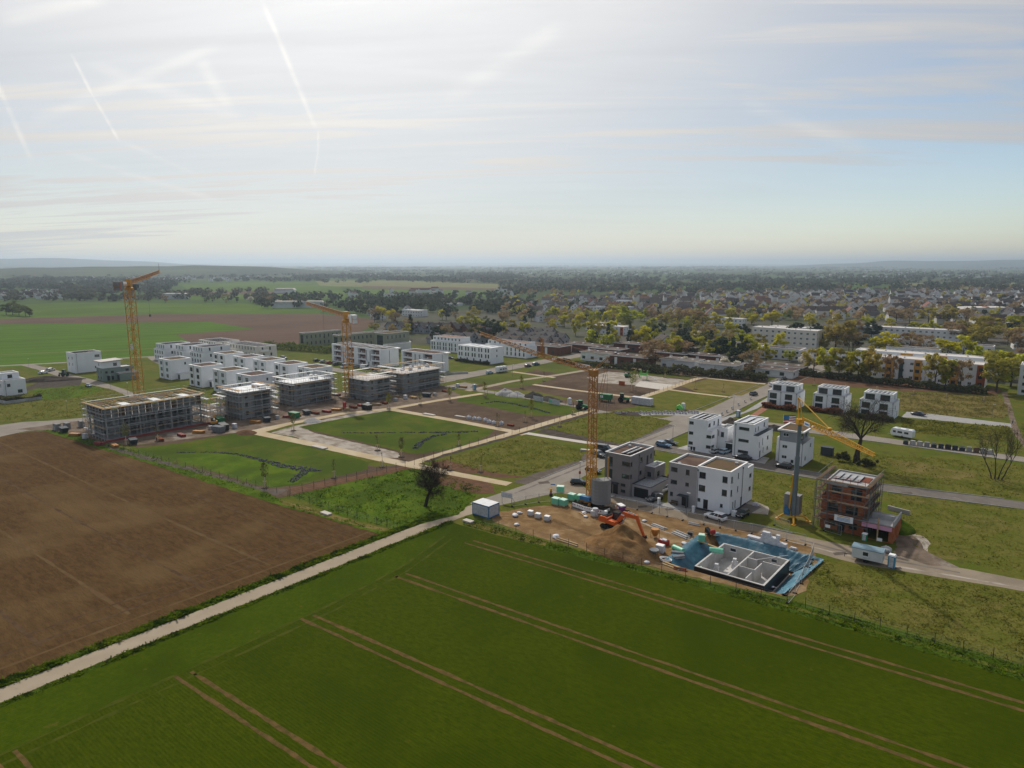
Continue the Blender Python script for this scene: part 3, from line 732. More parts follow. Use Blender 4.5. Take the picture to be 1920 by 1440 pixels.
def window_single(w, h, style):
 """the same window as one light mesh for buildings far off"""
 key = (round(w, 2), round(h, 2), style)
 if key in _w1cache: return _w1cache[key]
 mb = MB()
 t = 0.1
 n = 1 if w < 1.3 else 2
 mb.box(0, w, 0, .06, 0, h, 0)
 for k in range(n):
  x0, x1 = t + (w - t) * k / n, (w - t) * (k + 1) / n
  mb.quad((x0, -.006, t), (x1, -.006, t), (x1, -.006, h - t), (x0, -.006, h - t), 1)
 fm = 'frame_white' if style in 'Wb' else 'frame_dark'
 me = mb.mesh('window', (MATS[fm], MATS['glass_blue' if style == 'b' else 'glass']))
 _w1cache[key] = me
 return me

def wall_face(mb, o, ux, W, H, ops, depth, m=0):
 """wall skin with real openings and their reveals; o lower corner, ux along the wall, inward = up x ux"""
 o, ux = Vector(o), Vector(ux)
 up = Vector((0, 0, 1)); inn = up.cross(ux)
 us = sorted({0.0, W, *[a for q in ops for a in (q[0], q[0] + q[2])]})
 for i in range(len(us) - 1):
  a, b_ = us[i], us[i + 1]
  if b_ - a < 1e-4: continue
  cut = sorted((q[1], q[1] + q[3]) for q in ops if q[0] < (a + b_) / 2 < q[0] + q[2])
  z = 0.0
  for (z0, z1) in cut + [(H, H)]:
   if z0 - z > 1e-4:
    mb.quad(o + ux * a + up * z, o + ux * b_ + up * z, o + ux * b_ + up * z0, o + ux * a + up * z0, m)
   z = max(z, z1)
 for q in ops:
  a, z, w, h = q[:4]
  p = [o + ux * a + up * z, o + ux * (a + w) + up * z, o + ux * (a + w) + up * (z + h), o + ux * a + up * (z + h)]
  for k in range(4):
   c, d = p[k], p[(k + 1) % 4]
   mb.quad(c, d, d + inn * depth, c + inn * depth, m)

class Bld:
 """a building: an Empty at its corner with walls, roofs, windows, doors as parts"""
 def __init__(s, name, label, cat, x, y, rz=0.0, group=None, far=False):
  s.e = thing(name, label, cat, (x, y, 0.0), rz, group)
  s.far = far

 def face(s, f, x0, x1, y0, y1, z):
  return {'S': ((x0, y0, z), (1, 0, 0), x1 - x0, 0.0), 'E': ((x1, y0, z), (0, 1, 0), y1 - y0, R(90)),
    'N': ((x1, y1, z), (-1, 0, 0), x1 - x0, R(180)), 'W': ((x0, y1, z), (0, -1, 0), y1 - y0, R(-90))}[f]

 def block(s, x0, x1, y0, y1, z0, z1, m, ops={}, name='wall', rev=0.14, base=0.0, mats=None):
  mb = MB()
  for f in 'SENW':
   o, ux, W, rz = s.face(f, x0, x1, y0, y1, z0)
   wall_face(mb, o, ux, W, z1 - z0, ops.get(f, []), rev)
  w = mb.build(name, MATS[m], s.e)
  for f, lst in ops.items():
   o, ux, W, rz = s.face(f, x0, x1, y0, y1, z0)
   inn = Vector((0, 0, 1)).cross(Vector(ux))
   for q in lst:
    st = q[4] if len(q) > 4 else 'w'
    if st == 'o': continue
    loc = Vector(o) + Vector(ux) * q[0] + Vector((0, 0, q[1])) + inn * (rev - 0.075)
    nm = {'d': 'door', 'g': 'garage_door'}.get(st, 'window')
    if s.far and st in 'wWbv':
     obj(nm, window_single(q[2], q[3], st), s.e, loc, rz)
    else:
     fm, gm = window_mesh(q[2], q[3], st)
     wo = obj(nm, fm, s.e, loc, rz)
     obj('pane' if nm == 'window' else 'panel', gm, wo)
  return w

 def roof(s, x0, x1, y0, y1, z, m='roof_gravel', cop='coping', t=0.32, drop=0.35, over=0.03, ch=0.07):
  r = MB().box(x0 + t, x1 - t, y0 + t, y1 - t, z - drop - 0.12, z - drop).build('roof', MATS[m], s.e)
  p = MB()
  a, b_, c, d = x0 - over, x1 + over, y0 - over, y1 + over
  p.box(a, b_, c, y0 + t, z, z + ch); p.box(a, b_, y1 - t, d, z, z + ch)
  p.box(a, x0 + t, y0 + t, y1 - t, z, z + ch); p.box(x1 - t, b_, y0 + t, y1 - t, z, z + ch)
  q = z - drop - 0.1     # inner faces of the parapet
  p.quad((x0 + t, y0 + t, q), (x1 - t, y0 + t, q), (x1 - t, y0 + t, z), (x0 + t, y0 + t, z))
  p.quad((x1 - t, y0 + t, q), (x1 - t, y1 - t, q), (x1 - t, y1 - t, z), (x1 - t, y0 + t, z))
  p.quad((x1 - t, y1 - t, q), (x0 + t, y1 - t, q), (x0 + t, y1 - t, z), (x1 - t, y1 - t, z))
  p.quad((x0 + t, y1 - t, q), (x0 + t, y0 + t, q), (x0 + t, y0 + t, z), (x0 + t, y1 - t, z))
  p.build('parapet', MATS[cop], r)
  return r

 def slab(s, name, x0, x1, y0, y1, z0, z1, m, parent=None):
  return MB().box(x0, x1, y0, y1, z0, z1).build(name, MATS[m], parent or s.e)

 def pipe(s, x, y, z0, z1, m='pipe_grey'):
  mb = MB().bar((x, y, z0), (x, y, z1), 0.06, n=6)
  mb.box(x - 0.13, x + 0.13, y - 0.1, y + 0.1, z1 - 0.1, z1 + 0.25)
  return mb.build('downpipe', MATS[m], s.e)

 def solar(s, x0, x1, y0, y1, z, nx, ny, tilt=0.35):
  """rows of tilted panels on a flat roof"""
  dx, dy = (x1 - x0) / nx, (y1 - y0) / ny
  me = None
  for j in range(ny):
   for i in range(nx):
    if me is None:
     mb = MB()
     a, b_ = dx * 0.96, dy * 0.94
     mb.hexa([(0, 0, .05), (a, 0, .05 + tilt), (a, b_, .05 + tilt), (0, b_, .05), (0, 0, .09), (a, 0, .09 + tilt), (a, b_, .09 + tilt), (0, b_, .09)], 0)
     mb.quad((.05, .05, .097), (a - .05, .05, .097 + tilt * .95), (a - .05, b_ - .05, .097 + tilt * .95), (.05, b_ - .05, .097), 1)
     me = mb.mesh('solar_panel', (MATS['solar_frame'], MATS['solar']))
    obj('solar_panel', me, s.e, (x0 + dx * i, y0 + dy * j, z))

 def vent(s, x, y, z):
  MB().box(x - .3, x + .3, y - .3, y + .3, z, z + .45).build('roof_vent', MATS['steel'], s.e)

# ------------------------------------------------------------------ near houses along the side street
b = Bld('detached_house', 'warm grey cube house with corner windows beside the tall lattice crane', 'house', 14.9, 31.6, group='new cube houses along the side street')
b.block(0, 6.6, 0, 11.2, 0, 9.5, 'render_warmgrey', {
 'S': [(1.2, 6.4, .85, 2.2, 'v'), (1.2, 3.5, .85, 2.2, 'v'), (4.5, 7.1, 2.0, .95), (4.5, 4.2, 2.0, .95), (1.0, 0.05, 1.1, 2.45, 'd'), (2.3, 0.05, 1.3, 2.35, 'd'), (4.3, 2.2, 1.2, .65), (4.3, .8, 1.2, .65)],
 'E': [(.1, 7.1, .85, .95), (.1, 4.2, .85, .95), (4.6, 7.0, 1.0, 1.2), (4.4, 4.1, 1.0, 1.0), (7.6, 5.9, .9, 2.1, 'd'), (9.4, 7.0, .7, 1.1)]})
r = b.roof(0, 6.6, 0, 11.2, 9.5, 'roof_gravel')
b.solar(2.9, 5.3, 2.2, 9.2, 9.2, 2, 4, 0.3)
b.block(-2.0, -.01, 5.0, 10.5, 0, 5.4, 'render_warmgrey', {'S': [(.5, 2.9, .9, 1.2)]}); b.roof(-2.0, -.01, 5.0, 10.5, 5.4, 'roof_grey')
b.block(6.61, 9.0, 7.2, 12.4, 0, 5.7, 'render_warmgrey', {'S': [(.5, 3.3, 1.0, 1.1)], 'E': [(1.2, 3.2, 1.2, 1.3)]}); b.roof(6.61, 9.0, 7.2, 12.4, 5.7, 'roof_grey', drop=1.0)
b.slab('canopy', .7, 3.9, -1.2, -.01, 2.6, 2.8, 'plinth')
b.pipe(.5, -.09, 0, 8.9); b.pipe(6.7, 4.0, 0, 8.9); b.vent(1.6, 8.5, 9.15)
MB().box(1.15, 4.0, -3.0, -1.4, 0, .35).build('garden_step', MATS['paving_grey'], b.e)
g = Bld('garage', 'low grey garage with wide black door and pebble roof', 'garage', 21.55, 32.6)
g.block(0, 4.7, 0, 9.9, 0, 2.9, 'render_grey', {'S': [(.5, .06, 3.6, 2.3, 'g')]}); g.roof(0, 4.7, 0, 9.9, 2.9, 'roof_pebble', 'plinth', .18, .15)

b = Bld('semi_detached_house', 'grey half of the flat-roofed pair with a small canopy over its door', 'house', 29.7, 34.0, group='new cube houses along the side street')
b.block(0, 6.6, 0, 9.2, 0, 9.2, 'render_grey', {
 'S': [(.55, 7.3, 1.5, .95), (4.0, 7.1, .85, 1.2), (.55, 4.5, 1.5, .9), (4.0, 4.6, .8, .8), (.5, 1.7, .7, .9), (3.3, .05, 1.1, 2.25, 'd')]})
b.roof(0, 6.58, 0, 9.2, 9.2, 'roof_gravel')
b.slab('canopy', 2.7, 4.9, -1.3, -.01, 2.45, 2.6, 'plinth')
for cx in (4.75,): b.slab('canopy_wall', cx, cx + .12, -1.2, -.02, 0, 2.449, 'plinth')
b.vent(2.0, 1.0, 8.85)
MB().box(1.0, 2.6, -.9, -.45, .38, .46).box(1.0, 2.6, -.35, -.29, .5, .85).box(1.05, 1.12, -.85, -.3, 0, .38).box(2.48, 2.55, -.85, -.3, 0, .38).build('garden_bench', MATS['timber_dark'], None, (29.7, 34, .05), label='dark timber bench against the grey house front', cat='bench')
b = Bld('semi_detached_house', 'white three-storey half of the flat-roofed pair with dark plinth', 'house', 36.32, 34.0, group='new cube houses along the side street')
b.block(0, 7.3, 0, 9.6, .45, 9.55, 'render_white', {
 'S': [(.45, 6.6, 1.45, 1.35), (5.55, 6.6, 1.1, 1.35), (.45, 3.75, 1.45, 1.35), (5.55, 3.75, 1.1, 1.35), (.3, 1.35, .65, .75), (1.6, -.0, 1.05, 2.1, 'd'), (5.3, 1.15, .6, .75)],
 'E': [(.35, 6.6, .9, 1.35), (4.0, 6.7, .6, 1.25), (.35, 3.75, .9, 1.35), (4.0, 3.8, .6, 1.25), (1.7, .6, .55, 1.6), (3.0, .6, .55, 1.6), (6.2, 0.0, .9, 2.1, 'd')]})
b.slab('plinth', .05, 7.25, .05, 9.55, 0, .45, 'plinth')
b.roof(0, 7.3, 0, 9.6, 9.55, 'roof_sedum', 'coping_white')
b.block(2.0, 7.3, 9.61, 13.2, .3, 8.2, 'render_white', {'E': [(1.2, 5.4, 1.3, .9), (1.2, 2.4, 1.3, .9)]}); b.roof(2.0, 7.3, 9.61, 13.2, 8.2, 'roof_grey', drop=.8)
b.pipe(.2, -.09, .2, 8.6); b.pipe(7.4, 6.6, .2, 8.9); b.vent(5.5, 7.6, 9.2)
MB().box(7.6, 8.5, .6, 1.4, 0, 1.15).build('heat_pump', MATS['white_paint'], b.e)

b = Bld('detached_house', 'white cube house with solar roof and row of bins at its foot', 'house', 14.0, 77.8, group='new cube houses on the second street')
b.block(0, 6.9, 0, 10.5, 0, 6.3, 'render_white', {'S': [(.2, 4.6, 1.3, .85), (.2, 1.7, 1.3, .85), (5.4, 4.3, 1.4, .85), (5.4, 1.4, 1.4, .85)], 'E': [(.1, 4.3, 2.0, .85), (.1, 1.4, 2.0, .85), (4.6, 4.2, .7, 1.5), (7.0, 1.2, .9, 2.0, 'd')]})
b.block(0, 5.6, 0, 9.5, 6.301, 9.2, 'render_white', {'S': [(.2, 1.2, 1.3, .85)], 'E': [(.6, .9, 1.5, 1.0), (4.0, .9, 1.0, 1.1), (7.0, .1, .9, 2.0, 'd')]})
b.roof(0, 5.6, 0, 9.5, 9.2, 'roof_sedum'); b.solar(.8, 5.2, 1.2, 8.6, 8.9, 3, 3, .35)
b.slab('terrace_floor', 5.61, 6.9, 0, 10.5, 6.302, 6.42, 'coping')
b.block(6.91, 9.4, 5.0, 10.5, 0, 6.6, 'render_white', {'S': [(.6, 4.0, .9, 1.4)]}); b.roof(6.91, 9.4, 5.0, 10.5, 6.6, 'roof_grey')
b.pipe(7.0, 3.9, 0, 6.0)
g = Bld('garage', 'small flat garage with dark door between two white cube houses', 'garage', 22.9, 82.6)
g.block(0, 3.2, 0, 6.6, 0, 2.8, 'render_white', {'S': [(.2, .05, 2.8, 2.4, 'g')]}); g.roof(0, 3.2, 0, 6.6, 2.8, 'roof_grey', 'plinth', .15, .12)

b = Bld('detached_house', 'white cube house with three long slit windows and dark saloon in front', 'house', 26.5, 79.0, group='new cube houses on the second street')
b.block(0, 6.8, 0, 11.5, .25, 6.7, 'render_white', {'S': [(1.5, 4.3, 2.8, .75), (1.5, 1.2, 2.8, .75)], 'E': [(1.0, 3.2, .5, 1.4), (3.4, 3.4, .5, 1.9), (7.0, 4.2, 1.2, 1.0), (7.2, 1.2, 1.0, 1.0), (1.6, .1, .9, 2.0, 'd'), (4.2, 1.0, .6, 1.6)]})
b.slab('plinth', .05, 6.75, .05, 11.45, 0, .25, 'plinth')
b.block(0, 5.5, 0, 11.2, 6.701, 9.6, 'render_white', {'S': [(1.5, 1.1, 2.8, .8)], 'E': [(1.2, .8, .6, 1.1), (3.2, .8, .6, 1.1), (7.5, 1.0, 1.0, 1.2)]})
b.roof(0, 5.5, 0, 11.2, 9.6, 'roof_grey', 'coping_white'); b.solar(.9, 4.9, 1.5, 10.0, 9.3, 2, 4, .35)
b.slab('terrace_floor', 5.51, 6.8, 0, 11.5, 6.702, 6.8, 'plinth')
b.block(-1.4, -.01, 3.5, 9.5, 0, 6.0, 'render_white'); b.roof(-1.4, -.01, 3.5, 9.5, 6.0, 'roof_grey', t=.2)
b.pipe(.6, -.09, 0, 9.0)

b = Bld('detached_house', 'white cube house with grey clad top floor behind the tubular crane mast', 'house', 38.4, 80.4, group='new cube houses on the second street')
b.block(0, 6.2, 0, 9.2, .2, 6.2, 'render_white', {'S': [(.8, 4.1, 1.3, .85, 'W'), (.8, 1.3, 1.3, .85, 'W'), (4.5, 1.0, .75, 4.0, 'v'), (3.2, .5, .7, .8)], 'E': [(1.5, 1.0, 1.3, 1.2, 'W'), (5.5, 3.8, 1.3, 1.2, 'W')]})
b.slab('plinth', .04, 6.16, .04, 9.16, 0, .2, 'plinth')
b.block(-.02, 4.9, -.02, 8.4, 6.2, 9.1, 'render_slate', {'S': [(.9, 1.3, 1.4, .85, 'W')], 'E': [(1.8, .4, 2.0, 2.0), (5.5, .6, 1.2, 1.3)]})
b.roof(-.5, 6.2, -.5, 9.0, 9.25, 'roof_sedum', 'coping_white', .45, .12, 0, .1)
b.slab('roof_edge', -.5, 6.2, -.5, 9.0, 8.95, 9.12, 'coping_white')
b.block(-1.3, -.02, 2.0, 8.0, 0, 6.4, 'render_white'); b.roof(-1.3, -.02, 2.0, 8.0, 6.4, 'roof_grey', t=.2)
b.pipe(.1, -.1, 0, 8.6); b.pipe(5.9, -.1, 0, 6.0)

# three pairs with set-back top floors
for k, (x, y, lab) in enumerate(((10.0, 154.0, 'white pair house with solar roof nearest the far street corner'), (25.0, 157.8, 'middle one of the three white pair houses with solar roofs'), (40.6, 156.6, 'white pair house with solar roof half hidden by the bare tree'))):
 b = Bld('pair_house', lab, 'house', x, y, group='three white pair houses by the bare red strip')
 gnd = [(.8, .2, 2.6, 2.3), (6.3, .2, 2.6, 2.3)]; up = [(.8, 3.1, 2.6, 2.0), (6.3, 3.1, 2.6, 2.0)]
 b.block(0, 10.8, 0, 8.6, 0, 5.7, 'render_white', {'S': gnd + up, 'E': [(2.0, 3.2, .8, 1.4), (5.5, .2, .9, 2.1, 'd')]})
 b.roof(0, 10.8, 0, 8.6, 5.9, 'roof_grey', 'coping', .2, .5)
 b.block(.9, 9.9, 1.5, 8.6, 5.4, 8.3, 'render_white', {'S': [(.5, .5, 3.0, 2.0), (5.2, .5, 3.0, 2.0)], 'E': [(3.0, 1.0, .9, 1.2)]})
 b.roof(.9, 9.9, 1.5, 8.6, 8.3, 'roof_grey', 'coping_white')
 b.solar(1.4, 9.5, 2.2, 8.0, 8.05, 6, 3, .3)
 for px_ in (.35, 4.8, 10.4): b.pipe(px_, -.09, 0, 5.4)

# ------------------------------------------------------------------ rows of white cube houses
HG = 'white cube houses with brown roofs in two rows'
front = [(-230.5, 42, 'leftmost cube house of the front row, beside the open plot'), (-200.2, 41, 'second cube house of the front row, behind the long concrete shell'),
         (-179.7, 41, 'third cube house of the front row, above the white-roofed shell'), (-161, 40.8, 'last cube house of the front row, by the larger white-roofed shell')]
back = [(-231, 68.5, 'leftmost cube house of the back row'), (-211.8, 68, 'second cube house of the back row'), (-194.6, 68, 'third cube house of the back row'),
  (-176.4, 67.3, 'fourth cube house of the back row'), (-158.8, 67.3, 'last cube house of the back row, nearest the parked camper van')]
for k, (x, y, lab) in enumerate(front + back):
 b = Bld('cube_house', 'white ' + lab, 'house', x, y, group=HG)
 wsty = 'b' if k % 3 != 1 else 'w'
 ops = [(1.2, z, 2.2, 1.7, wsty) for z in (.7, 3.5, 6.3)] + [(6.6, z, 2.2, 1.7, wsty) for z in (.7, 3.5, 6.3)]
 b.block(0, 10.8, 0, 10, 0, 9.0, 'render_white', {'S': ops, 'E': [(6.6, 6.4, .8, 1.1)] + ([(7.2, 3.4, .8, 1.1)] if k % 2 else [])})
 b.roof(0, 10.8, 0, 10, 9.0, 'roof_gravel' if k % 2 else 'roof_sedum', 'coping_white', .55)
 b.pipe(4.4, -.09, 0, 8.5)
 b.block(10.82, 13.4, 3.0, 8.5, 0, 2.7, 'render_white', {'S': [(.4, .05, 2.0, 2.2, 'g')]}, name='garage_wall')
 b.slab('garage_roof', 10.81, 13.5, 2.9, 8.6, 2.7, 2.85, 'coping')
big = [(-295, 68.5, 12, 15, 'render_white', 'white block with roof terrace nearest the farm lane'), (-281, 72.5, 11.5, 14, 'render_white', 'white block with dark slot windows, second from the farm lane'),
       (-267, 75, 12.5, 16, 'render_white', 'white block with long upper window row behind the back row'), (-294, 93.5, 21, 13, 'render_cream', 'cream block with striped solar roof at the field edge'),
       (-266, 95, 31, 11, 'render_cream', 'long cream block with solar roof and corner balconies')]
for k, (x, y, w, d, m, lab) in enumerate(big):
 b = Bld('apartment_block', lab, 'building', x, y, group='larger blocks behind the cube houses')
 n = int(w / 3.0)
 ops = [(.9 + i * (w - 1.2) / n, z, .8 if k > 2 else 1.2, 1.7, 'w') for i in range(n) for z in (.9, 3.8)]
 b.block(0, w, 0, d, 0, 6.4, m, {'S': ops, 'E': [(d * .25, 3.8, 1.0, 1.5), (d * .65, 3.8, 1.0, 1.5)] + ([(d * .3, .9, 2.5, 1.9), (d * .5 + 2.2, .9, 1.4, 1.9)] if k == 4 else [])})
 s_ = .9 if k < 3 else .02
 b.block(s_, w - s_, s_, d - .02, 6.401, 9.0, m, {'S': [(.7 + i * (w - 2) / n, .5, .9, 1.6) for i in range(n)], 'E': [(d * .2, .5, .9, 1.6), (d * .6, .5, .9, 1.6)]})
 b.roof(s_, w - s_, s_, d - .02, 9.0, 'roof_gravel', 'coping_white')
 nn = max(3, int(w / 3.2))
 b.solar(s_ + 1.2, w - s_ - 1.0, 1.6, d - 1.6, 8.75, nn, 2, .3)
 if k == 4:
  for z in (3.3, 6.3): MB().box(w, w + 1.6, 1.0, 5.2, z, z + .18).box(w + 1.52, w + 1.6, 1.0, 5.2, z + .181, z + 1.1).build('balcony', MATS['coping_white'], b.e)

b = Bld('apartment_block', 'tall white house with narrow dark windows standing by the lane crossing', 'building', -284, 22.2)
b.block(0, 9.6, 0, 12, 0, 9.6, 'render_white', {'S': [(2, 6.4, .8, 1.0), (6.5, 6.6, .9, 1.2), (6.6, 3.6, .8, 1.2), (2.2, 3.3, .8, 1.4)], 'E': [(9.0, 7.0, 2.2, 1.2), (9.3, 4.2, 2.2, 1.2), (8.7, 1.6, 2.0, 1.0)]})
b.roof(0, 9.6, 0, 12, 9.6, 'roof_gravel', 'coping_white'); b.solar(2, 6, 1.5, 8, 9.3, 3, 3, .3)
b.pipe(9.69, 1.0, 0, 9.0)
b = Bld('detached_house', 'grey-green house with white upper storey and flat overhanging roof', 'house', -246, 21.2)
b.block(0, 6.8, 0, 13, 0, 5.8, 'render_green', {'S': [(1.0, 3.6, .8, 1.1), (4.4, 3.6, .8, 1.1), (1.0, .8, .8, 1.2), (4.0, .8, .8, 1.2)], 'E': [(1.0, 3.4, 1.0, 1.0), (3.4, 3.4, 1.2, 1.0), (9.6, 3.2, 1.4, 1.5), (1.6, .05, 1.3, 2.2, 'd'), (3.4, .3, 1.0, 1.8)]})
b.slab('terrace_floor', .2, 6.6, 7.8, 12.8, 5.4, 5.5, 'roof_pale')
b.block(.01, 6.79, .01, 7.7, 5.801, 8.6, 'render_white', {'E': [(4.6, .7, 1.6, 1.4)], 'S': [(2.6, 1.0, .8, 1.0)]})
MB().hexa([(-.8, -.8, 8.601), (7.5, -.8, 8.601), (7.5, 8.6, 8.9), (-.8, 8.6, 8.9), (-.8, -.8, 8.9), (7.5, -.8, 8.9), (7.5, 8.6, 9.2), (-.8, 8.6, 9.2)]).build('roof', MATS['roof_pale'], b.e)
b.pipe(6.9, 7.9, 0, 5.4)
b.block(6.82, 11.0, 5.5, 13.5, 0, 3.4, 'render_green', {'S': [(.6, .05, 2.6, 2.4, 'g')]}, name='garage_wall'); b.roof(6.82, 11.0, 5.5, 13.5, 3.4, 'roof_felt', 'coping', .2, .2)
b = Bld('detached_house', 'white house cut by the left edge, with walled garden', 'house', -243, -18.5)
b.block(0, 11.5, 0, 8, 0, 6.2, 'render_white', {'S': [(1, 3.5, 1, 1.2), (5, 3.5, 1, 1.2), (9, 3.5, 1, 1.2)], 'E': [(1.6, 3.6, 1.1, 1.2), (5.0, .8, 1.6, 1.3)]}); b.roof(0, 11.5, 0, 8, 6.2, 'roof_grey', 'coping_white')
b.block(.8, 8, 1, 7, 6.0, 8.6, 'render_white', {'E': [(2, .6, 1.6, 1.4)]}); b.roof(.8, 8, 1, 7, 8.6, 'roof_grey', 'coping_white'); b.pipe(11.6, 1.0, 0, 6)
# garden wall of that house
gw = MB().box(-231, -212.5, -23.5, -23.1, 0, 1.3).box(-212.9, -212.5, -23.1, -11, 0, 1.2).build('garden_wall', MATS['concrete'], None, label='long pale concrete garden wall beside the house at the left edge', cat='wall')

# ------------------------------------------------------------------ apartments with brick-red balconies
for (x, y, w, d, lab) in ((-214, 126, 40.5, 11.5, 'long white apartment block with four columns of red balconies'), (-163.8, 130.5, 23.5, 9.5, 'shorter white apartment block with red balconies and brown roof')):
 b = Bld('apartment_block', lab, 'building', x, y, group='apartment blocks with red balconies')
 nb = 4 if w > 30 else 2
 pitch = w / nb
 ops = []
 for i in range(nb):
  bx = pitch * i + (1.6 if i % 2 == 0 else pitch - 7.8)
  for z in (.5, 3.5, 6.5): ops.append((bx, z, 6.2, 2.3, 'o'))
 for i in range(nb // 2):
  cx = pitch * (2 * i + 1)
  for o_ in (-2.2, .9): ops.append((cx + o_, 2.6, 1.0, 5.6, 'v'))
  ops.append((cx - .6, .05, 1.2, 2.2, 'd'))
 b.block(0, w, 0, d, 0, 9.4, 'render_white', {'S': ops, 'E': [(5.0, 2.0, .5, 6.5, 'v')]}, rev=1.5)
 b.roof(0, w, 0, d, 9.4, 'roof_gravel', 'coping_white', .4)
 for i in range(nb):
  bx = pitch * i + (1.6 if i % 2 == 0 else pitch - 7.8)
  for z in (.5, 3.5, 6.5):
   q = obj('balcony_recess', _wcache.get('rec') or MB().box(0, 6.2, 0, .1, 0, 2.3).mesh('balcony_recess', MATS['timber_red']), b.e, (bx, 1.42, z))
   if 'rec' not in _wcache: _wcache['rec'] = q.data
   if 'recw' not in _wcache:
    mw = MB()
    mw.box(0, 1.5, -.03, -.004, .2, 2.1, 0)
    _wcache['recw'] = mw.mesh('balcony_glazing', MATS['glass'])
    mr = MB()
    for kk in range(8): mr.bar((.4 + kk * .77, 0, .0), (.4 + kk * .77, 0, .95), .025)
    mr.box(0, 6.2, -.04, .04, .95, 1.02); mr.box(2.7, 3.3, -.03, .03, .05, .9)
    _wcache['recr'] = mr.mesh('balcony_rail', MATS['frame_white'])
   [obj('balcony_glazing', _wcache['recw'], q, (wx, 0, 0)) for wx in (.6, 4.2)]; obj('balcony_rail', _wcache['recr'], q, (0, -1.25, 0))
 if w > 30: b.solar(4, w - 3, 2, d - 2, 9.15, 8, 2, .45)
 else: b.vent(12, 5, 9.1)
 MB().box(w, w + 1.6, d - 3.0, d, 8.9, 9.45).build('roof_overhang', MATS['coping_white'], b.e)

# white terraces
def terrace(x, y, w, d, h, lab, pent=False, n=5):
 b = Bld('terrace_row', lab, 'building', x, y, group='white terraces with tall slot windows', far=True)
 u = w / n
 ops = []
 for i in range(n):
  for o_ in (.9, u - 2.0):
   ops += [(i * u + o_, 6.0 if not pent else 3.3, .95, 2.0), (i * u + o_, 3.0 if not pent else .9, .95, 2.0)]
  ops += [(i * u + u * .5 - .5, .05, 1.0, 2.2, 'd')] if not pent else []
 hh = h if not pent else 6.0
 b.block(0, w, 0, d, 0, hh, 'render_white', {'S': ops, 'E': [(d * .45, hh - 2.4, .8, 1.2), (d * .45, hh - 5.2, .8, 1.2)]})
 b.roof(0, w, 0, d, hh, 'roof_white', 'coping_white', .25, .25)
 if pent:
  b.block(1.2, w - 1.2, 1.2, d, 6.0, h, 'render_white', {'S': [(1 + i * (w - 4) / 7, .8, 1.0, 1.2) for i in range(8)]})
  b.roof(1.2, w - 1.2, 1.2, d, h, 'roof_tile_red', 'coping_white', .2, .12)
 else:
  for i in range(1, n): b.slab('party_wall', i * u - .12, i * u + .12, .3, d - .3, hh - .24, hh + .16, 'coping_white')

terrace(-163, 170.3, 23.7, 10.5, 8.5, 'white flat-roofed terrace with tall paired windows facing the camper van')
terrace(-208, 194, 24.3, 10.5, 8.6, 'white terrace with set-back top floor behind the shorter block', True)
terrace(-169, 200, 30, 10, 8.3, 'white terrace with set-back top floor crossed by the crane jib', True)
# sage school buildings
for (x, y, w, d, h, lab) in ((-287.5, 155.5, 6, 28, 8.5, 'sage green school wing nearest the brown field'), (-260, 160.5, 7, 40, 8.6, 'middle sage green school wing with brown roof'), (-239, 176, 11, 19, 10, 'sage green school head building with glazed corner')):
 b = Bld('school_building', lab, 'building', x, y, group='sage green school', far=True)
 n = int(d / 3.4)
 b.block(0, w, 0, d, 0, h, 'render_sage', {'E': [(1.2 + i * 3.3, z, .9, 2.0) for i in range(n) for z in (1.0, h - 3.4)], 'S': [(w * .25, 1.0, w * .5, h - 2.2, 'v')]})
 b.roof(0, w, 0, d, h, 'roof_sedum', 'coping', .3, .3)
b = Bld('annex', 'low white annex with dark roof in front of the school', 'building', -226, 172)
b.block(0, 5, 0, 18, 0, 4.2, 'render_pale', {}); b.roof(0, 5, 0, 18, 4.2, 'roof_felt', 'coping')

# ------------------------------------------------------------------ larger blocks of the old town
def slab_block(x, y, w, d, floors, m, lab, roof='roof_pale', accents=(), group=None, pitch=3.4, name='apartment_block', win='W', cop='coping_white', wz=1.25, fz=2.85):
 b = Bld(name, lab, 'building', x, y, group=group, far=True)
 h = floors * fz + .6
 n = int(w / pitch)
 xs = 0.0
 def wins(W, ww=1.4):
  n_ = max(1, int(W / pitch))
  return [((i + .5) * W / n_ - ww / 2, .9 + f * fz, ww, wz, win) for i in range(n_) for f in range(floors)]
 b.block(0, w, 0, d, 0, h, m, {'S': wins(w), 'E': wins(d, .9)[:floors * 2]})
 b.roof(0, w, 0, d, h, roof, cop, .3, .2)
 for (a, ww, mm) in accents:
  MB().box(a, a + ww, -.5, -.01, 0, h - .3).build('facade_bay', MATS[mm], b.e)
  for f in range(floors):
   obj('window', window_single(min(1.6, ww * .6), 1.5, 'w'), b.e, (a + ww * .2, -.506, .8 + f * fz))
 for i in range(int(w / 9)): b.vent(4 + i * 8.5, d * .5, h - .2)
 return b

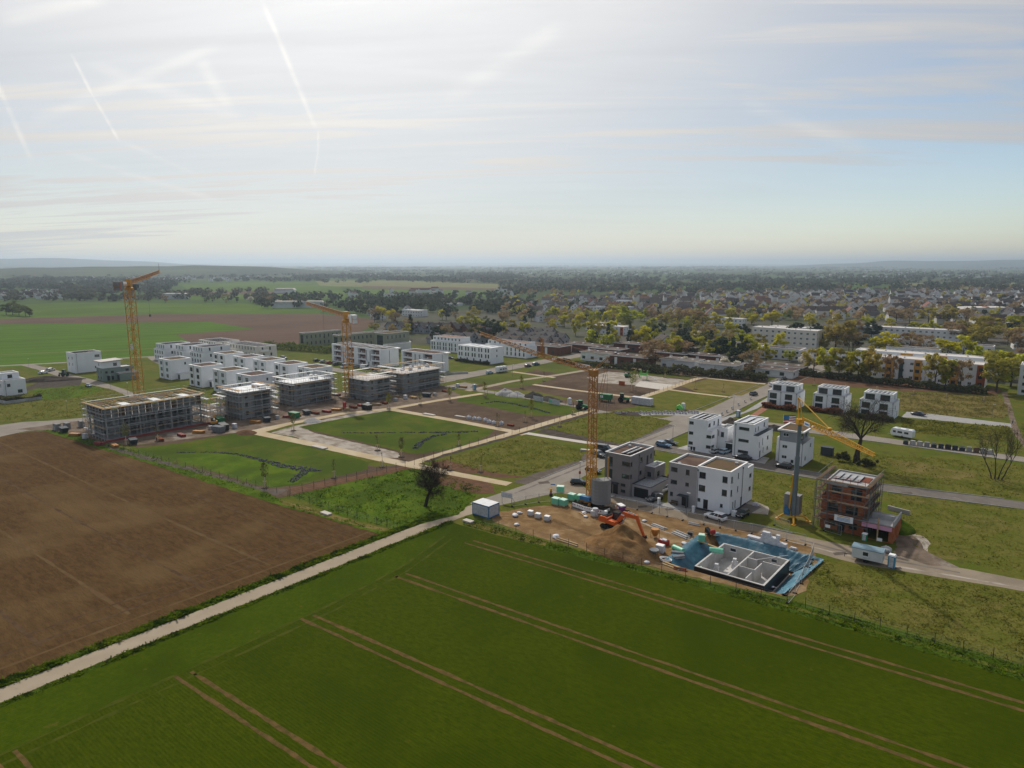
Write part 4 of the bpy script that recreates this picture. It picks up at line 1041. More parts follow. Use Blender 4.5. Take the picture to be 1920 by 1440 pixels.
slab_block(24.5, 249.5, 22, 11, 3, 'render_white', 'white block with ochre bays standing behind the row of willows', accents=((6.0, 3.5, 'render_ochre'), (11.6, 1.6, 'glass_blue'), (17.5, 3.0, 'render_ochre')), group='ochre and white apartment blocks', fz=3.1)
slab_block(47.0, 247.8, 21.8, 11, 3, 'render_white', 'white block with ochre and rust red end bays beside the footpath', accents=((9, 3.2, 'render_ochre'), (18.6, 3.2, 'render_rust')), group='ochre and white apartment blocks', fz=3.1)
slab_block(12.5, 272, 54, 10, 3, 'render_white', 'long white block with ochre panels behind the front pair', accents=((5, 4, 'render_ochre'), (20, 5, 'render_ochre'), (34, 5, 'render_ochre')), group='ochre and white apartment blocks', fz=3.1)
slab_block(80.5, 240, 16, 12, 4, 'render_pale', 'pale apartment tower cut by the right edge', win='w')
slab_block(-62, 334, 22, 12, 4, 'render_cream', 'cream four-storey block with stair slot rising above the trees', fz=3.0)
slab_block(-40, 330, 18, 11, 4, 'render_cream', 'cream four-storey block partly hidden by a big dark pine', fz=3.0)
slab_block(-58, 352, 26, 11, 4, 'render_pale', 'grey rooftop block set behind the cream blocks')
slab_block(-60, 291, 20, 10, 2, 'render_pale', 'grey gallery row with brown roof, first section', 'roof_felt', win='w')
slab_block(-39.5, 285, 22, 10, 2, 'render_pale', 'grey gallery row with brown roof, middle section', 'roof_felt', win='w')
slab_block(-17, 280, 24, 10, 2, 'render_pale', 'grey gallery row with brown roof, end section', 'roof_felt', win='w')
slab_block(-23, 428, 62, 11, 3, 'render_pale', 'long pale grey block stretching behind the orange ones')
slab_block(10, 372, 24, 10, 2, 'render_pale', 'pale two-storey row with dark roof behind the yellow tree', 'roof_felt')
slab_block(40, 366, 22, 10, 2, 'render_pale', 'pale two-storey row behind the brown-budded trees', 'roof_felt')
slab_block(15, 330, 26, 9, 2, 'render_pale', 'white row house just behind the long ochre-panelled block', 'roof_felt')
slab_block(-190, 343, 30, 12, 2, 'render_pale', 'flat-roofed pale school with rust end walls among the yellow trees', 'roof_pale', accents=((0.2, 1.2, 'render_rust'), (27.5, 2.2, 'render_rust')))
slab_block(-205, 362, 26, 10, 2, 'render_pale', 'second flat-roofed pale school wing', 'roof_pale')
slab_block(-300, 500, 22, 11, 3, 'render_pale', 'grey-white block of flats among dark pines', 'roof_grey')
slab_block(-272, 512, 20, 11, 3, 'render_pale', 'grey-white block of flats next to dark pines, right one', 'roof_grey')
slab_block(-330, 620, 16, 10, 3, 'render_white', 'small bright white block high in the old town', 'roof_grey')
slab_block(-150, 470, 30, 10, 2, 'render_pale', 'flat white pavilion beyond the greening trees', 'roof_pale')
slab_block(-430, 372, 22, 14, 2, 'render_pale', 'flat pale-roofed hall beyond the red-roofed rows', 'roof_pale', name='hall')
slab_block(-560, 520, 60, 16, 1, 'render_pale', 'long low hall with pale roof at the town edge', 'roof_pale', name='hall')

# flat-roofed brick terraces along the park
TG = 'flat-roofed brick bungalows by the park hedge'
for (x, y, w, d, lab) in ((-158, 222, 26, 12, 'brick bungalow row with white roof edge by the road bend'), (-140, 240, 26, 11, 'second brick bungalow row behind the road bend'),
                          (-112, 214, 22, 9, 'white-fronted bungalow row facing the park, first half'), (-92, 211, 22, 9, 'brick bungalow row facing the park, second half'),
                          (-118, 232, 20, 9, 'bungalow row in the second line, left part'), (-86, 238, 24, 9, 'bungalow row in the second line, middle part'),
                          (-60, 240, 22, 9, 'bungalow row in the second line, right part'), (-64, 214, 18, 11, 'grey-roofed pale bungalow behind the hedge, left one'),
                          (-43, 212, 18, 11, 'grey-roofed pale bungalow behind the hedge, right one'), (-30, 236, 28, 10, 'brick bungalow row by the corner garages'),
                          (-22, 222, 20, 9, 'long low garage row with pale doors'), (-128, 262, 26, 10, 'bungalow row in the third line, left part'), (-96, 262, 26, 10, 'bungalow row in the third line, right part')):
 b = Bld('bungalow_row', lab, 'building', x, y, group=TG, far=True)
 pale = 'pale' in lab or 'white' in lab.split()[0]
 n = int(w / 5.5)
 h = 3.2 if 'garage' in lab else 4.6
 b.block(0, w, 0, d, 0, h, 'render_pale' if pale else 'brick_red', {'S': [(.9 + i * w / n, 1.0, 2.0, 1.6, 'w') for i in range(n)], 'E': [(2.0, 1.2, 1.4, 1.3)]})
 for i in range(n):
  if not pale and i % 2 == 0: MB().box(i * w / n + 3.0, i * w / n + 4.6, -.12, -.01, .1, h - .6).build('white_panel', MATS['render_pale'], b.e)
 b.slab('roof', -.5, w + .5, -.7, d + .5, h + .0, h + .4, 'coping')
 b.slab('roof_felt', -.3, w + .3, -.5, d + .3, h + .4, h + .46, 'roof_felt' if 'grey' not in lab else 'asphalt_old')
 for i in range(n): MB().box(i * w / n + 2.0, i * w / n + 3.0, d * .45, d * .45 + 1.0, h + .46, h + .75).build('skylight', MATS['roof_white'], b.e)
# ------------------------------------------------------------------ concrete shells under construction
mat('concrete_light', (0.45, 0.435, 0.41), (0.38, 0.368, 0.35), 0.6, rough=0.9, col3=(0.52, 0.50, 0.475), scale3=0.4)
mat('net_grey', (0.20, 0.205, 0.21), (0.16, 0.165, 0.17), 1.0, rough=0.9)
mat('crane_yellow', (0.56, 0.265, 0.025), (0.48, 0.22, 0.022), 0.8, rough=0.5)
mat('crane_ochre', (0.42, 0.185, 0.035), (0.36, 0.155, 0.03), 0.8, rough=0.55)
mat('crane_bright', (0.66, 0.34, 0.020), (0.58, 0.29, 0.018), 0.8, rough=0.5)
mat('mast_steel', (0.17, 0.205, 0.225), (0.14, 0.17, 0.19), 0.4, rough=0.45, metallic=0.2)
mat('ballast', (0.27, 0.265, 0.26), (0.22, 0.215, 0.21), 0.7, rough=0.9)
mat('sign_blue', (0.06, 0.20, 0.45), rough=0.6)
mat('blue_paint', (0.035, 0.16, 0.33), (0.03, 0.14, 0.29), 1.0, rough=0.5)
mat('orange_paint', (0.62, 0.115, 0.018), (0.55, 0.10, 0.016), 1.0, rough=0.42)
mat('black_paint', (0.018, 0.019, 0.021), rough=0.5)
mat('rubber', (0.020, 0.020, 0.021), rough=0.9)
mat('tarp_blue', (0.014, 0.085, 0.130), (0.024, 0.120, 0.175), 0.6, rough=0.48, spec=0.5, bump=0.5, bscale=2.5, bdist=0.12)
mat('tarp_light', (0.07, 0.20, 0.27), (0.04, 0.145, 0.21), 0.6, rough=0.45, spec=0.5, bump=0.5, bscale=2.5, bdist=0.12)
mat('wrap_green', (0.16, 0.50, 0.33), (0.20, 0.56, 0.39), 1.5, rough=0.35)
mat('wrap_top', (0.52, 0.72, 0.60), (0.42, 0.64, 0.52), 1.5, rough=0.4)
mat('wrap_white', (0.58, 0.58, 0.60), (0.42, 0.42, 0.45), 2.0, rough=0.5, bump=0.3, bscale=5, bdist=0.08)
mat('block_white', (0.60, 0.60, 0.62), (0.48, 0.48, 0.51), 1.5, rough=0.85)
mat('hollow_brick', (0.33, 0.098, 0.042), (0.26, 0.076, 0.034), 1.6, rough=0.9, bump=0.2, bscale=8, bdist=0.03, col3=(0.36, 0.14, 0.07), scale3=0.7)
mat('insul_pink', (0.58, 0.30, 0.42), rough=0.8)
mat('toilet_green', (0.03, 0.28, 0.13), rough=0.5)
mat('toilet_blue', (0.06, 0.25, 0.36), rough=0.5)
mat('trailer_blue', (0.17, 0.25, 0.30), rough=0.5)
mat('magenta', (0.24, 0.03, 0.20), rough=0.5)
mat('red_paint', (0.34, 0.030, 0.025), rough=0.5)
mat('dark_green_paint', (0.02, 0.16, 0.055), rough=0.5)
mat('mound_earth', (0.190, 0.106, 0.044), (0.128, 0.070, 0.030), 0.5, rough=0.97, bump=0.9, bscale=2.5, bdist=0.18, col3=(0.24, 0.140, 0.062), scale3=0.35)
mat('gravel_heap', (0.28, 0.27, 0.26), (0.34, 0.33, 0.32), 2.0, rough=0.95, bump=0.6, bscale=6, bdist=0.08)
mat('dark_heap', (0.040, 0.036, 0.034), (0.06, 0.055, 0.05), 2.0, rough=0.95, bump=0.6, bscale=6, bdist=0.08)
mat('lime_green', (0.14, 0.55, 0.10), rough=0.5)

def scaffold(label, x0, x1, y0, y1, h, gap=0.5, wdt=1.4, bay=2.1, lift=2.0, sides='SENW', deckm=None, tm='steel'):
 s = thing('scaffold', label, 'scaffold', (0, 0, 0))
 st, le = MB(), MB()
 nl = int(h / lift) + 1
 def run(p, q, nrm):
  p, q, nrm = Vector(p), Vector(q), Vector(nrm)
  L = (q - p).length; n = max(1, int(round(L / bay))); d = (q - p) / n
  for i in range(n + 1):
   for o_ in (gap, gap + wdt):
    a = p + d * i + nrm * o_
    st.bar(a, a + Vector((0, 0, h + 1.0)), 0.05, n=4)
  for l in range(1, nl + 1):
   z = Vector((0, 0, l * lift))
   for o_ in (gap, gap + wdt): le.bar(p + nrm * o_ + z, q + nrm * o_ + z, 0.04, n=4)
   le.bar(p + nrm * (gap + wdt) + z + Vector((0, 0, 1.0)), q + nrm * (gap + wdt) + z + Vector((0, 0, 1.0)), 0.04, n=4)
   a, b_ = p + nrm * (gap + .05) + z, q + nrm * (gap + wdt - .05) + z
   MB().box(min(a.x, b_.x), max(a.x, b_.x), min(a.y, b_.y), max(a.y, b_.y), a.z + .03, a.z + .09).build('deck', MATS[deckm or ('timber' if (l + n) % 3 == 0 else 'steel')], s)
  for i in range(0, n, 2):
   for l in range(nl - 1):
    a = p + d * i + nrm * (gap + wdt) + Vector((0, 0, l * lift)); b_ = p + d * (i + 1) + nrm * (gap + wdt) + Vector((0, 0, (l + 1) * lift))
    le.bar(a, b_, 0.028, n=4)
 e = gap + wdt
 if 'S' in sides: run((x0 - e, y0, 0), (x1 + e, y0, 0), (0, -1, 0))
 if 'N' in sides: run((x0 - e, y1, 0), (x1 + e, y1, 0), (0, 1, 0))
 if 'E' in sides: run((x1, y0, 0), (x1, y1, 0), (1, 0, 0))
 if 'W' in sides: run((x0, y0, 0), (x0, y1, 0), (-1, 0, 0))
 st.build('standards', MATS[tm], s, kind='stuff')
 le.build('ledgers', MATS[tm], s, kind='stuff')
 return s

def shell(label, x0, x1, y0, y1, h, roof='roof_white', floors=3):
 b = Bld('concrete_shell', label, 'building', x0, y0, group='concrete shells under construction')
 w, d = x1 - x0, y1 - y0
 fh = (h - .5) / floors
 for f in range(floors):
  b.slab('floor_slab', -.1, w + .1, -.1, d + .1, f * fh, f * fh + .25, 'concrete')
 opsE, opsS = [], []
 n = 2 if d < 14 else 3
 for f in range(floors):
  z = f * fh + .25 + .02
  for i in range(n): opsE.append((d * .42 + i * d * .56 / n, z, d * .56 / n - .35, fh - .7, 'o'))
  opsE.append((d * .12, z + .8, 1.1, 1.3, 'o'))
  opsS += [(w * .15, z + .7, 1.4, 1.5, 'o'), (w * .65, z + .7, 1.4, 1.5, 'o')]
 b.block(0, w, 0, d, .001, h - .35, 'concrete_shell', {'E': opsE, 'S': opsS}, rev=.3)
 b.slab('inner_wall', .6, .8, .6, d - .6, .26, h - .5, 'concrete_shell')
 b.slab('inner_wall', w * .5, w * .5 + .2, .6, d - .6, .26, h - .5, 'concrete_shell')
 b.slab('inner_wall', .82, w - .6, d * .38, d * .38 + .2, .26, h - .5, 'concrete_shell')
 b.slab('roof_slab', -1.2, w + 1.2, -1.2, d + 1.2, h - .349, h - .05, 'concrete')
 b.slab('roof_cover', -1.0, w + 1.0, -1.0, d + 1.0, h - .05, h, roof)
 return b

s2 = shell('concrete shell with white roof and stacked panels on top', -131, -120.3, 19.4, 30.5, 9.2)
s3 = shell('larger white-roofed concrete shell beside the sand path', -135.5, -126, 43.5, 60, 8.5)
s4 = shell('concrete shell with pale roof in front of the back tower crane', -124.5, -112.6, 67.4, 78.5, 8.2, 'roof_pale')
s5 = shell('concrete shell with cluttered roof nearest the cross street', -126, -114, 86.4, 107.5, 8.2, 'roof_pale')
for (x0, x1, y0, y1, h, t) in ((-131, -120.3, 19.4, 30.5, 9.4, 'next to the long shell'), (-135.5, -126, 43.5, 60, 8.8, 'round the larger white-roofed shell'), (-124.5, -112.6, 67.4, 78.5, 8.4, 'round the shell below the back tower crane'), (-126, -114, 86.4, 107.5, 8.4, 'round the shell nearest the cross street')):
 scaffold('steel scaffold ' + t, x0, x1, y0, y1, h)
for k, (x, y) in enumerate(((-126.5, 27), (-123.5, 27.2))):
 MB().box(0, 2.6, 0, 2.2, 0, 1.3, 0).box(.4, 2.2, -.06, -.01, .2, .9, 1).build('panel_stack', (MATS['coping_white'], MATS['timber']), None, (x, y, 9.2), label=('left' if k == 0 else 'right') + ' pale insulation panel stack on the first white shell roof', cat='panel stack')
for k, (x, y) in enumerate(((-130.5, 53.5), (-129.0, 54.6))):
 MB().box(0, 1.1, 0, 1.1, 0, 1.6).box(1.12, 1.5, .1, 1.0, 0, 1.1).build('roll_stack', MATS['coping_white'], None, (x, y, 8.5), label=('left' if k == 0 else 'right') + ' white roll bundle standing upright on the larger white shell roof', cat='bundle')
for k in range(9):
 x, y = -124 + (k % 3) * 3.2 + rng.uniform(-.5, .5), 89 + k * 1.9
 MB().box(0, 1.2, 0, 1.6, 0, .7 + .2 * (k % 3)).box(.2, 1.0, .2, 1.3, .72 + .2 * (k % 3), .95 + .2 * (k % 3)).build('pallet_load', MATS['wrap_white' if k % 3 else 'roof_grey'], None, (x, y, 8.2), rz=.2 * k, label='grey-white pallet load on the cluttered shell roof, number %s from the near end' % ('one', 'two', 'three', 'four', 'five', 'six', 'seven', 'eight', 'nine')[k], cat='pallet', group='pallet loads on the cluttered roof')
# long shell: open storeys, formwork on top
b = Bld('concrete_shell', 'long open concrete shell with formwork beams on top beside the ploughed field', 'building', -138.0, -21.5, group='concrete shells under construction')
W_, D_ = 13.2, 29.5
for f, z in enumerate((.0, 3.2, 6.3)):
 b.slab('floor_slab', 0, W_, 0, D_, z, z + .28, 'concrete')
for f, z in enumerate((.28, 3.48)):
 for j in range(7):
  for xx in (.3, W_ / 2, W_ - .6):
   b.slab('column', xx, xx + .35, .2 + j * (D_ - .75) / 6, .55 + j * (D_ - .75) / 6, z, z + 2.82 if f else z + 2.92, 'concrete')
 for (ya, yb) in ((4, 5), (12, 12.3), (20, 20.3), (26, 27)):
  b.slab('inner_wall', 1.0, W_ - 1.0, ya, ya + .25, z, z + 2.8, 'concrete_shell')
 b.slab('inner_wall', 3.0, 3.25, .4, D_ - .4, z, z + 2.8, 'concrete_shell')
for j in range(15):                                 # top storey: upright wall formwork panels
 b.slab('formwork_panel', W_ - .25, W_ - .12, j * D_ / 15 + .12, (j + 1) * D_ / 15 - .12, 6.58, 9.3 - (.25 if j % 3 == 1 else 0), 'timber_dark' if j % 4 == 2 else 'net_grey')
for j in range(7): b.slab('formwork_panel', j * W_ / 7 + .1, (j + 1) * W_ / 7 - .1, .05, .18, 6.58, 9.3, 'timber_dark' if j % 3 == 2 else 'net_grey')
b.slab('deck_edge', W_ - .6, W_ + .5, -.5, D_ + .5, 9.45, 9.62, 'timber'); b.slab('deck_edge', -.5, .6, -.5, D_ + .5, 9.45, 9.62, 'timber')
b.slab('deck_edge', .61, W_ - .61, -.5, .6, 9.45, 9.62, 'timber'); b.slab('deck_edge', .61, W_ - .61, D_ - .6, D_ + .5, 9.45, 9.62, 'timber')
for j in range(26):
 y = .9 + j * (D_ - 1.8) / 25
 b.slab('formwork_beam', .7, W_ - .7, y, y + .16, 9.3, 9.52, ('timber', 'timber_dark', 'crane_yellow', 'concrete')[(j * 7) % 4 if j % 5 else 0])
for j in range(6): b.slab('deck_panel', 1.0 + (j % 2) * 5, 5.6 + (j % 2) * 5.5, 1.5 + j * 4.6, 3.9 + j * 4.6, 9.53, 9.58, 'coping' if j % 2 else 'timber_dark')
scaffold('steel scaffold wrapped round the long open shell', -138, -124.8, -21.5, 8, 9.2, gap=.3, wdt=.8)
scaffold('stair scaffold tower at the far end of the long shell', -128, -125, 10.5, 14, 7, sides='SEN')
MB().box(-123, -121.8, -24, 9, 0, .5).build('barrier_beam', MATS['board_red'], None, label='long red-brown safety board lying along the long shell', cat='board')

# ------------------------------------------------------------------ cranes
def lattice(mb, p, q, w, h, n, r=0.07, rd=0.04, tri=False, w2=None):
 """lattice boom from p to q: four (or three) chords with zigzag bracing"""
 p, q = Vector(p), Vector(q)
 d = (q - p).normalized()
 side = d.cross(Vector((0, 0, 1)))
 side = Vector((1, 0, 0)) if side.length < 1e-3 else side.normalized()
 up = side.cross(d).normalized()
 def ring(t):
  c = p + (q - p) * t
  k = 1.0 if w2 is None else (1 - t) + t * w2
  if tri: return [c - side * w / 2 * k, c + side * w / 2 * k, c + up * h * k]
  return [c - side * w / 2 * k - up * h / 2 * k, c + side * w / 2 * k - up * h / 2 * k, c + side * w / 2 * k + up * h / 2 * k, c - side * w / 2 * k + up * h / 2 * k]
 a, b_ = ring(0), ring(1)
 m = len(a)
 for k in range(m): mb.bar(a[k], b_[k], r, n=4)
 for i in range(n):
  r0, r1 = ring(i / n), ring((i + 1) / n)
  for k in range(m):
   k2 = (k + 1) % m
   mb.bar(r0[k], r0[k2], rd, n=4)
   if (i + k) % 2: mb.bar(r0[k], r1[k2], rd, n=4)
   else: mb.bar(r0[k2], r1[k], rd, n=4)
 return mb

def tower_crane(label, x, y, hz, jib_ang, jib_len, cj_len, rise, rot=0.3, mast_w=2.6, cwm='ballast'):
 t = thing('tower_crane', label, 'crane', (x, y, 0), rot)
 m = MB(); nsec = int(hz / 2.3)
 hw = mast_w / 2
 for sx in (-1, 1):
  for sy in (-1, 1): m.bar((sx * hw, sy * hw, 0), (sx * hw, sy * hw, hz), .19, n=4)
 for i in range(nsec):
  z0, z1 = hz * i / nsec, hz * (i + 1) / nsec
  cs = [(-hw, -hw), (hw, -hw), (hw, hw), (-hw, hw)]
  for k in range(4):
   a, c = cs[k], cs[(k + 1) % 4]
   m.bar((*a, z0), (*c, z0), .09, n=4)
   if (i + k) % 2: m.bar((*a, z0), (*c, z1), .085, n=4)
   else: m.bar((*c, z0), (*a, z1), .085, n=4)
 m.build('mast', MATS['crane_yellow'], t)
 for i in range(1, int(hz / 9)):
  for sx in (-1, 1):
   for sy in (-1, 1): MB().box(sx * hw - .2, sx * hw + .2, sy * hw - .2, sy * hw + .2, i * 9 - .35, i * 9 + .35).build('mast_joint', MATS['crane_yellow'], t)
 MB().box(-3, 3, -3, 3, 0, .6).build('foundation', MATS['ballast'], t)
 u = obj('slewing_unit', MB().lathe([(1.5, 0), (1.6, .3), (1.6, .9), (1.2, 1.2)], n=14).box(-.9, .9, -.9, .9, 1.2, 4.2).mesh('slewing_unit', MATS['crane_yellow']), t, (0, 0, hz), jib_ang - rot)
 j = MB(); lattice(j, (1.0, 0, 2.2), (jib_len, 0, 2.2 + rise), 1.3, 1.5, int(jib_len / 1.5), .13, .075, tri=True, w2=.75)
 j.build('jib', MATS['crane_ochre'], u)
 c = MB(); lattice(c, (-1.0, 0, 2.0), (-cj_len, 0, 2.0), 1.6, .5, 6, .09, .05)
 c.box(-cj_len, -1, -.7, .7, 1.72, 1.78); c.build('counter_jib', MATS['crane_yellow'], u)
 cw = MB()
 for k in range(4): cw.box(-cj_len + .2 + k * .72, -cj_len + .86 + k * .72, -1.1, 1.1, .6 if k % 2 else .3, 3.4)
 cw.build('counterweight', MATS[cwm], u)
 for s_ in (-1.2, 1.12): MB().box(-cj_len, -cj_len + .25, s_, s_ + .1, .2, 3.5).build('end_frame', MATS['orange_paint'], u)
 cb = obj('cab', MB().box(1.2, 3.2, -2.4, -1.0, 0.0, 2.3).mesh('cab', MATS['mast_steel']), u)
 MB().box(1.6, 3.22, -2.42, -.98, .8, 2.0).build('cab_window', MATS['glass'], cb)
 MB().box(-6, -3.4, -.6, .6, 1.8, 3.2).build('winch_box', MATS['white_paint'], u)
 tr = MB().box(jib_len * .55 - .7, jib_len * .55 + .7, -.5, .5, 1.55 + rise * .55, 1.9 + rise * .55).build('trolley', MATS['crane_yellow'], u)
 MB().bar((jib_len * .55, 0, 1.6 + rise * .5), (jib_len * .55, 0, -hz * .25), .03).box(jib_len * .55 - .25, jib_len * .55 + .25, -.2, .2, -hz * .25 - .9, -hz * .25).build('hook_line', MATS['black_paint'], tr)
 return t, u

def heading(dx, dy):
 """angle of a direction given across / away from the camera"""
 return math.atan2(dy, dx) + HEAD

tc, tu = tower_crane('tallest yellow tower crane rising behind the long open shell', -184.4, 13.2, 42.0, heading(-5, 34), 34.5, 11, 3.9, rot=.25)
MB().box(-.06, 1.6, -1.17, -1.13, 0, 1.9).build('mast_sign', MATS['white_paint'], tc, (-.8, 0, 19.5))
MB().bar((34, 0, 7.0), (34, 0, 10), .05).build('antenna', MATS['black_paint'], tu)
tower_crane('yellow tower crane with white counterweight behind the middle shells', -123.2, 66.5, 29.5, heading(-26, 38), 47, 9, 2.6, rot=.1, mast_w=2.3, cwm='white_paint')

# self-erecting crane by the excavator
t = thing('folding_crane', 'ochre folding jib crane standing on the dug-up plot', 'crane', (17.2, 22.3, 0))
m = MB()
lattice(m, (0, 0, 1.2), (0, 0, 14.5), 1.5, 1.5, 11, .13, .075); m.build('lower_mast', MATS['crane_yellow'], t)
m = MB(); lattice(m, (0, 0, 14.4), (0, 0, 28.6), 1.3, 1.3, 13, .12, .07); m.build('upper_mast', MATS['crane_ochre'], t)
ang = heading(-27, 36)
u = obj('jib_head', MB().box(-.8, .8, -.7, .7, 0, 1.4).mesh('jib_head', MATS['crane_ochre']), t, (0, 0, 28.4), ang)
m = MB(); lattice(m, (.6, 0, .9), (17, 0, 2.2), .95, .95, 14, .09, .055, tri=True); m.build('jib', MATS['crane_ochre'], u)
m = MB(); lattice(m, (17, 0, 2.2), (43, 0, 5.6), .9, .9, 22, .085, .05, tri=True, w2=.7); m.build('jib', MATS['crane_ochre'], u)
m = MB(); lattice(m, (17, 0, 2.6), (17.3, 0, 6.6), .5, .5, 4, .06, .03); m.build('jib_post', MATS['crane_ochre'], u)
m = MB()
for s_ in (-.45, .45): m.bar((.2, s_, 1.2), (-4.4, s_ * .6, 4.6), .09); m.bar((-4.4, s_ * .6, 4.6), (-1.2, s_, -7.5), .05)
for k in range(4): m.bar((-1 - k, -.4, 1.9 + k * .75), (-1 - k, .4, 1.9 + k * .75), .04)
m.build('back_stay', MATS['crane_ochre'], u)
MB().bar((-4.4, 0, 4.6), (17.3, 0, 6.6), .04).bar((17.3, 0, 6.6), (40, 0, 5.7), .035).bar((-4.4, 0, 4.6), (8, 0, 2.4), .035).build('tie_rod', MATS['crane_ochre'], u)
MB().bar((-4.2, 0, 4.4), (-4.0, 0, -26), .025).build('rope', MATS['black_paint'], u)
MB().box(1.8, 6.4, -.62, -.56, 1.0, 2.1, 0).box(3.0, 6.0, -.635, -.621, 1.35, 1.75, 1).box(2.1, 2.6, -.635, -.621, 1.3, 1.8, 1).build('jib_sign', (MATS['white_paint'], MATS['sign_blue']), u)
MB().box(-2.4, 2.4, -.25, .25, .5, .9).box(-.25, .25, -2.4, 2.4, .45, .88).box(-1.3, 1.3, -1.3, 1.3, .6, 1.2).build('base_frame', MATS['crane_ochre'], t, (0, 0, 0), .4)
for k in range(4):
 a = .4 + k * math.pi / 2
 MB().box(-.4, .4, -.4, .4, 0, .5).build('foot_plate', MATS['timber_dark'], t, (2.4 * math.cos(a), 2.4 * math.sin(a), 0), a)
MB().box(-1.3, 1.2, -.6, .5, 1.2, 2.1).build('power_unit', MATS['blue_paint'], t, (-.4, -1.3, 0))
for k in range(7):                                   # curved ballast slabs
 mb = MB(); pts = []
 for i in range(9):
  a = R(-58 + 116 * i / 8); pts.append((2.35 * math.cos(a), 2.35 * math.sin(a)))
 ring = pts + [(-.2, 2.1), (-.2, -2.1)]
 n_ = len(ring); i0 = 0
 mb.v = [(p[0], p[1], 0) for p in ring] + [(p[0], p[1], .74) for p in ring]
 mb.f = [tuple(reversed(range(n_))), tuple(range(n_, 2 * n_))] + [(i, (i + 1) % n_, n_ + (i + 1) % n_, n_ + i) for i in range(n_)]
 mb.m = [0] * len(mb.f)
 mb.build('ballast_slab', MATS['ballast'], t, (2.1, .3, 1.0 + k * .76), R(-35))
MB().bar((3.4, 1.2, 6.3), (3.4, 1.2, 11), .16).build('jack_tube', MATS['crane_yellow'], t)
m = MB(); m.bar((.7, -.6, 9.5), (1.9, -1.4, 6.4), .1).bar((.7, -.6, 6), (-.9, .3, 1.3), .09).build('strut', MATS['crane_yellow'], t)

# crane with tubular mast by the brick house
t = thing('folding_crane', 'crane with grey tubular mast and bright yellow jib beside the brick house', 'crane', (54.7, 40.3, 0))
MB().bar((0, 0, 1.0), (0, 0, 13.5), .5, n=8).bar((0, 0, 13.5), (0, 0, 20.4), .4, n=8).build('mast', MATS['mast_steel'], t)
u = obj('jib_head', MB().box(-.6, .6, -.6, .6, 0, 1.1).mesh('jib_head', MATS['crane_bright']), t, (0, 0, 20.2), heading(2.6, -23))
m = MB(); lattice(m, (.5, 0, .5), (10.5, 0, .4), 1.0, 1.1, 10, .075, .045, tri=True); m.build('jib', MATS['crane_bright'], u)
m = MB(); lattice(m, (10.5, 0, .4), (24, 0, .1), .9, 1.0, 14, .065, .04, tri=True, w2=.55); m.build('jib', MATS['crane_bright'], u)
m = MB()
for s_ in (-.4, .4): m.bar((.2, s_, 1.0), (-1.2, s_ * .3, 5.2), .11)
m.bar((-1.2, 0, 5.2), (10.3, 0, 1.6), .1).bar((-1.2, 0, 5.2), (-1.0, 0, 0), .06)
m.build('jib_tower', MATS['crane_bright'], u)
MB().lathe([(.28, -.3), (.42, -.2), (.42, .2), (.28, .3)], n=10, c=(10.5, 0, 1.5)).build('sheave', MATS['crane_bright'], u)
MB().box(2.6, 4.6, -.62, -.56, .45, 1.25, 0).box(2.9, 4.3, -.635, -.621, .7, 1.0, 1).build('jib_sign', (MATS['white_paint'], MATS['sign_blue']), u)
m = MB().bar((-.9, -.2, 1.4), (-.5, -.1, 9.6), .22).bar((-1.0, -.5, 7.0), (-.1, .1, 7.0), .1).build('erecting_mast', MATS['crane_bright'], t)
for k in range(8):
 for s_ in (-1, 1):
  MB().box(-.55, .55, -.9, .9, 0, .46).build('ballast_slab', MATS['ballast'], t, (s_ * 1.0 - .5, .9, 1.3 + k * .5), 0)
MB().hexa([(-.6, -.5, .8), (.5, -.6, .8), (.6, .1, .8), (-.6, .1, .8), (-.5, -.5, 2.6), (.2, -.5, 2.0), (.2, .1, 2.0), (-.5, .1, 2.8)]).build('control_box', MATS['blue_paint'], t, (-1.0, -.6, .5))
for k, a in enumerate((R(200), R(290), R(20), R(110))):
 q = Vector((math.cos(a) * 3.0, math.sin(a) * 3.0, 0))
 MB().bar((0, 0, 1.05), (q.x * .6, q.y * .6, 1.15), .22, n=6).bar((q.x * .6, q.y * .6, 1.15), (q.x, q.y, .25), .2, n=6).box(q.x - .4, q.x + .4, q.y - .4, q.y + .4, 0, .16).build('outrigger', MATS['crane_bright'], t)

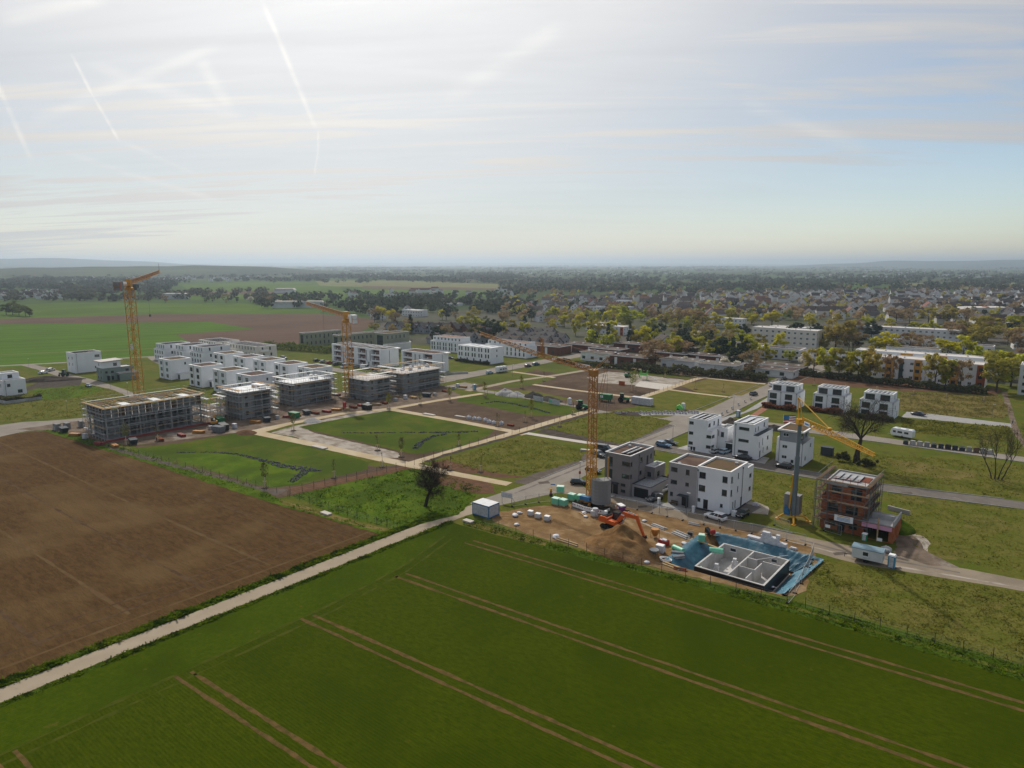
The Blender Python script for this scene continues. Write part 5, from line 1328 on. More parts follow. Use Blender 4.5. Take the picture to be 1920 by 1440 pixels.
# ------------------------------------------------------------------ excavator
def excavator(label, x, y, rz, mcol, sc=1.0, arm=None):
 e = thing('excavator', label, 'excavator', (x, y, 0), rz)
 e.scale = (sc,) * 3
 for s_ in (-1, 1):
  tr = MB()
  prof = [(-1.9, .35), (-1.6, .05), (1.6, .05), (1.9, .35), (1.65, .75), (-1.65, .75)]
  tr.prism(prof, s_ * 1.15 - .28, s_ * 1.15 + .28); to = tr.build('track', MATS['rubber'], e)
  w = MB()
  for k in range(5): w.prism([(-1.4 + k * .7 + .24 * math.cos(a), .36 + .24 * math.sin(a)) for a in [i * math.pi / 4 for i in range(8)]], s_ * 1.15 - .3, s_ * 1.15 + .3)
  w.build('track_rollers', MATS['black_paint'], to, kind='stuff')
 MB().box(-1.0, 1.0, -.9, .9, .5, .95).lathe([(.7, .95), (.7, 1.1)]).build('undercarriage', MATS['black_paint'], e)
 hb = MB()
 hb.prism([(-2.3, 1.1), (-.4, 1.1), (-.4, 2.05), (-1.2, 2.2), (-2.1, 2.1), (-2.4, 1.7)], -1.25, 1.25)
 hb.box(-.399, 1.3, -1.25, -.2, 1.1, 1.75).box(-.399, 1.5, -.2, 1.25, 1.1, 1.3)
 hb.build('upper_body', MATS[mcol], e)
 MB().box(-1.9, -.8, -.9, .9, 2.2, 2.35).box(-2.0, -1.3, .3, .9, 2.35, 2.75).build('engine_cover', MATS['black_paint'], e)
 cb = MB().prism([(-.35, 1.31), (1.35, 1.31), (1.3, 2.0), (.9, 2.95), (-.25, 2.95)], .25, 1.2).build('cab', MATS['black_paint'], e)
 MB().prism([(.1, 1.75), (1.24, 1.75), (1.2, 2.05), (.85, 2.8), (.1, 2.8)], .23, 1.22).build('cab_window', MATS['glass'], cb)
 MB().box(-1.8, -1.3, -.4, .1, 2.36, 2.9).build('exhaust', MATS['white_paint'], e)
 pts = arm or [(1.0, 1.6), (2.4, 3.5), (5.0, 3.3), (6.7, .3)]
 (x0, z0), (x1, z1), (x2, z2), (x3, z3) = pts
 bo = MB()
 bo.prism([(x0 - .3, z0), (x0 + .35, z0 - .1), (x1 + .35, z1 - .55), (x2, z2 - .22), (x2 + .1, z2 + .28), (x1 - .1, z1 + .28)], -.22, .22)
 bo.build('boom', MATS[mcol], e)
 st = MB().prism([(x2 - .45, z2 + .45), (x2 + .25, z2 + .5), (x3 + .15, z3 + .1), (x3 - .15, z3)], -.18, .18).build('stick', MATS[mcol], e)
 MB().bar((x0 + 1.0, 0, z0 - .1), (x1 + .5, 0, z1 - .5), .1, n=6).bar((x1 + .8, 0, z1 + .4), (x2 - .3, 0, z2 + .5), .1, n=6).build('hydraulic_ram', MATS['steel'], e)
 MB().prism([(x3 - .1, z3 + .15), (x3 + .2, z3 + .1), (x3 + .35, z3 - .5), (x3 - .25, z3 - 1.0), (x3 - .8, z3 - .85), (x3 - .5, z3 - .5)], -.6, .6).build('bucket', MATS['black_paint'], e)
 MB().box(.3, 1.0, -.235, -.225, 2.7, 2.95).build('maker_plate', MATS['white_paint'], e, (1.6, 0, .3))
 return e

ex = excavator('orange excavator with bent boom behind the earth mound', *G(1149, 990), R(-6), 'orange_paint', 1.1)
excavator('small yellow excavator between the long shell and the next shell', *G(402, 797), R(150), 'crane_yellow', .8)
excavator('green mini excavator beside the gravel heaps in the park', *G(1178, 708), R(40), 'dark_green_paint', .8)

# ------------------------------------------------------------------ heaps
def heap(name, label, x, y, rx, ry, h, m, rz=0, seed=0, cat='heap', n=26, power=1.4):
 me = bpy.data.meshes.new(name); vs = []; fs = []
 for i in range(n + 1):
  for j in range(n + 1):
   a, b_ = i / n * 2 - 1, j / n * 2 - 1
   d = math.hypot(a, b_)
   k = max(0.0, 1 - d) ** (1 / power) if power > 1 else max(0.0, 1 - d)
   w = mnoise.noise(Vector((a * 2.2 + seed, b_ * 2.2, seed))) * .30 + mnoise.noise(Vector((a * 6 + seed, b_ * 6, 4))) * .12
   z = h * max(0.0, k * (1 + w)) - .12 if d < 1 else -.25
   vs.append((a * rx * (1 + .12 * w), b_ * ry * (1 + .12 * w), z))
 for i in range(n):
  for j in range(n):
   q = i * (n + 1) + j
   fs.append((q, q + n + 1, q + n + 2, q + 1))
 me.from_pydata(vs, [], fs); me.materials.append(MATS[m]); me.update()
 return obj(name, me, None, (x, y, 0.03), rz, True, label=label, cat=cat)

heap('earth_mound', 'big brown earth mound under the excavator boom', *G(1168, 1030), 8.2, 5.4, 4.7, 'mound_earth', rz=R(-4), seed=2.0, n=44, power=1.08)
heap('gravel_heap', 'left pale gravel heap by the park road', *G(948, 740), 4.6, 4.0, 2.6, 'gravel_heap', seed=5)
heap('gravel_heap', 'right pale gravel heap by the park road', *G(966, 742), 5.0, 4.0, 1.9, 'gravel_heap', seed=6)
heap('soil_heap', 'black soil heap in the park beside the pale gravel', *G(1001, 744), 4.5, 4.0, 2.2, 'dark_heap', seed=7)
heap('soil_heap', 'low dark soil heap further along the park road', *G(1030, 750), 7, 3.5, 1.5, 'dark_heap', seed=8, rz=-.2)
heap('gravel_heap', 'low grey gravel heap beside the sand path', *G(586, 790), 3.4, 3.0, 1.3, 'gravel_heap', seed=9)
heap('soil_heap', 'dark soil heap on the second street between white houses', *G(1372, 793), 3.2, 3.6, 1.9, 'dark_soil', seed=10)
heap('soil_heap', 'dark grey heap behind the grey-topped house', *G(1452, 805), 4.0, 3.0, 1.7, 'dark_heap', seed=11)
heap('soil_heap', 'long brown soil heap in the left meadow', *G(88, 714), 16, 4, 2.2, 'dark_soil', rz=R(60), seed=12)
heap('soil_heap', 'brown soil heap at the corner of the sand path', *G(462, 812), 4, 3, 1.1, 'red_soil', seed=13)
heap('soil_heap', 'low dark heap on the weed plot by the cross street', *G(1175, 776), 6, 3, 1.0, 'dark_soil', seed=14)
heap('grass_mound', 'grassed mound behind the brick house garage', 71.5, 48.5, 4.2, 4.0, 2.6, 'tall_grass', seed=15)

# ------------------------------------------------------------------ pit, basement and tarpaulins
FLOOR = -2.65
BOT = [(47.6, 6.0), (61.2, 6.0), (61.3, 20.6), (52.0, 20.8), (47.6, 20.6)]
mb = MB()
for i in range(5):
 a, b_, c, d = PIT[i], PIT[(i + 1) % 5], BOT[(i + 1) % 5], BOT[i]
 mb.quad((*d, FLOOR), (*c, FLOOR), (*b_, .02), (*a, .02))
mb.poly([(*p, FLOOR) for p in BOT])
mb.build('pit', MATS['mound_earth'], kind='structure')

def tarp(label, top, bottom, m, z0=FLOOR + .05, nu=30, nv=10, seed=0, z1=.12, lap=.5):
 """wrinkled sheet hung from a rim line down to a foot line"""
 top = [Vector((*p, z1)) for p in top]; bottom = [Vector((*p, z0)) for p in bottom]
 def along(pts, t):
  n = len(pts) - 1; k = min(int(t * n), n - 1); return pts[k].lerp(pts[k + 1], t * n - k)
 vs, fs = [], []
 for j in range(nv + 1):
  for i in range(nu + 1):
   a, c = along(top, i / nu), along(bottom, i / nu)
   t = j / nv
   if t < .12: p = a + (a - c).normalized() * lap * (1 - t / .12); p.z = z1 + .03
   else: p = a.lerp(c, (t - .12) / .88)
   w = mnoise.noise(Vector((i * .55 + seed, j * .16, seed))) * .26 + mnoise.noise(Vector((i * 1.7, j * .35, seed + 3))) * .10
   p = p + Vector((0, 0, abs(w) * 1.3 + .2))
   vs.append(tuple(p))
 for j in range(nv):
  for i in range(nu):
   q = j * (nu + 1) + i; fs.append((q, q + 1, q + nu + 2, q + nu + 1))
 me = bpy.data.meshes.new('tarpaulin'); me.from_pydata(vs, [], fs); me.materials.append(MATS[m]); me.update()
 return obj('tarpaulin', me, None, smooth=True, label=label, cat='tarpaulin')

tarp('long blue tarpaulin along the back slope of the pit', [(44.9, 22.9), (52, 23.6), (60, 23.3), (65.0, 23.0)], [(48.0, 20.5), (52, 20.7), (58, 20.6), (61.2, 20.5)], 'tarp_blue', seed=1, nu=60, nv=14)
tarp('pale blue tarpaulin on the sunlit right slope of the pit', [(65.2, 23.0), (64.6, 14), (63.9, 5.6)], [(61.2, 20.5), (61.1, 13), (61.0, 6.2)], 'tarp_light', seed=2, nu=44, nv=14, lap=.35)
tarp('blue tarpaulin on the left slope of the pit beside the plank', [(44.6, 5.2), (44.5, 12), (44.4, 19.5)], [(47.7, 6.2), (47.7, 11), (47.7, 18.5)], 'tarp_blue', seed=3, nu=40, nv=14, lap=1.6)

t = thing('basement', 'open concrete basement walls standing in the blue-lined pit', 'building', (48.5, 6.6, FLOOR))
BW, BD, BH = 12.1, 12.9, 2.85
def bwall(x0, x1, y0, y1, h=BH, m='concrete_light', name='wall'):
 return MB().box(x0, x1, y0, y1, .15, h).build(name, MATS[m], t)
MB().box(-.2, BW + .2, -.2, BD + .2, 0, .15).build('floor_slab', MATS['concrete_light'], t)
bwall(0, BW, BD - .32, BD); bwall(0, .32, .33, BD - .33); bwall(BW - .32, BW, .33, BD - .33, BH); bwall(0, BW, 0, .32)
bwall(5.7, 5.94, .33, BD - .33)
bwall(5.95, 7.6, 9.2, 9.38); bwall(8.6, BW - .33, 9.2, 9.38)
bwall(5.95, 8.6, 4.9, 5.06); bwall(8.62, 8.8, 4.9, 8.4); bwall(8.62, 8.8, .8, 3.6)
MB().box(-.03, -.003, -.03, BD, .15, BH - .1).box(BW + .003, BW + .03, -.03, BD, .15, BH - .1).box(-.03, BW + .03, -.03, -.003, .15, BH - .1).build('bitumen_coat', MATS['black_paint'], t)
for (x, w) in ((1.4, 1.2), (9.0, 1.1)):
 fm, gm = window_mesh(w, .7, 'W'); wo = obj('window', fm, t, (x, BD - .42, 1.75)); obj('pane', gm, wo)
MB().box(0, .75, 0, .14, 0, .01).lathe([(.36, 0), (.36, .02)], c=(0, 0, 0)).build('wall_port', MATS['white_paint'], t, (BW + .06, 4.0, 1.2))
for (lab, x, y, z, parts) in (('grey block pallet inside the basement by the back wall', 51.6, 15.6, FLOOR + .15, [(0, 1.1, 0, .9, 0, .55), (.05, 1.0, .05, .85, .58, 1.1), (.2, .8, .1, .8, 1.12, 1.7)]),
                              ('second block stack leaning in the basement corner', 50.0, 11.5, FLOOR + .15, [(0, .8, 0, .8, 0, 1.0), (.1, .7, .1, .7, 1.02, 1.7)])):
 mb = MB()
 for p in parts: mb.box(*p)
 mb.build('block_stack', MATS['block_white'], None, (x, y, z), .2, label=lab, cat='block stack')
MB().box(0, .3, 0, 3.2, 0, .1).build('plank', MATS['timber'], None, (52.5, 9.0, FLOOR + .16), .3, label='grey board lying on the basement floor', cat='plank')
MB().box(-3.2, 3.2, -.2, .2, 0, .09).build('plank', MATS['timber'], None, (46.0, 16.9, .25), R(-12), label='long pale plank bridging the pit edge to the basement wall', cat='plank')
MB().bar((0, 0, 0), (4.6, 2.0, 1.4), .06).build('prop', MATS['steel'], None, (56.0, 16.2, .1), .0, label='slanting steel prop across the basement walls', cat='prop')
MB().bar((0, 0, 0), (-.9, -2.0, 2.4), .16, n=6).build('insulation_roll', MATS['wrap_top'], None, (50.2, 9.5, FLOOR + .2), label='pale green roll leaning in the basement corner', cat='roll')

# ------------------------------------------------------------------ red brick house under scaffolding
b = Bld('brick_house', 'unfinished red brick house wrapped in scaffolding', 'house', 60.0, 39.9)
b.block(0, 7.6, 0, 11, 0, 3.0, 'hollow_brick', {'S': [(1.6, .9, 1.3, 1.3, 'w'), (3.3, .05, 1.3, 2.3, 'd'), (5.3, .9, 1.5, 1.3, 'w')], 'E': [(7.0, .9, 1.2, 1.2, 'o')]}, rev=.25)
b.slab('ring_beam', -.04, 7.64, -.04, 11.04, 3.0, 3.25, 'concrete')
b.block(0, 7.6, 0, 11, 3.25, 5.8, 'hollow_brick', {'S': [(1.1, .45, 2.1, 1.75, 'w'), (4.5, .45, 2.2, 1.75, 'w')], 'E': [(3.0, .8, 1.0, 1.3, 'o'), (7.5, .8, 1.2, 1.3, 'o')]}, rev=.25)
b.slab('ring_beam', -.04, 7.64, -.04, 11.04, 5.8, 6.05, 'concrete')
b.block(0, 7.6, 0, 11, 6.05, 6.75, 'hollow_brick', {}, rev=.2, name='balcony_wall')
b.slab('terrace_floor', .2, 7.4, .2, 10.8, 6.051, 6.15, 'concrete_shell')
b.block(.3, 7.5, 1.6, 10.8, 6.15, 8.7, 'hollow_brick', {'S': [(1.0, .7, 1.9, 1.7, 'w'), (4.6, .1, 2.0, 2.3, 'v')], 'E': [(2.5, .6, 1.1, 1.5, 'o'), (6.0, .6, 1.1, 1.5, 'o')]}, rev=.25)
b.slab('ring_beam', .25, 4.2, 1.55, 10.85, 8.7, 9.2, 'concrete'); b.slab('ring_beam', 4.21, 7.55, 2.4, 10.85, 8.7, 9.2, 'concrete')
b.slab('roof_parapet', .25, 7.55, 10.55, 10.85, 9.2, 9.5, 'concrete'); b.slab('roof_parapet', .25, .5, 1.55, 10.5, 9.2, 9.5, 'concrete')
for k in range(4): MB().hexa([(0, 0, 0), (1.15, 0, .25), (1.15, 5.0, .25), (0, 5.0, 0), (0, 0, .1), (1.15, 0, .35), (1.15, 5.0, .35), (0, 5.0, .1)]).build('roof_panel', MATS['roof_grey'], b.e, (.8 + k * 1.25, 4.2, 9.22))
MB().box(5.4, 7.2, 5.0, 8.8, 9.21, 9.3).build('roof_opening', MATS['timber_red'], b.e)
rr = MB()
for k in range(6): rr.bar((.4 + k * 1.35, 2.4, 9.2), (.4 + k * 1.35, 2.4, 10.3), .04)
rr.bar((.4, 2.4, 9.7), (7.2, 2.4, 9.7), .035).bar((.4, 2.4, 10.25), (7.2, 2.4, 10.25), .035); rr.build('edge_rail', MATS['red_paint'], b.e)
b.block(7.62, 13.2, -.6, 6.6, 0, 3.2, 'hollow_brick', {'S': [(.5, .05, 4.3, 2.25, 'o')], 'E': [(2.0, .8, .9, 1.1, 'o')]}, name='garage_wall', rev=.3)
b.slab('insulation_band', 7.7, 12.9, -.72, -.61, 2.32, 3.1, 'insul_pink')
b.slab('garage_roof', 7.62, 13.2, -.6, 6.6, 3.2, 3.4, 'concrete_shell'); b.slab('garage_parapet', 12.95, 13.2, -.6, 6.6, 3.4, 4.3, 'concrete'); b.slab('garage_parapet', 8.8, 12.94, 2.6, 2.85, 3.4, 4.3, 'concrete')
MB().bar((10.6, -1.0, 0), (10.6, -1.0, 4.6), .14, n=4).build('timber_post', MATS['timber'], b.e)
bn = MB().box(0, 3.4, 0, .05, 0, 1.25, 0).box(.6, 2.8, -.012, -.004, .98, 1.15, 2)
for k in range(3): bn.box(.5, 2.9, -.012, -.004, .2 + k * .24, .3 + k * .24, 1)
bn.build('banner', (MATS['white_paint'], MATS['sign_blue'], MATS['crane_yellow']), None, (62.9, 38.55, 2.5), label='white builder banner with blue lines on the brick house scaffold', cat='banner')
scaffold('steel scaffold on the brick house', 60, 67.6, 39.9, 50.9, 8.6, sides='SEW', bay=2.4, lift=2.0, gap=.3, wdt=.8, deckm='timber_dark', tm='pipe_grey')
for (x, z) in ((61.6, 1.0), (70.8, .6)): MB().box(0, .9, 0, .04, 0, .6).box(.1, .8, -.01, -.002, .1, .3).build('warning_sign', (MATS['white_paint'],), None, (x, 37.7, z), label='small white warning sign hung on the fence at the brick house ' + ('door' if x < 65 else 'garage'), cat='sign')

# ------------------------------------------------------------------ containers, trailers, toilets
c = thing('site_container', 'white and blue office container beside the farm path', 'container', (1.2, 1.3, .05), 0)
mb = MB(); mb.box(.08, 4.52, .08, 3.32, .2, 2.45)
for k in range(18): mb.box(.3 + k * .235, .4 + k * .235, .04, .08, .25, 2.4)
for k in range(13): mb.box(4.52, 4.56, .3 + k * .23, .4 + k * .23, .25, 2.4)
mb.build('wall', MATS['wrap_white'], c)
fr = MB()
for x in (0, 4.46):
 for y in (0, 3.26): fr.box(x, x + .14, y, y + .14, .03, 2.6)
for z in (.03, 2.45):
 fr.box(.14, 4.46, 0, .12, z, z + .16).box(.14, 4.46, 3.28, 3.4, z, z + .16).box(0, .12, .14, 3.26, z, z + .16).box(4.48, 4.6, .14, 3.26, z, z + .16)
fr.build('frame', MATS['blue_paint'], c)
MB().box(.05, 2.28, .05, 3.35, 2.612, 2.68).box(2.32, 4.55, .05, 3.35, 2.612, 2.68).build('roof', MATS['coping'], c)

t = thing('site_trailer', 'grey construction trailer with rounded blue roof on the street edge', 'trailer', (69.0, 26.6, 0), R(2))
tb = MB(); tb.prism([(-.0, .75), (2.3, .75), (2.3, 2.55), (0, 2.55)], 0, 4.9, axis='x'); tb.build('wall', MATS['coping'], t)
rf = MB(); rf.prism([(-.06, 2.5), (2.36, 2.5), (2.36, 2.62), (2.05, 2.80), (1.15, 2.88), (.25, 2.80), (-.06, 2.62)], -.1, 5.0, axis='x'); rf.build('roof', MATS['trailer_blue'], t)
fm, gm = window_mesh(1.0, .85, 'W'); wo = obj('window', fm, t, (1.7, -.06, 1.35)); obj('pane', gm, wo)
for s_ in (.35, 1.95): MB().lathe([(.36, -.12), (.4, -.05), (.4, .05), (.36, .12)], n=12).build('wheel', MATS['rubber'], t, (2.3, s_, .42)).rotation_euler = (R(90), 0, 0)
MB().bar((-1.4, 1.15, .6), (0, 1.15, .75), .07).bar((-1.3, 1.15, .6), (-1.3, 1.15, 0), .05).build('drawbar', MATS['black_paint'], t)
MB().box(.3, 4.6, .2, 2.1, .6, .749).build('chassis', MATS['black_paint'], t)

def toilet(x, y, m, label, rz=0.0):
 o = thing('portable_toilet', label, 'toilet', (x, y, .05), rz, 'portable toilets')
 MB().box(0, 1.1, 0, 1.1, 0, 2.1).build('cabin', MATS[m], o)
 MB().hexa([(-.05, -.05, 2.1), (1.15, -.05, 2.1), (1.15, 1.15, 2.1), (-.05, 1.15, 2.1), (.1, .1, 2.35), (1.0, .1, 2.35), (1.0, 1.0, 2.35), (.1, 1.0, 2.35)]).build('roof', MATS['white_paint'], o)
 MB().box(.2, .9, -.04, -.003, .1, 1.95).build('door', MATS['wrap_white'], o)
 return o

toilet(74.6, 27.4, 'toilet_blue', 'blue portable toilet behind the grey trailer')
toilet(*G(1380, 782), 'toilet_blue', 'blue and white portable toilet by the red paving')
toilet(*G(1064, 758), 'coping', 'grey portable toilet on the park lawn edge')
toilet(*G(1277, 768), 'coping', 'pale portable toilet beside the green machine')
toilet(*G(886, 731), 'toilet_blue', 'pale blue portable toilet near the sand path end')
toilet(68.2, 37.6, 'toilet_green', 'green portable toilet at the brick house garage').scale = (.8, .8, .6)
mb = MB().box(0, 8, 0, 2.4, .1, 2.7)
for k in range(26): mb.box(.15 + k * .3, .3 + k * .3, -.05, 0, .2, 2.6)
mb.build('shipping_container', MATS['wrap_white'], None, (*G(1183, 757), .02), R(0), label='long white container beside the park path', cat='container')
t = thing('water_tank', 'dark green site tank on legs by the park fence', 'tank', (*G(1122, 752), .02))
MB().prism([(0, .8), (4.6, .8), (5.0, 1.2), (5.0, 2.9), (0, 2.9)], 0, 2.2).build('body', MATS['dark_green_paint'], t)
MB().box(.3, .6, .3, .6, 0, .8).box(4.2, 4.5, 1.6, 1.9, 0, .8).box(4.2, 4.5, .3, .6, 0, .8).box(.3, .6, 1.6, 1.9, 0, .8).build('stand', MATS['black_paint'], t, kind='stuff')
MB().box(.8, 2.0, -.03, -.003, 1.5, 2.4).build('emblem', MATS['white_paint'], t)
t = thing('machine', 'bright lime green machine on the street edge', 'machine', (*G(1268, 770), .02), .3)
MB().prism([(0, .4), (2.0, .4), (2.2, 1.0), (1.0, 2.2), (0, 1.6)], 0, 1.4).build('body', MATS['lime_green'], t)
for y in (.1, 1.3): MB().lathe([(.4, -.1), (.45, 0), (.4, .1)], n=10).build('wheel', MATS['rubber'], t, (.5, y, .42)).rotation_euler = (R(90), 0, 0)

# ------------------------------------------------------------------ pallets, blocks, bags on the plot
def pallet(x, y, label, m, top, size=(1.3, 1.1, 1.3), rz=0.0, z=.05, group=None, cat='pallet'):
 o = thing('wrapped_pallet', label, cat, (x, y, z), rz, group)
 w, d, h = size
 MB().box(0, w, 0, .1, 0, .14).box(0, w, d / 2 - .05, d / 2 + .05, 0, .14).box(0, w, d - .1, d, 0, .14).box(0, w, 0, d, .14, .17).build('wooden_pallet', MATS['timber'], o, kind='stuff')
 MB().hexa([(.03, .03, .171), (w - .03, .03, .171), (w - .03, d - .03, .171), (.03, d - .03, .171), (.0, .0, h), (w, 0, h), (w - .05, d, h), (.05, d - .02, h)]).build('load', MATS[m], o)
 MB().hexa([(.0, 0, h), (w, 0, h), (w - .05, d, h), (.05, d - .02, h), (.1, .1, h + .07), (w - .1, .1, h + .07), (w - .1, d - .1, h + .05), (.1, d - .1, h + .07)]).build('cap', MATS[top], o)
 return o

PG = 'green-wrapped pallets beside the lattice crane'
for k, (u, v, zz, rz, lab) in enumerate(((1033, 946, .05, .1, 'front left green-wrapped pallet by the lattice crane'), (1047, 948, .05, -.1, 'front right green-wrapped pallet by the lattice crane'),
                                         (1043, 936, 1.45, .5, 'tilted green-wrapped pallet on top of the others'), (1063, 938, .05, .05, 'single green-wrapped pallet behind the pile'), (1081, 941, .05, .3, 'green-wrapped pallet nearest the crane mast'))):
 pallet(*G(u, v), lab, 'wrap_green', 'wrap_top', (1.7, 1.4, 1.45), rz, zz, PG)
pallet(*G(1309, 1018), 'green-wrapped pallet on the pit edge', 'wrap_green', 'wrap_top', (1.2, 1.2, 1.5), .4)
WG = 'white wrapped block pallets in a row on the dug-up plot'
for (u, v, lab) in ((988, 967, 'white block pallet, first of the loose row left of the lattice crane'), (1002, 972, 'white block pallet, second of the loose row on the plot'), (1019, 977, 'white block pallet, last of the loose row on the plot')):
 pallet(*G(u, v), lab, 'block_white', 'coping_white', (1.2, 1.0, 1.0), .2, .05, WG)

def bag(x, y, label, m='wrap_white', s=1.0, group=None, name='big_bag', h=.95):
 me = bpy.data.meshes.new(name); bm = bmesh.new()
 bmesh.ops.create_icosphere(bm, subdivisions=2, radius=.6)
 sd = x * 1.7 + y
 for v in bm.verts:
  w = mnoise.noise(v.co * 2.2 + Vector((sd, 0, 0))) * .28
  q = v.co; k = max(abs(q.x), abs(q.y)) / .6 + 1e-4
  v.co = Vector((q.x * (1.15 + w), q.y * (1.15 + w), max(-.32, q.z) * h + .32 * h + w * .3))
 bm.to_mesh(me); bm.free(); me.materials.append(MATS[m])
 o = obj(name, me, None, (x, y, .06), sd, label=label, cat='bag', group=group); o.scale = (s * 1.15, s * .9, s * .62)
 return o

BG = 'white sacks and bundles on the dug-up plot'
for (u, v, s, lab) in ((966, 968, 1.1, 'white sack pile beside the white and blue container'), (974, 963, .8, 'small white sack next to the pile by the container'), (969, 985, .8, 'lone white sack near the crop edge'), (1042, 1008, 1.1, 'white bundle at the end of the long boards'),
                       (1095, 963, .9, 'white bag in front of the crane base'), (1211, 1056, .9, 'white sheet bundle beside the boards at the crop edge'), (1098, 970, .7, 'small white bag before the crane fence'), (1208, 978, .7, 'small white bag near the excavator arm'), (1283, 1021, .9, 'grey bag behind the green rolls')):
 bag(*G(u, v), lab, s=s, group=BG)
MB().lathe([(.55, 0), (.6, .1), (.6, 1.7), (.5, 1.75)], n=14).build('white_drum', MATS['wrap_white'], None, (*G(1116, 968), .05), label='tall white wrapped drum by the crane fence', cat='drum')
pallet(*G(1107, 969), 'pinkish block pallet beside the tall white drum', 'block_white', 'coping_white', (1.0, 1.0, 1.2), .3)
for (u, v, w, d, rz, m, lab) in ((1040, 1012, 5.2, .8, -.05, 'timber', 'long pale boards lying at the crop edge left of the mound'), (1240, 1058, 3.6, .8, -.15, 'timber', 'pale board stack at the crop edge by the pit'), (1262, 1068, 2.4, .9, .25, 'timber_red', 'reddish slats beside the left tarpaulin'),
                                 (1085, 962, 3.2, .7, -.5, 'timber', 'loose boards before the crane fence'), (1220, 985, 3.4, 1.2, -.25, 'concrete', 'grey slab lying behind the excavator arm'), (1258, 1000, 3.8, 1.6, -.3, 'concrete', 'grey slab lying above the mound end'), (1290, 983, 2.4, .6, .1, 'concrete', 'grey pipe pieces near the street'), (1150, 962, 3.6, 1.6, .5, 'timber_dark', 'grey board pile behind the excavator cab'), (1130, 968, 2.6, 1.8, .1, 'timber_dark', 'dark formwork stack left of the excavator cab')):
 mb = MB()
 n = max(2, int(d / .3))
 for k in range(n): mb.box(0, w - (k % 3) * .25, k * d / n + .02, (k + 1) * d / n - .02, 0, .12 + .1 * ((k * 5) % 3))
 mb.build('board_pile', MATS[m], None, (*G(u, v), .08), rz, label=lab, cat='boards')
# white aerated-concrete blocks along the street
t = thing('block_wall', 'stepped stack of white building blocks behind the pit', 'block stack', (*G(1400, 1012), .05), R(-3))
lay = [(0, 3, 0), (3, 3, 0), (6, 2.4, 0)]
for k in range(9): MB().box(k * .82, k * .82 + .8, 0, 1.0, 0, .95 if k not in (0, 1, 2) else .8).build('block', MATS['block_white'], t)
for k in range(4): MB().box(2.6 + k * .82, 3.4 + k * .82, .05, .95, .96, 1.65).build('block', MATS['block_white'], t)
MB().box(2.8, 4.2, .1, .9, 1.66, 2.35).build('wrapped_block', MATS['wrap_white'], t); MB().box(5.4, 6.0, .2, .8, 1.66, 2.3).build('block', MATS['block_white'], t)
MB().box(0, 1.2, 0, .7, 0, .25).box(.1, 1.1, .1, .6, .26, .4).build('block_pallet', MATS['block_white'], None, (*G(1480, 1030), .05), label='low white block pile near the street right of the pit', cat='blocks')
t = thing('concrete_bucket', 'rusty yellow concrete bucket under the excavator arm', 'bucket', (*G(1228, 1008), .05))
MB().lathe([(.35, .3), (.75, 1.1), (.78, 1.75), (.72, 1.75)], n=14).build('hopper', MATS['crane_ochre'], t)
MB().bar((-.6, -.6, 0), (-.6, -.6, 1.4), .05).bar((.6, -.6, 0), (.6, -.6, 1.4), .05).bar((.6, .6, 0), (.6, .6, 1.4), .05).bar((-.6, .6, 0), (-.6, .6, 1.4), .05).build('stand', MATS['crane_ochre'], t, kind='stuff')
t = thing('mortar_silo', 'round grey hopper on legs beside the white block pallet', 'hopper', (*G(1226, 1048), .05))
MB().lathe([(.3, .9), (.85, 1.5), (.88, 1.75), (.8, 1.75)], n=16).build('hopper', MATS['pipe_grey'], t)
MB().bar((-.5, -.5, 0), (-.5, -.5, 1.4), .05).bar((.5, -.5, 0), (.5, -.5, 1.4), .05).bar((.5, .5, 0), (.5, .5, 1.4), .05).bar((-.5, .5, 0), (-.5, .5, 1.4), .05).build('stand', MATS['timber_dark'], t, kind='stuff')
pallet(*G(1228, 1037), 'white block pallet in front of the mound end', 'block_white', 'coping_white', (1.5, 1.2, 1.5), .1)
t = thing('skip_box', 'red crate of stones beside the white block pallet', 'crate', (*G(1234, 1020), .05), -.2)
MB().box(0, 1.7, 0, .06, 0, .9).box(0, 1.7, 1.14, 1.2, 0, .9).box(0, .06, .06, 1.14, 0, .9).box(1.64, 1.7, .06, 1.14, 0, .9).box(.06, 1.64, .06, 1.14, .02, .1).build('box', MATS['red_paint'], t)
MB().box(.15, .7, .15, .6, .3, .95).box(.8, 1.5, .2, .8, .3, 1.05).box(.3, 1.2, .65, 1.1, .3, .98).build('stones', MATS['block_white'], t, kind='stuff')
for (u, v, rz, lab) in ((1262, 1030, -.1, 'long mint green insulation roll behind the pipe pile'), (1330, 1035, .5, 'mint green roll in the pit corner')):
 o = MB().lathe([(.45, 0), (.5, .1), (.5, 2.3), (.45, 2.4)], n=14).build('insulation_roll', MATS['wrap_green'], None, (*G(u, v), .5), label=lab, cat='roll'); o.rotation_euler = (R(90), 0, R(80) + rz)
for (u, v, rz, lab) in ((1258, 1040, .3, 'grey pipe bundle left of the blue tarpaulin'), (1262, 1050, .8, 'short grey pipe bundle near the coiled hose')):
 mb = MB()
 for k in range(5): mb.bar((0, (k % 3) * .36, .2 + (k // 3) * .32), (2.2, (k % 3) * .36 + .2, .2 + (k // 3) * .32), .17, n=8)
 mb.build('pipe_bundle', MATS['roof_grey'], None, (*G(u, v), .05), rz, label=lab, cat='pipes')
me = bpy.data.meshes.new('hose_coil'); bm = bmesh.new()
vs = []
mb = MB()
pv = None
for k in range(60):
 a = k * .52; r_ = 1.0 + .16 * math.sin(k * .37)
 p = (r_ * math.cos(a), r_ * .7 * math.sin(a), .1 + k * .006)
 if pv: mb.bar(pv, p, .06, n=5)
 pv = p
mb.build('hose_coil', MATS['coping_white'], None, (*G(1248, 1052), .05), label='coiled white hose at the crop edge', cat='hose')
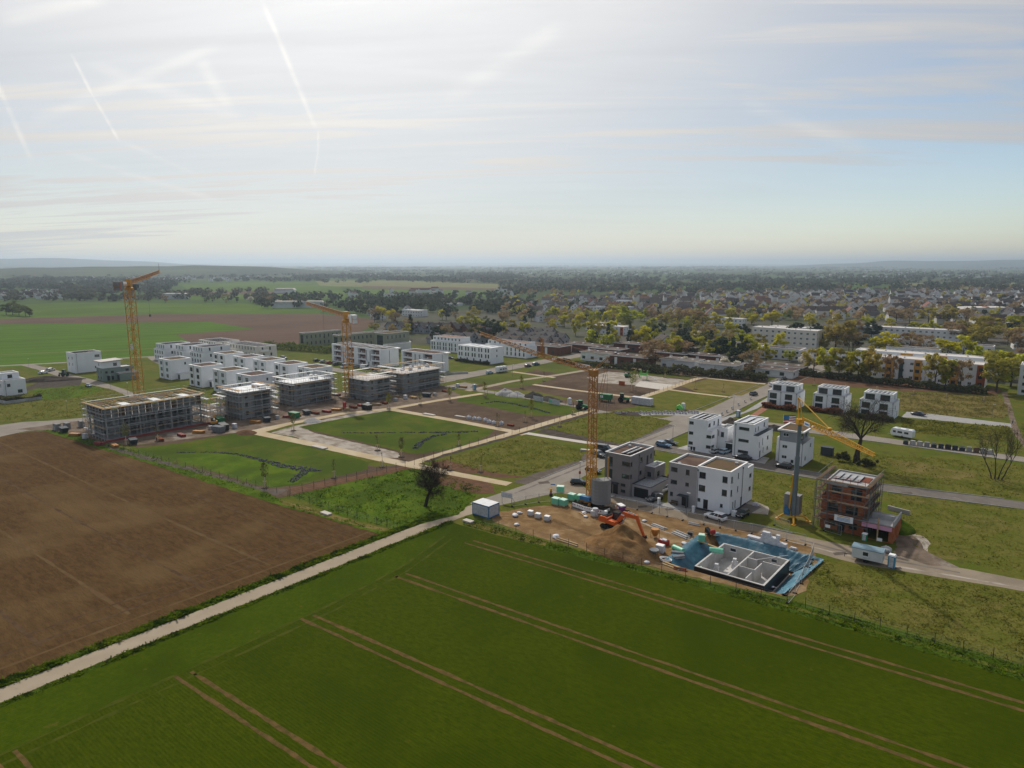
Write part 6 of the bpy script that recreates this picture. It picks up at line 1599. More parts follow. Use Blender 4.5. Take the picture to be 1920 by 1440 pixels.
t = thing('cement_mixer', 'small red and black mixer behind the pit', 'mixer', (*G(1330, 1003), .05), -.4)
MB().lathe([(.25, 0), (.55, .3), (.5, .8), (.3, 1.0)], n=12).build('drum', MATS['red_paint'], t, (.9, 0, .4)); MB().prism([(-.9, .3), (.3, .3), (.5, .6), (-.8, 1.3)], -.4, .4).build('hood', MATS['black_paint'], t)
for y in (-.45, .45): MB().lathe([(.28, -.06), (.3, 0), (.28, .06)], n=10).build('wheel', MATS['rubber'], t, (.3, y, .3)).rotation_euler = (R(90), 0, 0)
t = thing('generator', 'black framed pump on the trampled ground by the pit', 'pump', (*G(1289, 1006), .05), .2)
MB().box(0, .9, 0, .6, .2, .8).build('motor', MATS['black_paint'], t); f = MB()
for x in (-.1, 1.0):
 for y in (-.1, .7): f.bar((x, y, 0), (x, y, 1.0), .03)
f.bar((-.1, -.1, 1), (1, -.1, 1), .03).bar((-.1, .7, 1), (1, .7, 1), .03).build('frame', MATS['steel'], t, kind='stuff')
t = thing('site_box', 'purple and white tool box behind the excavator', 'box', (*G(1156, 955), .05), -.5)
MB().box(0, 1.7, 0, 1.1, 0, 1.0).build('body', MATS['magenta'], t); MB().box(-.05, 1.75, -.05, 1.15, 1.0, 1.25).build('lid', MATS['coping_white'], t); MB().box(.2, .9, -.012, -.002, .25, .75).build('emblem', MATS['white_paint'], t)
t = thing('crane_fence', 'low white barrier with dark slots round the lattice crane', 'barrier', (0, 0, 0))
pts = [G(1073, 950), G(1082, 953), G(1095, 958), G(1112, 962), G(1132, 966), G(1143, 961)]
for a, c in zip(pts[:-1], pts[1:]):
 L = math.dist(a, c); an = math.atan2(c[1] - a[1], c[0] - a[0])
 mb = MB().box(.03, L - .03, -.04, .04, .1, .95, 0)
 for k in range(int(L / .5)): mb.box(.15 + k * .5, .35 + k * .5, -.05, -.041, .5, .8, 1)
 mb.build('barrier_panel', (MATS['coping_white'], MATS['board_red']), t, (*a, .05), an)
# ------------------------------------------------------------------ trees
mat('bark', (0.060, 0.048, 0.038), (0.085, 0.068, 0.054), 2.0, rough=0.95)
mat('bark_dark', (0.030, 0.026, 0.022), (0.045, 0.038, 0.032), 2.0, rough=0.95)
mat('leaf_yellow', (0.62, 0.54, 0.012), (0.48, 0.45, 0.014), 0.8, rough=0.86, trans=0.6, rnd=0.3)
mat('leaf_spring', (0.46, 0.44, 0.024), (0.34, 0.35, 0.024), 0.8, rough=0.86, trans=0.6, rnd=0.45)
mat('leaf_olive', (0.42, 0.35, 0.060), (0.30, 0.26, 0.048), 0.8, rough=0.86, trans=0.55, rnd=0.5)
mat('leaf_bud', (0.34, 0.24, 0.115), (0.25, 0.18, 0.09), 0.8, rough=0.86, trans=0.5, rnd=0.5)
mat('leaf_pine', (0.030, 0.046, 0.026), (0.046, 0.062, 0.030), 0.8, rough=0.86, trans=0.2, rnd=0.5)
mat('leaf_green', (0.16, 0.18, 0.045), (0.11, 0.13, 0.036), 0.8, rough=0.86, trans=0.5, rnd=0.5)
mat('leaf_blossom', (0.80, 0.74, 0.62), (0.56, 0.52, 0.40), 0.8, rough=0.86, trans=0.5, rnd=0.25)
mat('leaf_hedge', (0.062, 0.072, 0.028), (0.095, 0.092, 0.038), 0.8, rough=0.86, trans=0.35, rnd=0.4)
mat('leaf_red', (0.26, 0.095, 0.045), (0.15, 0.07, 0.035), 0.8, rough=0.86, trans=0.4)
mat('wood_dark', (0.055, 0.066, 0.046), (0.075, 0.084, 0.055), 0.02, rough=0.9, trans=0.2)
mat('wood_brown', (0.11, 0.105, 0.065), (0.08, 0.084, 0.055), 0.02, rough=0.9, trans=0.25)
mat('wood_green', (0.060, 0.080, 0.034), (0.048, 0.062, 0.030), 0.02, rough=0.9, trans=0.25)
mat('twig', (0.060, 0.047, 0.036), (0.085, 0.066, 0.050), 1.0, rough=0.95)
mat('twig_dark', (0.040, 0.032, 0.025), (0.056, 0.044, 0.035), 1.0, rough=0.95)

def quads_mesh(name, P, N, S, A, m):
 """many small leaf sprays: centres P, random frames, sizes S, aspect A"""
 n = len(P)
 t = np.cross(N, rng.normal(size=(n, 3))); t /= np.linalg.norm(t, axis=1)[:, None] + 1e-9
 b_ = np.cross(N, t)
 sx, sy = (S * A)[:, None], (S / A)[:, None]
 V = np.stack([P - t * sx - b_ * sy * .6, P + t * sx * .8 - b_ * sy, P + t * sx + b_ * sy * .7, P - t * sx * .7 + b_ * sy], 1).reshape(-1, 3)
 me = bpy.data.meshes.new(name)
 me.vertices.add(4 * n); me.vertices.foreach_set('co', V.astype(np.float32).ravel())
 me.loops.add(4 * n); me.loops.foreach_set('vertex_index', np.arange(4 * n, dtype=np.int32))
 me.polygons.add(n); me.polygons.foreach_set('loop_start', np.arange(0, 4 * n, 4, dtype=np.int32))
 me.materials.append(MATS[m]) if m else None
 me.update(calc_edges=True)
 return me

def crown_points(n, rx, rz, zc, clumps, spread, shape='round', seed=0):
 r = np.random.default_rng(seed)
 C = []
 while len(C) < clumps:
  p = r.uniform(-1, 1, 3)
  d = np.linalg.norm(p)
  if d > 1 or d < .35: continue
  if shape == 'cone':
   p = np.array([p[0], p[1], p[2]])
   k = (1 - (p[2] + 1) / 2) ** .9
   p[0] *= k; p[1] *= k
  if shape == 'column': p[0] *= .8; p[1] *= .8
  C.append(p)
 C = np.array(C) * np.array([rx, rx, rz]) + np.array([0, 0, zc])
 C *= 1 + r.normal(0, .05, (clumps, 1)) * np.array([[1, 1, 0]])
 idx = r.integers(0, clumps, n)
 rad = (r.uniform(.5, 1.15, clumps) * spread)[idx]
 q = r.normal(size=(n, 3)); q /= np.linalg.norm(q, axis=1)[:, None]
 q *= (r.uniform(0, 1, n) ** .45 * rad)[:, None] * np.array([1, 1, .72])
 P = C[idx] + q
 N = q / (np.linalg.norm(q, axis=1)[:, None] + 1e-6) + r.normal(0, .6, (n, 3)) + np.array([0, 0, .9])
 N /= np.linalg.norm(N, axis=1)[:, None]
 return P, N, C

def branchy(seed, h, n_lvl=4, spread=.55, trunk=.3, first=.28, kids=(3, 4), shrink=.68, up=.25, min_r=.012, twigs=None, stems=1, curve=.25):
 """bare branch skeleton as one mesh of tapering bars"""
 r = random.Random(seed)
 mb = MB(); tips = []
 def grow(p, d, L, rad, lvl):
  seg = 3 if lvl < 2 else 2
  for s in range(seg):
   d2 = (d + Vector((r.uniform(-1, 1), r.uniform(-1, 1), r.uniform(-.4, 1) * .6)) * curve * .5).normalized()
   q = p + d2 * L / seg
   r2 = rad * (1 - .35 * (s + 1) / seg)
   mb.bar(p, q, max(rad * (1 - .35 * s / seg), min_r), n=5 if lvl < 2 else (4 if lvl < 3 else 3), r2=max(r2, min_r))
   p, d = q, d2
   if lvl and s < seg - 1 and lvl < n_lvl:
    sd = (d.cross(Vector((r.uniform(-1, 1), r.uniform(-1, 1), r.uniform(-1, 1)))).normalized() * spread * 1.3 + d * .6 + Vector((0, 0, up))).normalized()
    grow(p, sd, L * shrink * r.uniform(.6, .95), r2 * .55, lvl + 1)
  if lvl >= n_lvl:
   tips.append((p.copy(), d.copy())); return
  for k in range(r.randint(*kids)):
   a = r.uniform(0, 2 * math.pi)
   o_ = d.orthogonal().normalized(); o2 = d.cross(o_)
   sd = (d * (1 - spread * .5) + (o_ * math.cos(a) + o2 * math.sin(a)) * spread * r.uniform(.7, 1.3) + Vector((0, 0, up))).normalized()
   grow(p, sd, L * shrink * r.uniform(.8, 1.15), r2 * .72, lvl + 1)
 for s in range(stems):
  d = Vector((r.uniform(-.12, .12) + (s - (stems - 1) / 2) * .22, r.uniform(-.12, .12), 1)).normalized()
  grow(Vector(((s - (stems - 1) / 2) * .5, 0, -.1)), d, h * first, trunk, 0)
 return mb, tips

def trunk_mesh(h, r, seed, branches=5, m='bark'):
 rr = random.Random(seed); mb = MB()
 mb.bar((0, 0, -.2), (0, 0, h * .35), r, n=7, r2=r * .8).bar((0, 0, h * .35), (rr.uniform(-.3, .3), rr.uniform(-.3, .3), h * .7), r * .8, n=6, r2=r * .35)
 for k in range(branches):
  a = rr.uniform(0, 6.28); z = h * rr.uniform(.28, .5); l = h * rr.uniform(.18, .3)
  mb.bar((0, 0, z), (l * math.cos(a), l * math.sin(a), z + l * .9), r * .4, n=5, r2=r * .12)
 return mb.mesh('trunk', MATS[m])

PROTO = {}

def tree_proto(kind, v):
 key = (kind, v)
 if key in PROTO: return PROTO[key]
 sd = hash(kind) % 1000 if False else sum(map(ord, kind)) * 7 + v * 31
 if kind in ('yellow', 'spring', 'olive', 'green', 'blossom', 'bud'):
  n = {'yellow': 1500, 'spring': 1400, 'olive': 1150, 'green': 1400, 'blossom': 1000, 'bud': 1000}[kind]
  rx, rz, zc = {'blossom': (2.3, 2.0, 3.6), 'bud': (3.8, 3.9, 6.2)}.get(kind, (3.5, 3.8, 6.0))
  P, N, C = crown_points(n, rx, rz, zc, 17 + v * 3, 1.35, seed=sd)
  S = rng.uniform(.16, .36, n) * (.8 if kind == 'bud' else 1.0)
  cr = quads_mesh('crown', P, N, S, rng.uniform(.9, 1.5, n) * (1.5 if kind in ('bud', 'olive') else 1.0), 'leaf_' + kind)
  tr = trunk_mesh(zc + rz * .6, .2, sd, 6)
  h = zc + rz + .8
 elif kind == 'pine':
  n = 1500
  P, N, C = crown_points(n, 3.2, 3.6, 6.4, 15, 1.45, seed=sd)
  cr = quads_mesh('crown', P, N, rng.uniform(.18, .38, n), rng.uniform(.9, 1.4, n), 'leaf_pine'); tr = trunk_mesh(8, .24, sd, 5, 'bark_dark'); h = 11
 elif kind == 'spruce':
  n = 1400
  P, N, C = crown_points(n, 2.8, 5.6, 6.4, 30, .95, 'cone', sd)
  cr = quads_mesh('crown', P, N, rng.uniform(.16, .34, n), rng.uniform(.9, 1.6, n), 'leaf_pine'); tr = trunk_mesh(10, .22, sd, 0, 'bark_dark'); h = 12.5
 elif kind == 'bush':
  n = 500
  P, N, C = crown_points(n, 1.3, 1.0, 1.0, 9, .75, seed=sd)
  P[:, 2] = np.maximum(P[:, 2], .05)
  cr = quads_mesh('crown', P, N, rng.uniform(.10, .24, n), rng.uniform(.9, 1.4, n), 'leaf_hedge'); tr = trunk_mesh(1.2, .06, sd, 3); h = 2.3
 PROTO[key] = (tr, cr, h)
 return PROTO[key]

NT = [0]

def tree(kind, x, y, height, label, group=None, name=None, wide=1.0, z=0.0):
 v = NT[0] % 3; NT[0] += 1
 tr, cr, h = tree_proto(kind, v)
 s = height / h
 nm = name or {'yellow': 'leafing_tree', 'spring': 'leafing_tree', 'olive': 'willow_tree', 'green': 'broadleaf_tree', 'blossom': 'blossom_tree', 'bud': 'budding_tree', 'pine': 'pine_tree', 'spruce': 'spruce_tree', 'bush': 'bush'}[kind]
 t = thing(nm, label, 'bush' if kind == 'bush' else 'tree', (x, y, z), rng.uniform(0, 6.28), group)
 t.scale = (s * wide, s * wide, s)
 obj('trunk', tr, t); obj('crown', cr, t)
 return t

# ---- bare trees of the foreground
def bare_tree(label, x, y, seed, h, mtw, n_twig, tw, **kw):
 mb, tips = branchy(seed, h, **kw)
 top = max(v[2] for v in mb.v); s = h / (top * 1.02)
 t = thing('bare_tree', label, 'tree', (x, y, 0)); t.scale = (s,) * 3
 mb.build('trunk', MATS['bark_dark' if mtw == 'twig_dark' else 'bark'], t)
 r = np.random.default_rng(seed)
 T = np.array([tuple(p) for p, d in tips]); D = np.array([tuple(d) for p, d in tips])
 idx = r.integers(0, len(T), n_twig)
 off = r.normal(0, 1, (n_twig, 3)); off /= np.linalg.norm(off, axis=1)[:, None]
 L = r.uniform(.3, 1.0, n_twig) * tw
 P = T[idx] - D[idx] * r.uniform(0, tw, n_twig)[:, None] + (off + D[idx] * .8) * L[:, None] * .6
 # slender twig slivers
 d = off + D[idx] * .8; d /= np.linalg.norm(d, axis=1)[:, None]
 N = np.cross(d, r.normal(size=(n_twig, 3))); N /= np.linalg.norm(N, axis=1)[:, None]
 b_ = np.cross(N, d); w = .013 if mtw == 'twig_dark' else .016
 a0, a1 = P - d * L[:, None] * .6, P + d * L[:, None] * .6
 V = np.stack([a0 - b_ * w, a0 + b_ * w, a1 + b_ * w * .5, a1 - b_ * w * .5], 1).reshape(-1, 3)
 me = bpy.data.meshes.new('crown'); n = n_twig
 me.vertices.add(4 * n); me.vertices.foreach_set('co', V.astype(np.float32).ravel())
 me.loops.add(4 * n); me.loops.foreach_set('vertex_index', np.arange(4 * n, dtype=np.int32))
 me.polygons.add(n); me.polygons.foreach_set('loop_start', np.arange(0, 4 * n, 4, dtype=np.int32))
 me.materials.append(MATS[mtw]); me.update(calc_edges=True)
 obj('crown', me, t)
 return t

bare_tree('dark bare fruit tree standing alone in the fenced meadow', *G(797, 949), 5, 9.9, 'twig_dark', 5200, .8, trunk=.30, first=.26, n_lvl=4, spread=.7, kids=(3, 4), up=.18, curve=.45, shrink=.76, min_r=.008)
bare_tree('tall wide bare tree with twin trunks in front of the white pair houses', *G(1606, 869), 33, 18.5, 'twig', 2400, 1.3, trunk=.34, first=.24, n_lvl=4, spread=.60, kids=(2, 3), up=.18, stems=2, curve=.35)
bare_tree('slender many-stemmed bare tree on the right meadow', *G(1868, 899), 44, 13.0, 'twig', 900, 1.2, trunk=.13, first=.30, n_lvl=3, spread=.34, kids=(2, 3), up=.42, stems=4, curve=.3)
bare_tree('bare tree reaching in at the right edge', *G(1930, 842), 52, 11.0, 'twig', 1600, 1.2, trunk=.2, first=.28, n_lvl=4, spread=.7, kids=(2, 3), up=.0, curve=.5)

# ---- trees one can pick out in the town, measured from the photograph: (u, v of foot, kind, height, width, where)
SP = [(717, 602, 'yellow', 13, 1.1, 'beside the white gable house left of the red rows'), (735, 604, 'yellow', 10, 1.2, 'low beside the first red row roof'), (866, 619, 'yellow', 11, .8, 'rising between the two red rows'),
      (895, 622, 'spring', 11, 1.2, 'right of the bright one between the red rows'), (922, 645, 'pine', 13.5, 1.5, 'big and dark behind the white slot-window terrace'), (1079, 630, 'spring', 12, .8, 'left of the flat pale school'),
      (1103, 634, 'spring', 13, .9, 'in front of the flat pale school, left'), (1122, 635, 'olive', 13, 1.0, 'in front of the flat pale school, middle'), (1147, 635, 'yellow', 12.5, .9, 'brightest in front of the flat pale school'),
      (1180, 618, 'spring', 17, 1.7, 'broad and tall behind the flat pale school'), (1036, 624, 'yellow', 9, 1.0, 'alone over the dark red roofs'), (1233, 640, 'pine', 12, 1.3, 'by the blue-roofed house'), (1181, 650, 'spruce', 13, .9, 'beside the second bungalow line'),
      (1140, 648, 'spruce', 13, .8, 'above the bungalow roofs'), (1228, 690, 'bud', 14, 1.4, 'broad and brown over the park hedge'), (1290, 672, 'pine', 12, 1.4, 'left of the blossom trees'), (1341, 615, 'yellow', 11, 1.5, 'in the line of bright crowns before the cream block'),
      (1368, 640, 'yellow', 13, 1.1, 'brightest beside the cream block'), (1447, 612, 'yellow', 12, 1.8, 'orange tinted behind the cream block'), (1517, 616, 'yellow', 11, 1.2, 'right behind the cream blocks'), (1566, 660, 'olive', 20, 1.2, 'huge and willowy right of the pines'),
      (1493, 652, 'pine', 14.5, 1.3, 'big before the cream block, left one'), (1529, 653, 'pine', 13, 1.3, 'big before the cream block, right one'), (1373, 690, 'spruce', 14, 1.0, 'dark pair by the garden corner, left one'), (1387, 688, 'spruce', 15, 1.0, 'dark pair by the garden corner, right one'),
      (1356, 697, 'blossom', 6.5, 1.0, 'white at the hedge end'), (1382, 699, 'blossom', 5.5, .9, 'smaller and white at the hedge end'), (1277, 690, 'blossom', 6, 1.0, 'pale over the park hedge'), (1330, 662, 'blossom', 6, 1.0, 'pale among the bungalows'), (1407, 705, 'bud', 12, 1.1, 'brown by the garage row'),
      (1350, 655, 'spring', 7, 1.2, 'round by the grey gallery row'), (1525, 702, 'olive', 12, 1.1, 'first of the row before the ochre blocks'), (1548, 706, 'spring', 13.5, .9, 'second of the row before the ochre blocks'), (1572, 709, 'olive', 13.5, 1.0, 'third of the row before the ochre blocks'),
      (1608, 713, 'spring', 14, 1.1, 'fourth of the row before the ochre blocks'), (1630, 716, 'olive', 14, .9, 'fifth of the row before the ochre blocks'), (1668, 719, 'bud', 13, .7, 'thin and grey before the ochre bay'), (1752, 728, 'olive', 14, 1.0, 'covering the middle of the ochre blocks'), (1772, 729, 'spring', 13, .8, 'next to the rust red end bay'),
      (1800, 730, 'bud', 13, .8, 'thin before the white balconies'), (1868, 735, 'olive', 16, 1.1, 'tall at the footpath corner, left one'), (1895, 725, 'spring', 15, 1.2, 'tall at the footpath corner, right one'), (1838, 705, 'spring', 13, 1.2, 'behind the rust red end bay'),
      (1660, 668, 'yellow', 12, 1.5, 'bright green behind the long ochre block'), (1640, 665, 'spring', 10, 1.2, 'left behind the long ochre block'), (1775, 675, 'yellow', 11, 1.5, 'golden behind the long ochre block'), (1805, 674, 'yellow', 11.5, 1.4, 'golden, second behind the long ochre block'), (1730, 668, 'bud', 12, 1.3, 'brown behind the long ochre block'),
      (1705, 660, 'bud', 12, 1.3, 'brown beside the pale rows'), (1790, 645, 'bud', 13, 1.3, 'bare-looking in front of the long pale block'), (1820, 642, 'olive', 15, 1.5, 'right end of the long pale block'), (1850, 640, 'olive', 17, 1.4, 'big left of the red-roofed hall'), (1905, 628, 'spring', 15, 1.4, 'at the right edge over the red-roofed hall'),
      (1680, 606, 'bud', 14, 1.6, 'first of the brown line over the long pale block'), (1705, 606, 'bud', 14, 1.4, 'second of the brown line over the long pale block'), (1740, 608, 'olive', 14, 1.5, 'third of the brown line over the long pale block'), (1775, 608, 'olive', 15, 1.5, 'fourth of the brown line over the long pale block'),
      (1810, 609, 'bud', 14, 1.4, 'fifth of the brown line over the long pale block'), (1510, 690, 'blossom', 7, 1.0, 'pale by the gallery row end'), (1480, 678, 'spring', 6, 1.5, 'low before the gallery row'), (1300, 615, 'bud', 15, 1.5, 'brown beyond the park pines'), (1270, 612, 'bud', 15, 1.4, 'brown beyond the flat school')]
for (u, v, k, h, w, lab) in SP:
 nm = {'yellow': 'bright yellow-green tree', 'spring': 'fresh green tree', 'olive': 'olive-green willowy tree', 'bud': 'brown budding tree', 'pine': 'dark pine', 'spruce': 'dark conical spruce', 'blossom': 'white blossom tree'}[k]
 tree(k, *G(u, v), h * 1.18, nm + ' ' + lab, 'trees of the old town', wide=w)

# bushes and hedges
hx = [G(1170, 692), G(1240, 700), G(1330, 706), G(1420, 712), G(1425, 716)]
def hedge(name, label, line, width, h, m, dens=26, seed=3):
 pts = []
 r = np.random.default_rng(seed)
 for a, c in zip(line[:-1], line[1:]):
  a, c = np.array(a), np.array(c); L = np.linalg.norm(c - a)
  n = int(L * dens)
  t = r.uniform(0, 1, n)[:, None]
  nrm = np.array([-(c - a)[1], (c - a)[0]]) / L
  hh = h * (1 + .35 * np.sin(t[:, 0] * L * .55 + seed) * np.sin(t[:, 0] * L * .21))
  p = a + (c - a) * t + nrm * r.uniform(-.5, .5, (n, 1)) * width
  z = np.sqrt(r.uniform(0, 1, n)) * hh
  pts.append(np.column_stack([p, z]))
 P = np.concatenate(pts); n = len(P)
 N = r.normal(0, 1, (n, 3)) + np.array([0, 0, .5]); N /= np.linalg.norm(N, axis=1)[:, None]
 return obj(name, quads_mesh(name, P, N, r.uniform(.2, .5, n), r.uniform(.9, 1.4, n), m), None, label=label, cat='hedge')

hedge('hedge', 'long dark hedge with shrubs between the park and the bungalows', hx, 7.0, 3.6, 'leaf_hedge', 60)
hedge('hedge', 'dark clipped hedge in front of the white-fronted bungalows', [G(1045, 680), G(1100, 688), G(1170, 692)], 3.0, 2.2, 'leaf_hedge', 40, 5)
hedge('hedge', 'dark undergrowth at the foot of the ochre blocks', [G(1500, 703), G(1600, 714), G(1720, 727), G(1850, 740)], 5.0, 2.6, 'leaf_hedge', 60, 6)
hedge('hedge', 'green hedge on top of the garden wall at the left edge', [(-231, -22.5), (-213.4, -22.5), (-213.4, -11)], 1.2, 1.9, 'leaf_hedge', 60, 7)
hedge('hedge', 'reddish hedge in front of the first white pair house', [(9.5, 150.5), (21.5, 150.2)], 2.0, 1.6, 'leaf_red', 70, 8)
hedge('hedge', 'reddish hedge in front of the middle white pair house', [(25, 154.2), (36, 154)], 2.0, 1.6, 'leaf_red', 70, 9)
hedge('hedge', 'dark hedge in front of the third white pair house', [(40.5, 153), (52, 152.8)], 2.0, 1.6, 'leaf_hedge', 70, 10)
hedge('hedge', 'dark hedge at the foot of the slot-window terrace', [(-163, 168.8), (-139, 168.8)], 1.5, 1.1, 'leaf_hedge', 60, 11)
hedge('hedge', 'bushy strip between the brown field and the school', [G(495, 652), G(560, 657), G(620, 662)], 8.0, 3.6, 'leaf_green', 40, 12)
hedge('hedge', 'bushy strip behind the long apartment block with red balconies', [G(625, 660), G(690, 664), G(750, 668)], 8.0, 3.4, 'leaf_green', 45, 13)
for (x, y, h, m) in ((24.6, 46.5, 3.0, 'leaf_red'), (26.6, 46.0, 3.0, 'leaf_red'), (28.3, 46.6, 2.6, 'leaf_red')):
 t = tree('bush', x, y, h, 'red-tipped garden shrub behind the grey garage', 'red-tipped shrubs', 'garden_shrub')
 for c in t.children:
  if c.name.startswith('crown'):
   c.data = c.data.copy(); c.data.materials[0] = MATS[m]
for (u, v, h) in ((1580, 866, 3.0), (1632, 872, 2.6), (1618, 874, 2.2), (1585, 860, 2.0)):
 tree('bush', *G(u, v), h, 'low green bush round the twin-trunk bare tree', 'bushes round the twin-trunk tree')
for (u, v, h) in ((12, 591, 13), (24, 590, 15), (36, 592, 14), (48, 593, 12), (56, 594, 10)):
 tree('green', *G(u, v), h, wide=1.4, label='round tree in the lone clump on the far left field', group='lone clump on the left field')
for (u, v, k, h, lab) in ((505, 573, 'bud', 15, 'budding tree standing by the field lane left of the pale hall'), (525, 572, 'blossom', 8, 'pale blossom tree by the field lane'), (545, 574, 'bud', 11, 'small budding tree by the field lane'), (310, 569, 'bud', 13, 'brown tree beside the far barn'), (424, 568, 'bud', 14, 'tall bare tree on the far field edge'), (445, 568, 'pine', 9, 'dark tree on the far field edge'), (470, 568, 'blossom', 9, 'pale tree on the far field edge'), (385, 568, 'green', 8, 'green bush tree on the far field edge')):
 tree(k, *G(u, v), h, lab)

# ---- staked young trees
mat('stake', (0.50, 0.36, 0.19), (0.42, 0.29, 0.15), 1.5, rough=0.85)
mat('trunk_wrap', (0.62, 0.56, 0.46), (0.52, 0.46, 0.37), 2.0, rough=0.9)
mat('leaf_young', (0.26, 0.25, 0.02), (0.18, 0.19, 0.02), 2.0, rough=0.8, trans=0.35)
mat('leaf_young_green', (0.15, 0.15, 0.03), (0.11, 0.115, 0.03), 2.0, rough=0.8, trans=0.3)
YG = 'young staked trees along the park paths'

def young(u, v, h, leaf, label, stakes=True, px=True):
 x, y = G(u, v) if px else (u, v)
 t = thing('young_tree', label, 'tree', (x, y, .03), rng.uniform(0, 6.28), YG)
 MB().bar((0, 0, 0), (0, 0, h * .42), .085, n=6, r2=.07).build('trunk', MATS['trunk_wrap'], t)
 mb, tips = branchy(int(u + v), h * .62, n_lvl=3, spread=.30, trunk=.05, first=.42, kids=(2, 3), up=.55, min_r=.012, curve=.2)
 mb.build('branches', MATS['twig'], t, (0, 0, h * .40))
 if leaf:
  n = leaf
  sd = int(u)
  r = np.random.default_rng(sd)
  a = r.uniform(0, 6.28, n); z = r.uniform(.02, 1, n); rad = h * .19 * np.sqrt(r.uniform(0, 1, n)) * np.sin(np.pi * np.clip(z, .05, .98)) ** .6
  P = np.column_stack([rad * np.cos(a), rad * np.sin(a), h * (.42 + .56 * z)])
  N = r.normal(size=(n, 3)); N /= np.linalg.norm(N, axis=1)[:, None]
  obj('crown', quads_mesh('crown', P, N, r.uniform(.06, .15, n), r.uniform(.9, 1.3, n), 'leaf_young' if leaf > 320 else 'leaf_young_green'), t)
 if stakes:
  for k in range(3):
   aa = k * 2.094 + .3
   MB().bar((.55 * math.cos(aa), .55 * math.sin(aa), 0), (.5 * math.cos(aa), .5 * math.sin(aa), 1.7), .05, n=5).build('stake', MATS['stake'], t)
  mb = MB()
  for k in range(3):
   a0, a1 = k * 2.094 + .3, (k + 1) * 2.094 + .3
   mb.bar((.5 * math.cos(a0), .5 * math.sin(a0), 1.6), (.5 * math.cos(a1), .5 * math.sin(a1), 1.6), .04)
  mb.build('stake_rail', MATS['stake'], t)
  MB().lathe([(.95, 0), (.85, .12), (.4, .16)], n=12).build('mulch_ring', MATS['dark_soil'], t)
 return t

for (u, v, h, lf, lab) in ((497, 915, 6.3, 300, 'young leafing tree with stakes at the end of the lower stone swale'), (627, 896, 4.6, 60, 'young bare tree with stakes left of the path crossing'), (753, 857, 5.6, 300, 'young leafing tree with stakes in the upper basin corner'), (708, 845, 4.6, 40, 'young bare tree on the pale bank'),
                           (550, 808, 5.6, 220, 'young tree on the pale bank near the path fork'), (729, 767, 5.8, 340, 'young leafing tree at the upper path fork'), (788, 759, 4.6, 150, 'small young tree on the brown soil bed, left one'), (843, 752, 5.6, 340, 'young yellow tree on the brown soil bed'), (909, 744, 6.2, 420, 'young yellow tree at the end of the upper sand path'),
                           (996, 783, 6.5, 480, 'brightest young yellow tree beside the third basin'), (860, 836, 3.6, 60, 'small young tree beside the fence of the upper basin'), (933, 800, 4.6, 60, 'bare young tree behind the white sacks'), (717, 876, 4.0, 0, 'bare sapling beside the path crossing'), (237, 835, 6.8, 300, 'young tree with yellow leaves in front of the long shell'), (296, 828, 5.2, 40, 'thin young tree in front of the long shell'),
                           (901, 885, 4.4, 0, 'bare sapling in the dark planting bed'), (844, 882, 4.0, 0, 'thin sapling in the red planting bed'), (978, 728, 5.6, 380, 'young yellow tree on the northern lawn'), (1020, 715, 4.4, 0, 'bare sapling by the concrete park path'), (1184, 735, 8.5, 420, 'cluster tree on the playground, left stem'), (1190, 733, 9.0, 460, 'cluster tree on the playground, right stem'),
                           (1262, 700, 5.0, 340, 'young yellow tree by the far hedge, right one'), (1247, 708, 4.8, 260, 'young yellow tree by the far hedge, left one'), (1341, 706, 4.8, 60, 'young tree where the park path meets the hedge'), (1386, 710, 4.6, 60, 'young tree on the hedge-side soil, middle'), (1430, 714, 4.4, 60, 'young tree on the hedge-side soil, right'), (1356, 735, 3.6, 0, 'staked sapling on the dry plot'), (1304, 730, 3.4, 0, 'staked sapling on the dry plot, left one'),
                           (1526, 723, 4.2, 0, 'staked sapling on the red strip, first from the left'), (1586, 728, 4.2, 0, 'staked sapling on the red strip, second from the left'), (1644, 732, 4.2, 0, 'staked sapling on the red strip, third from the left'), (1712, 740, 4.6, 0, 'staked sapling on the red strip, fourth from the left'), (1774, 746, 4.6, 0, 'staked sapling on the red strip, fifth from the left'), (1844, 752, 4.8, 0, 'staked sapling on the red strip, last before the footpath'),
                           (1049, 800, 3.6, 0, 'staked sapling at the edge of the weed plot'), (985, 792, 3.6, 0, 'three-post sapling on the soil beside the third basin'), (1075, 778, 4.2, 0, 'thin sapling by the crane rope')):
 young(u, v, h, lf, lab)

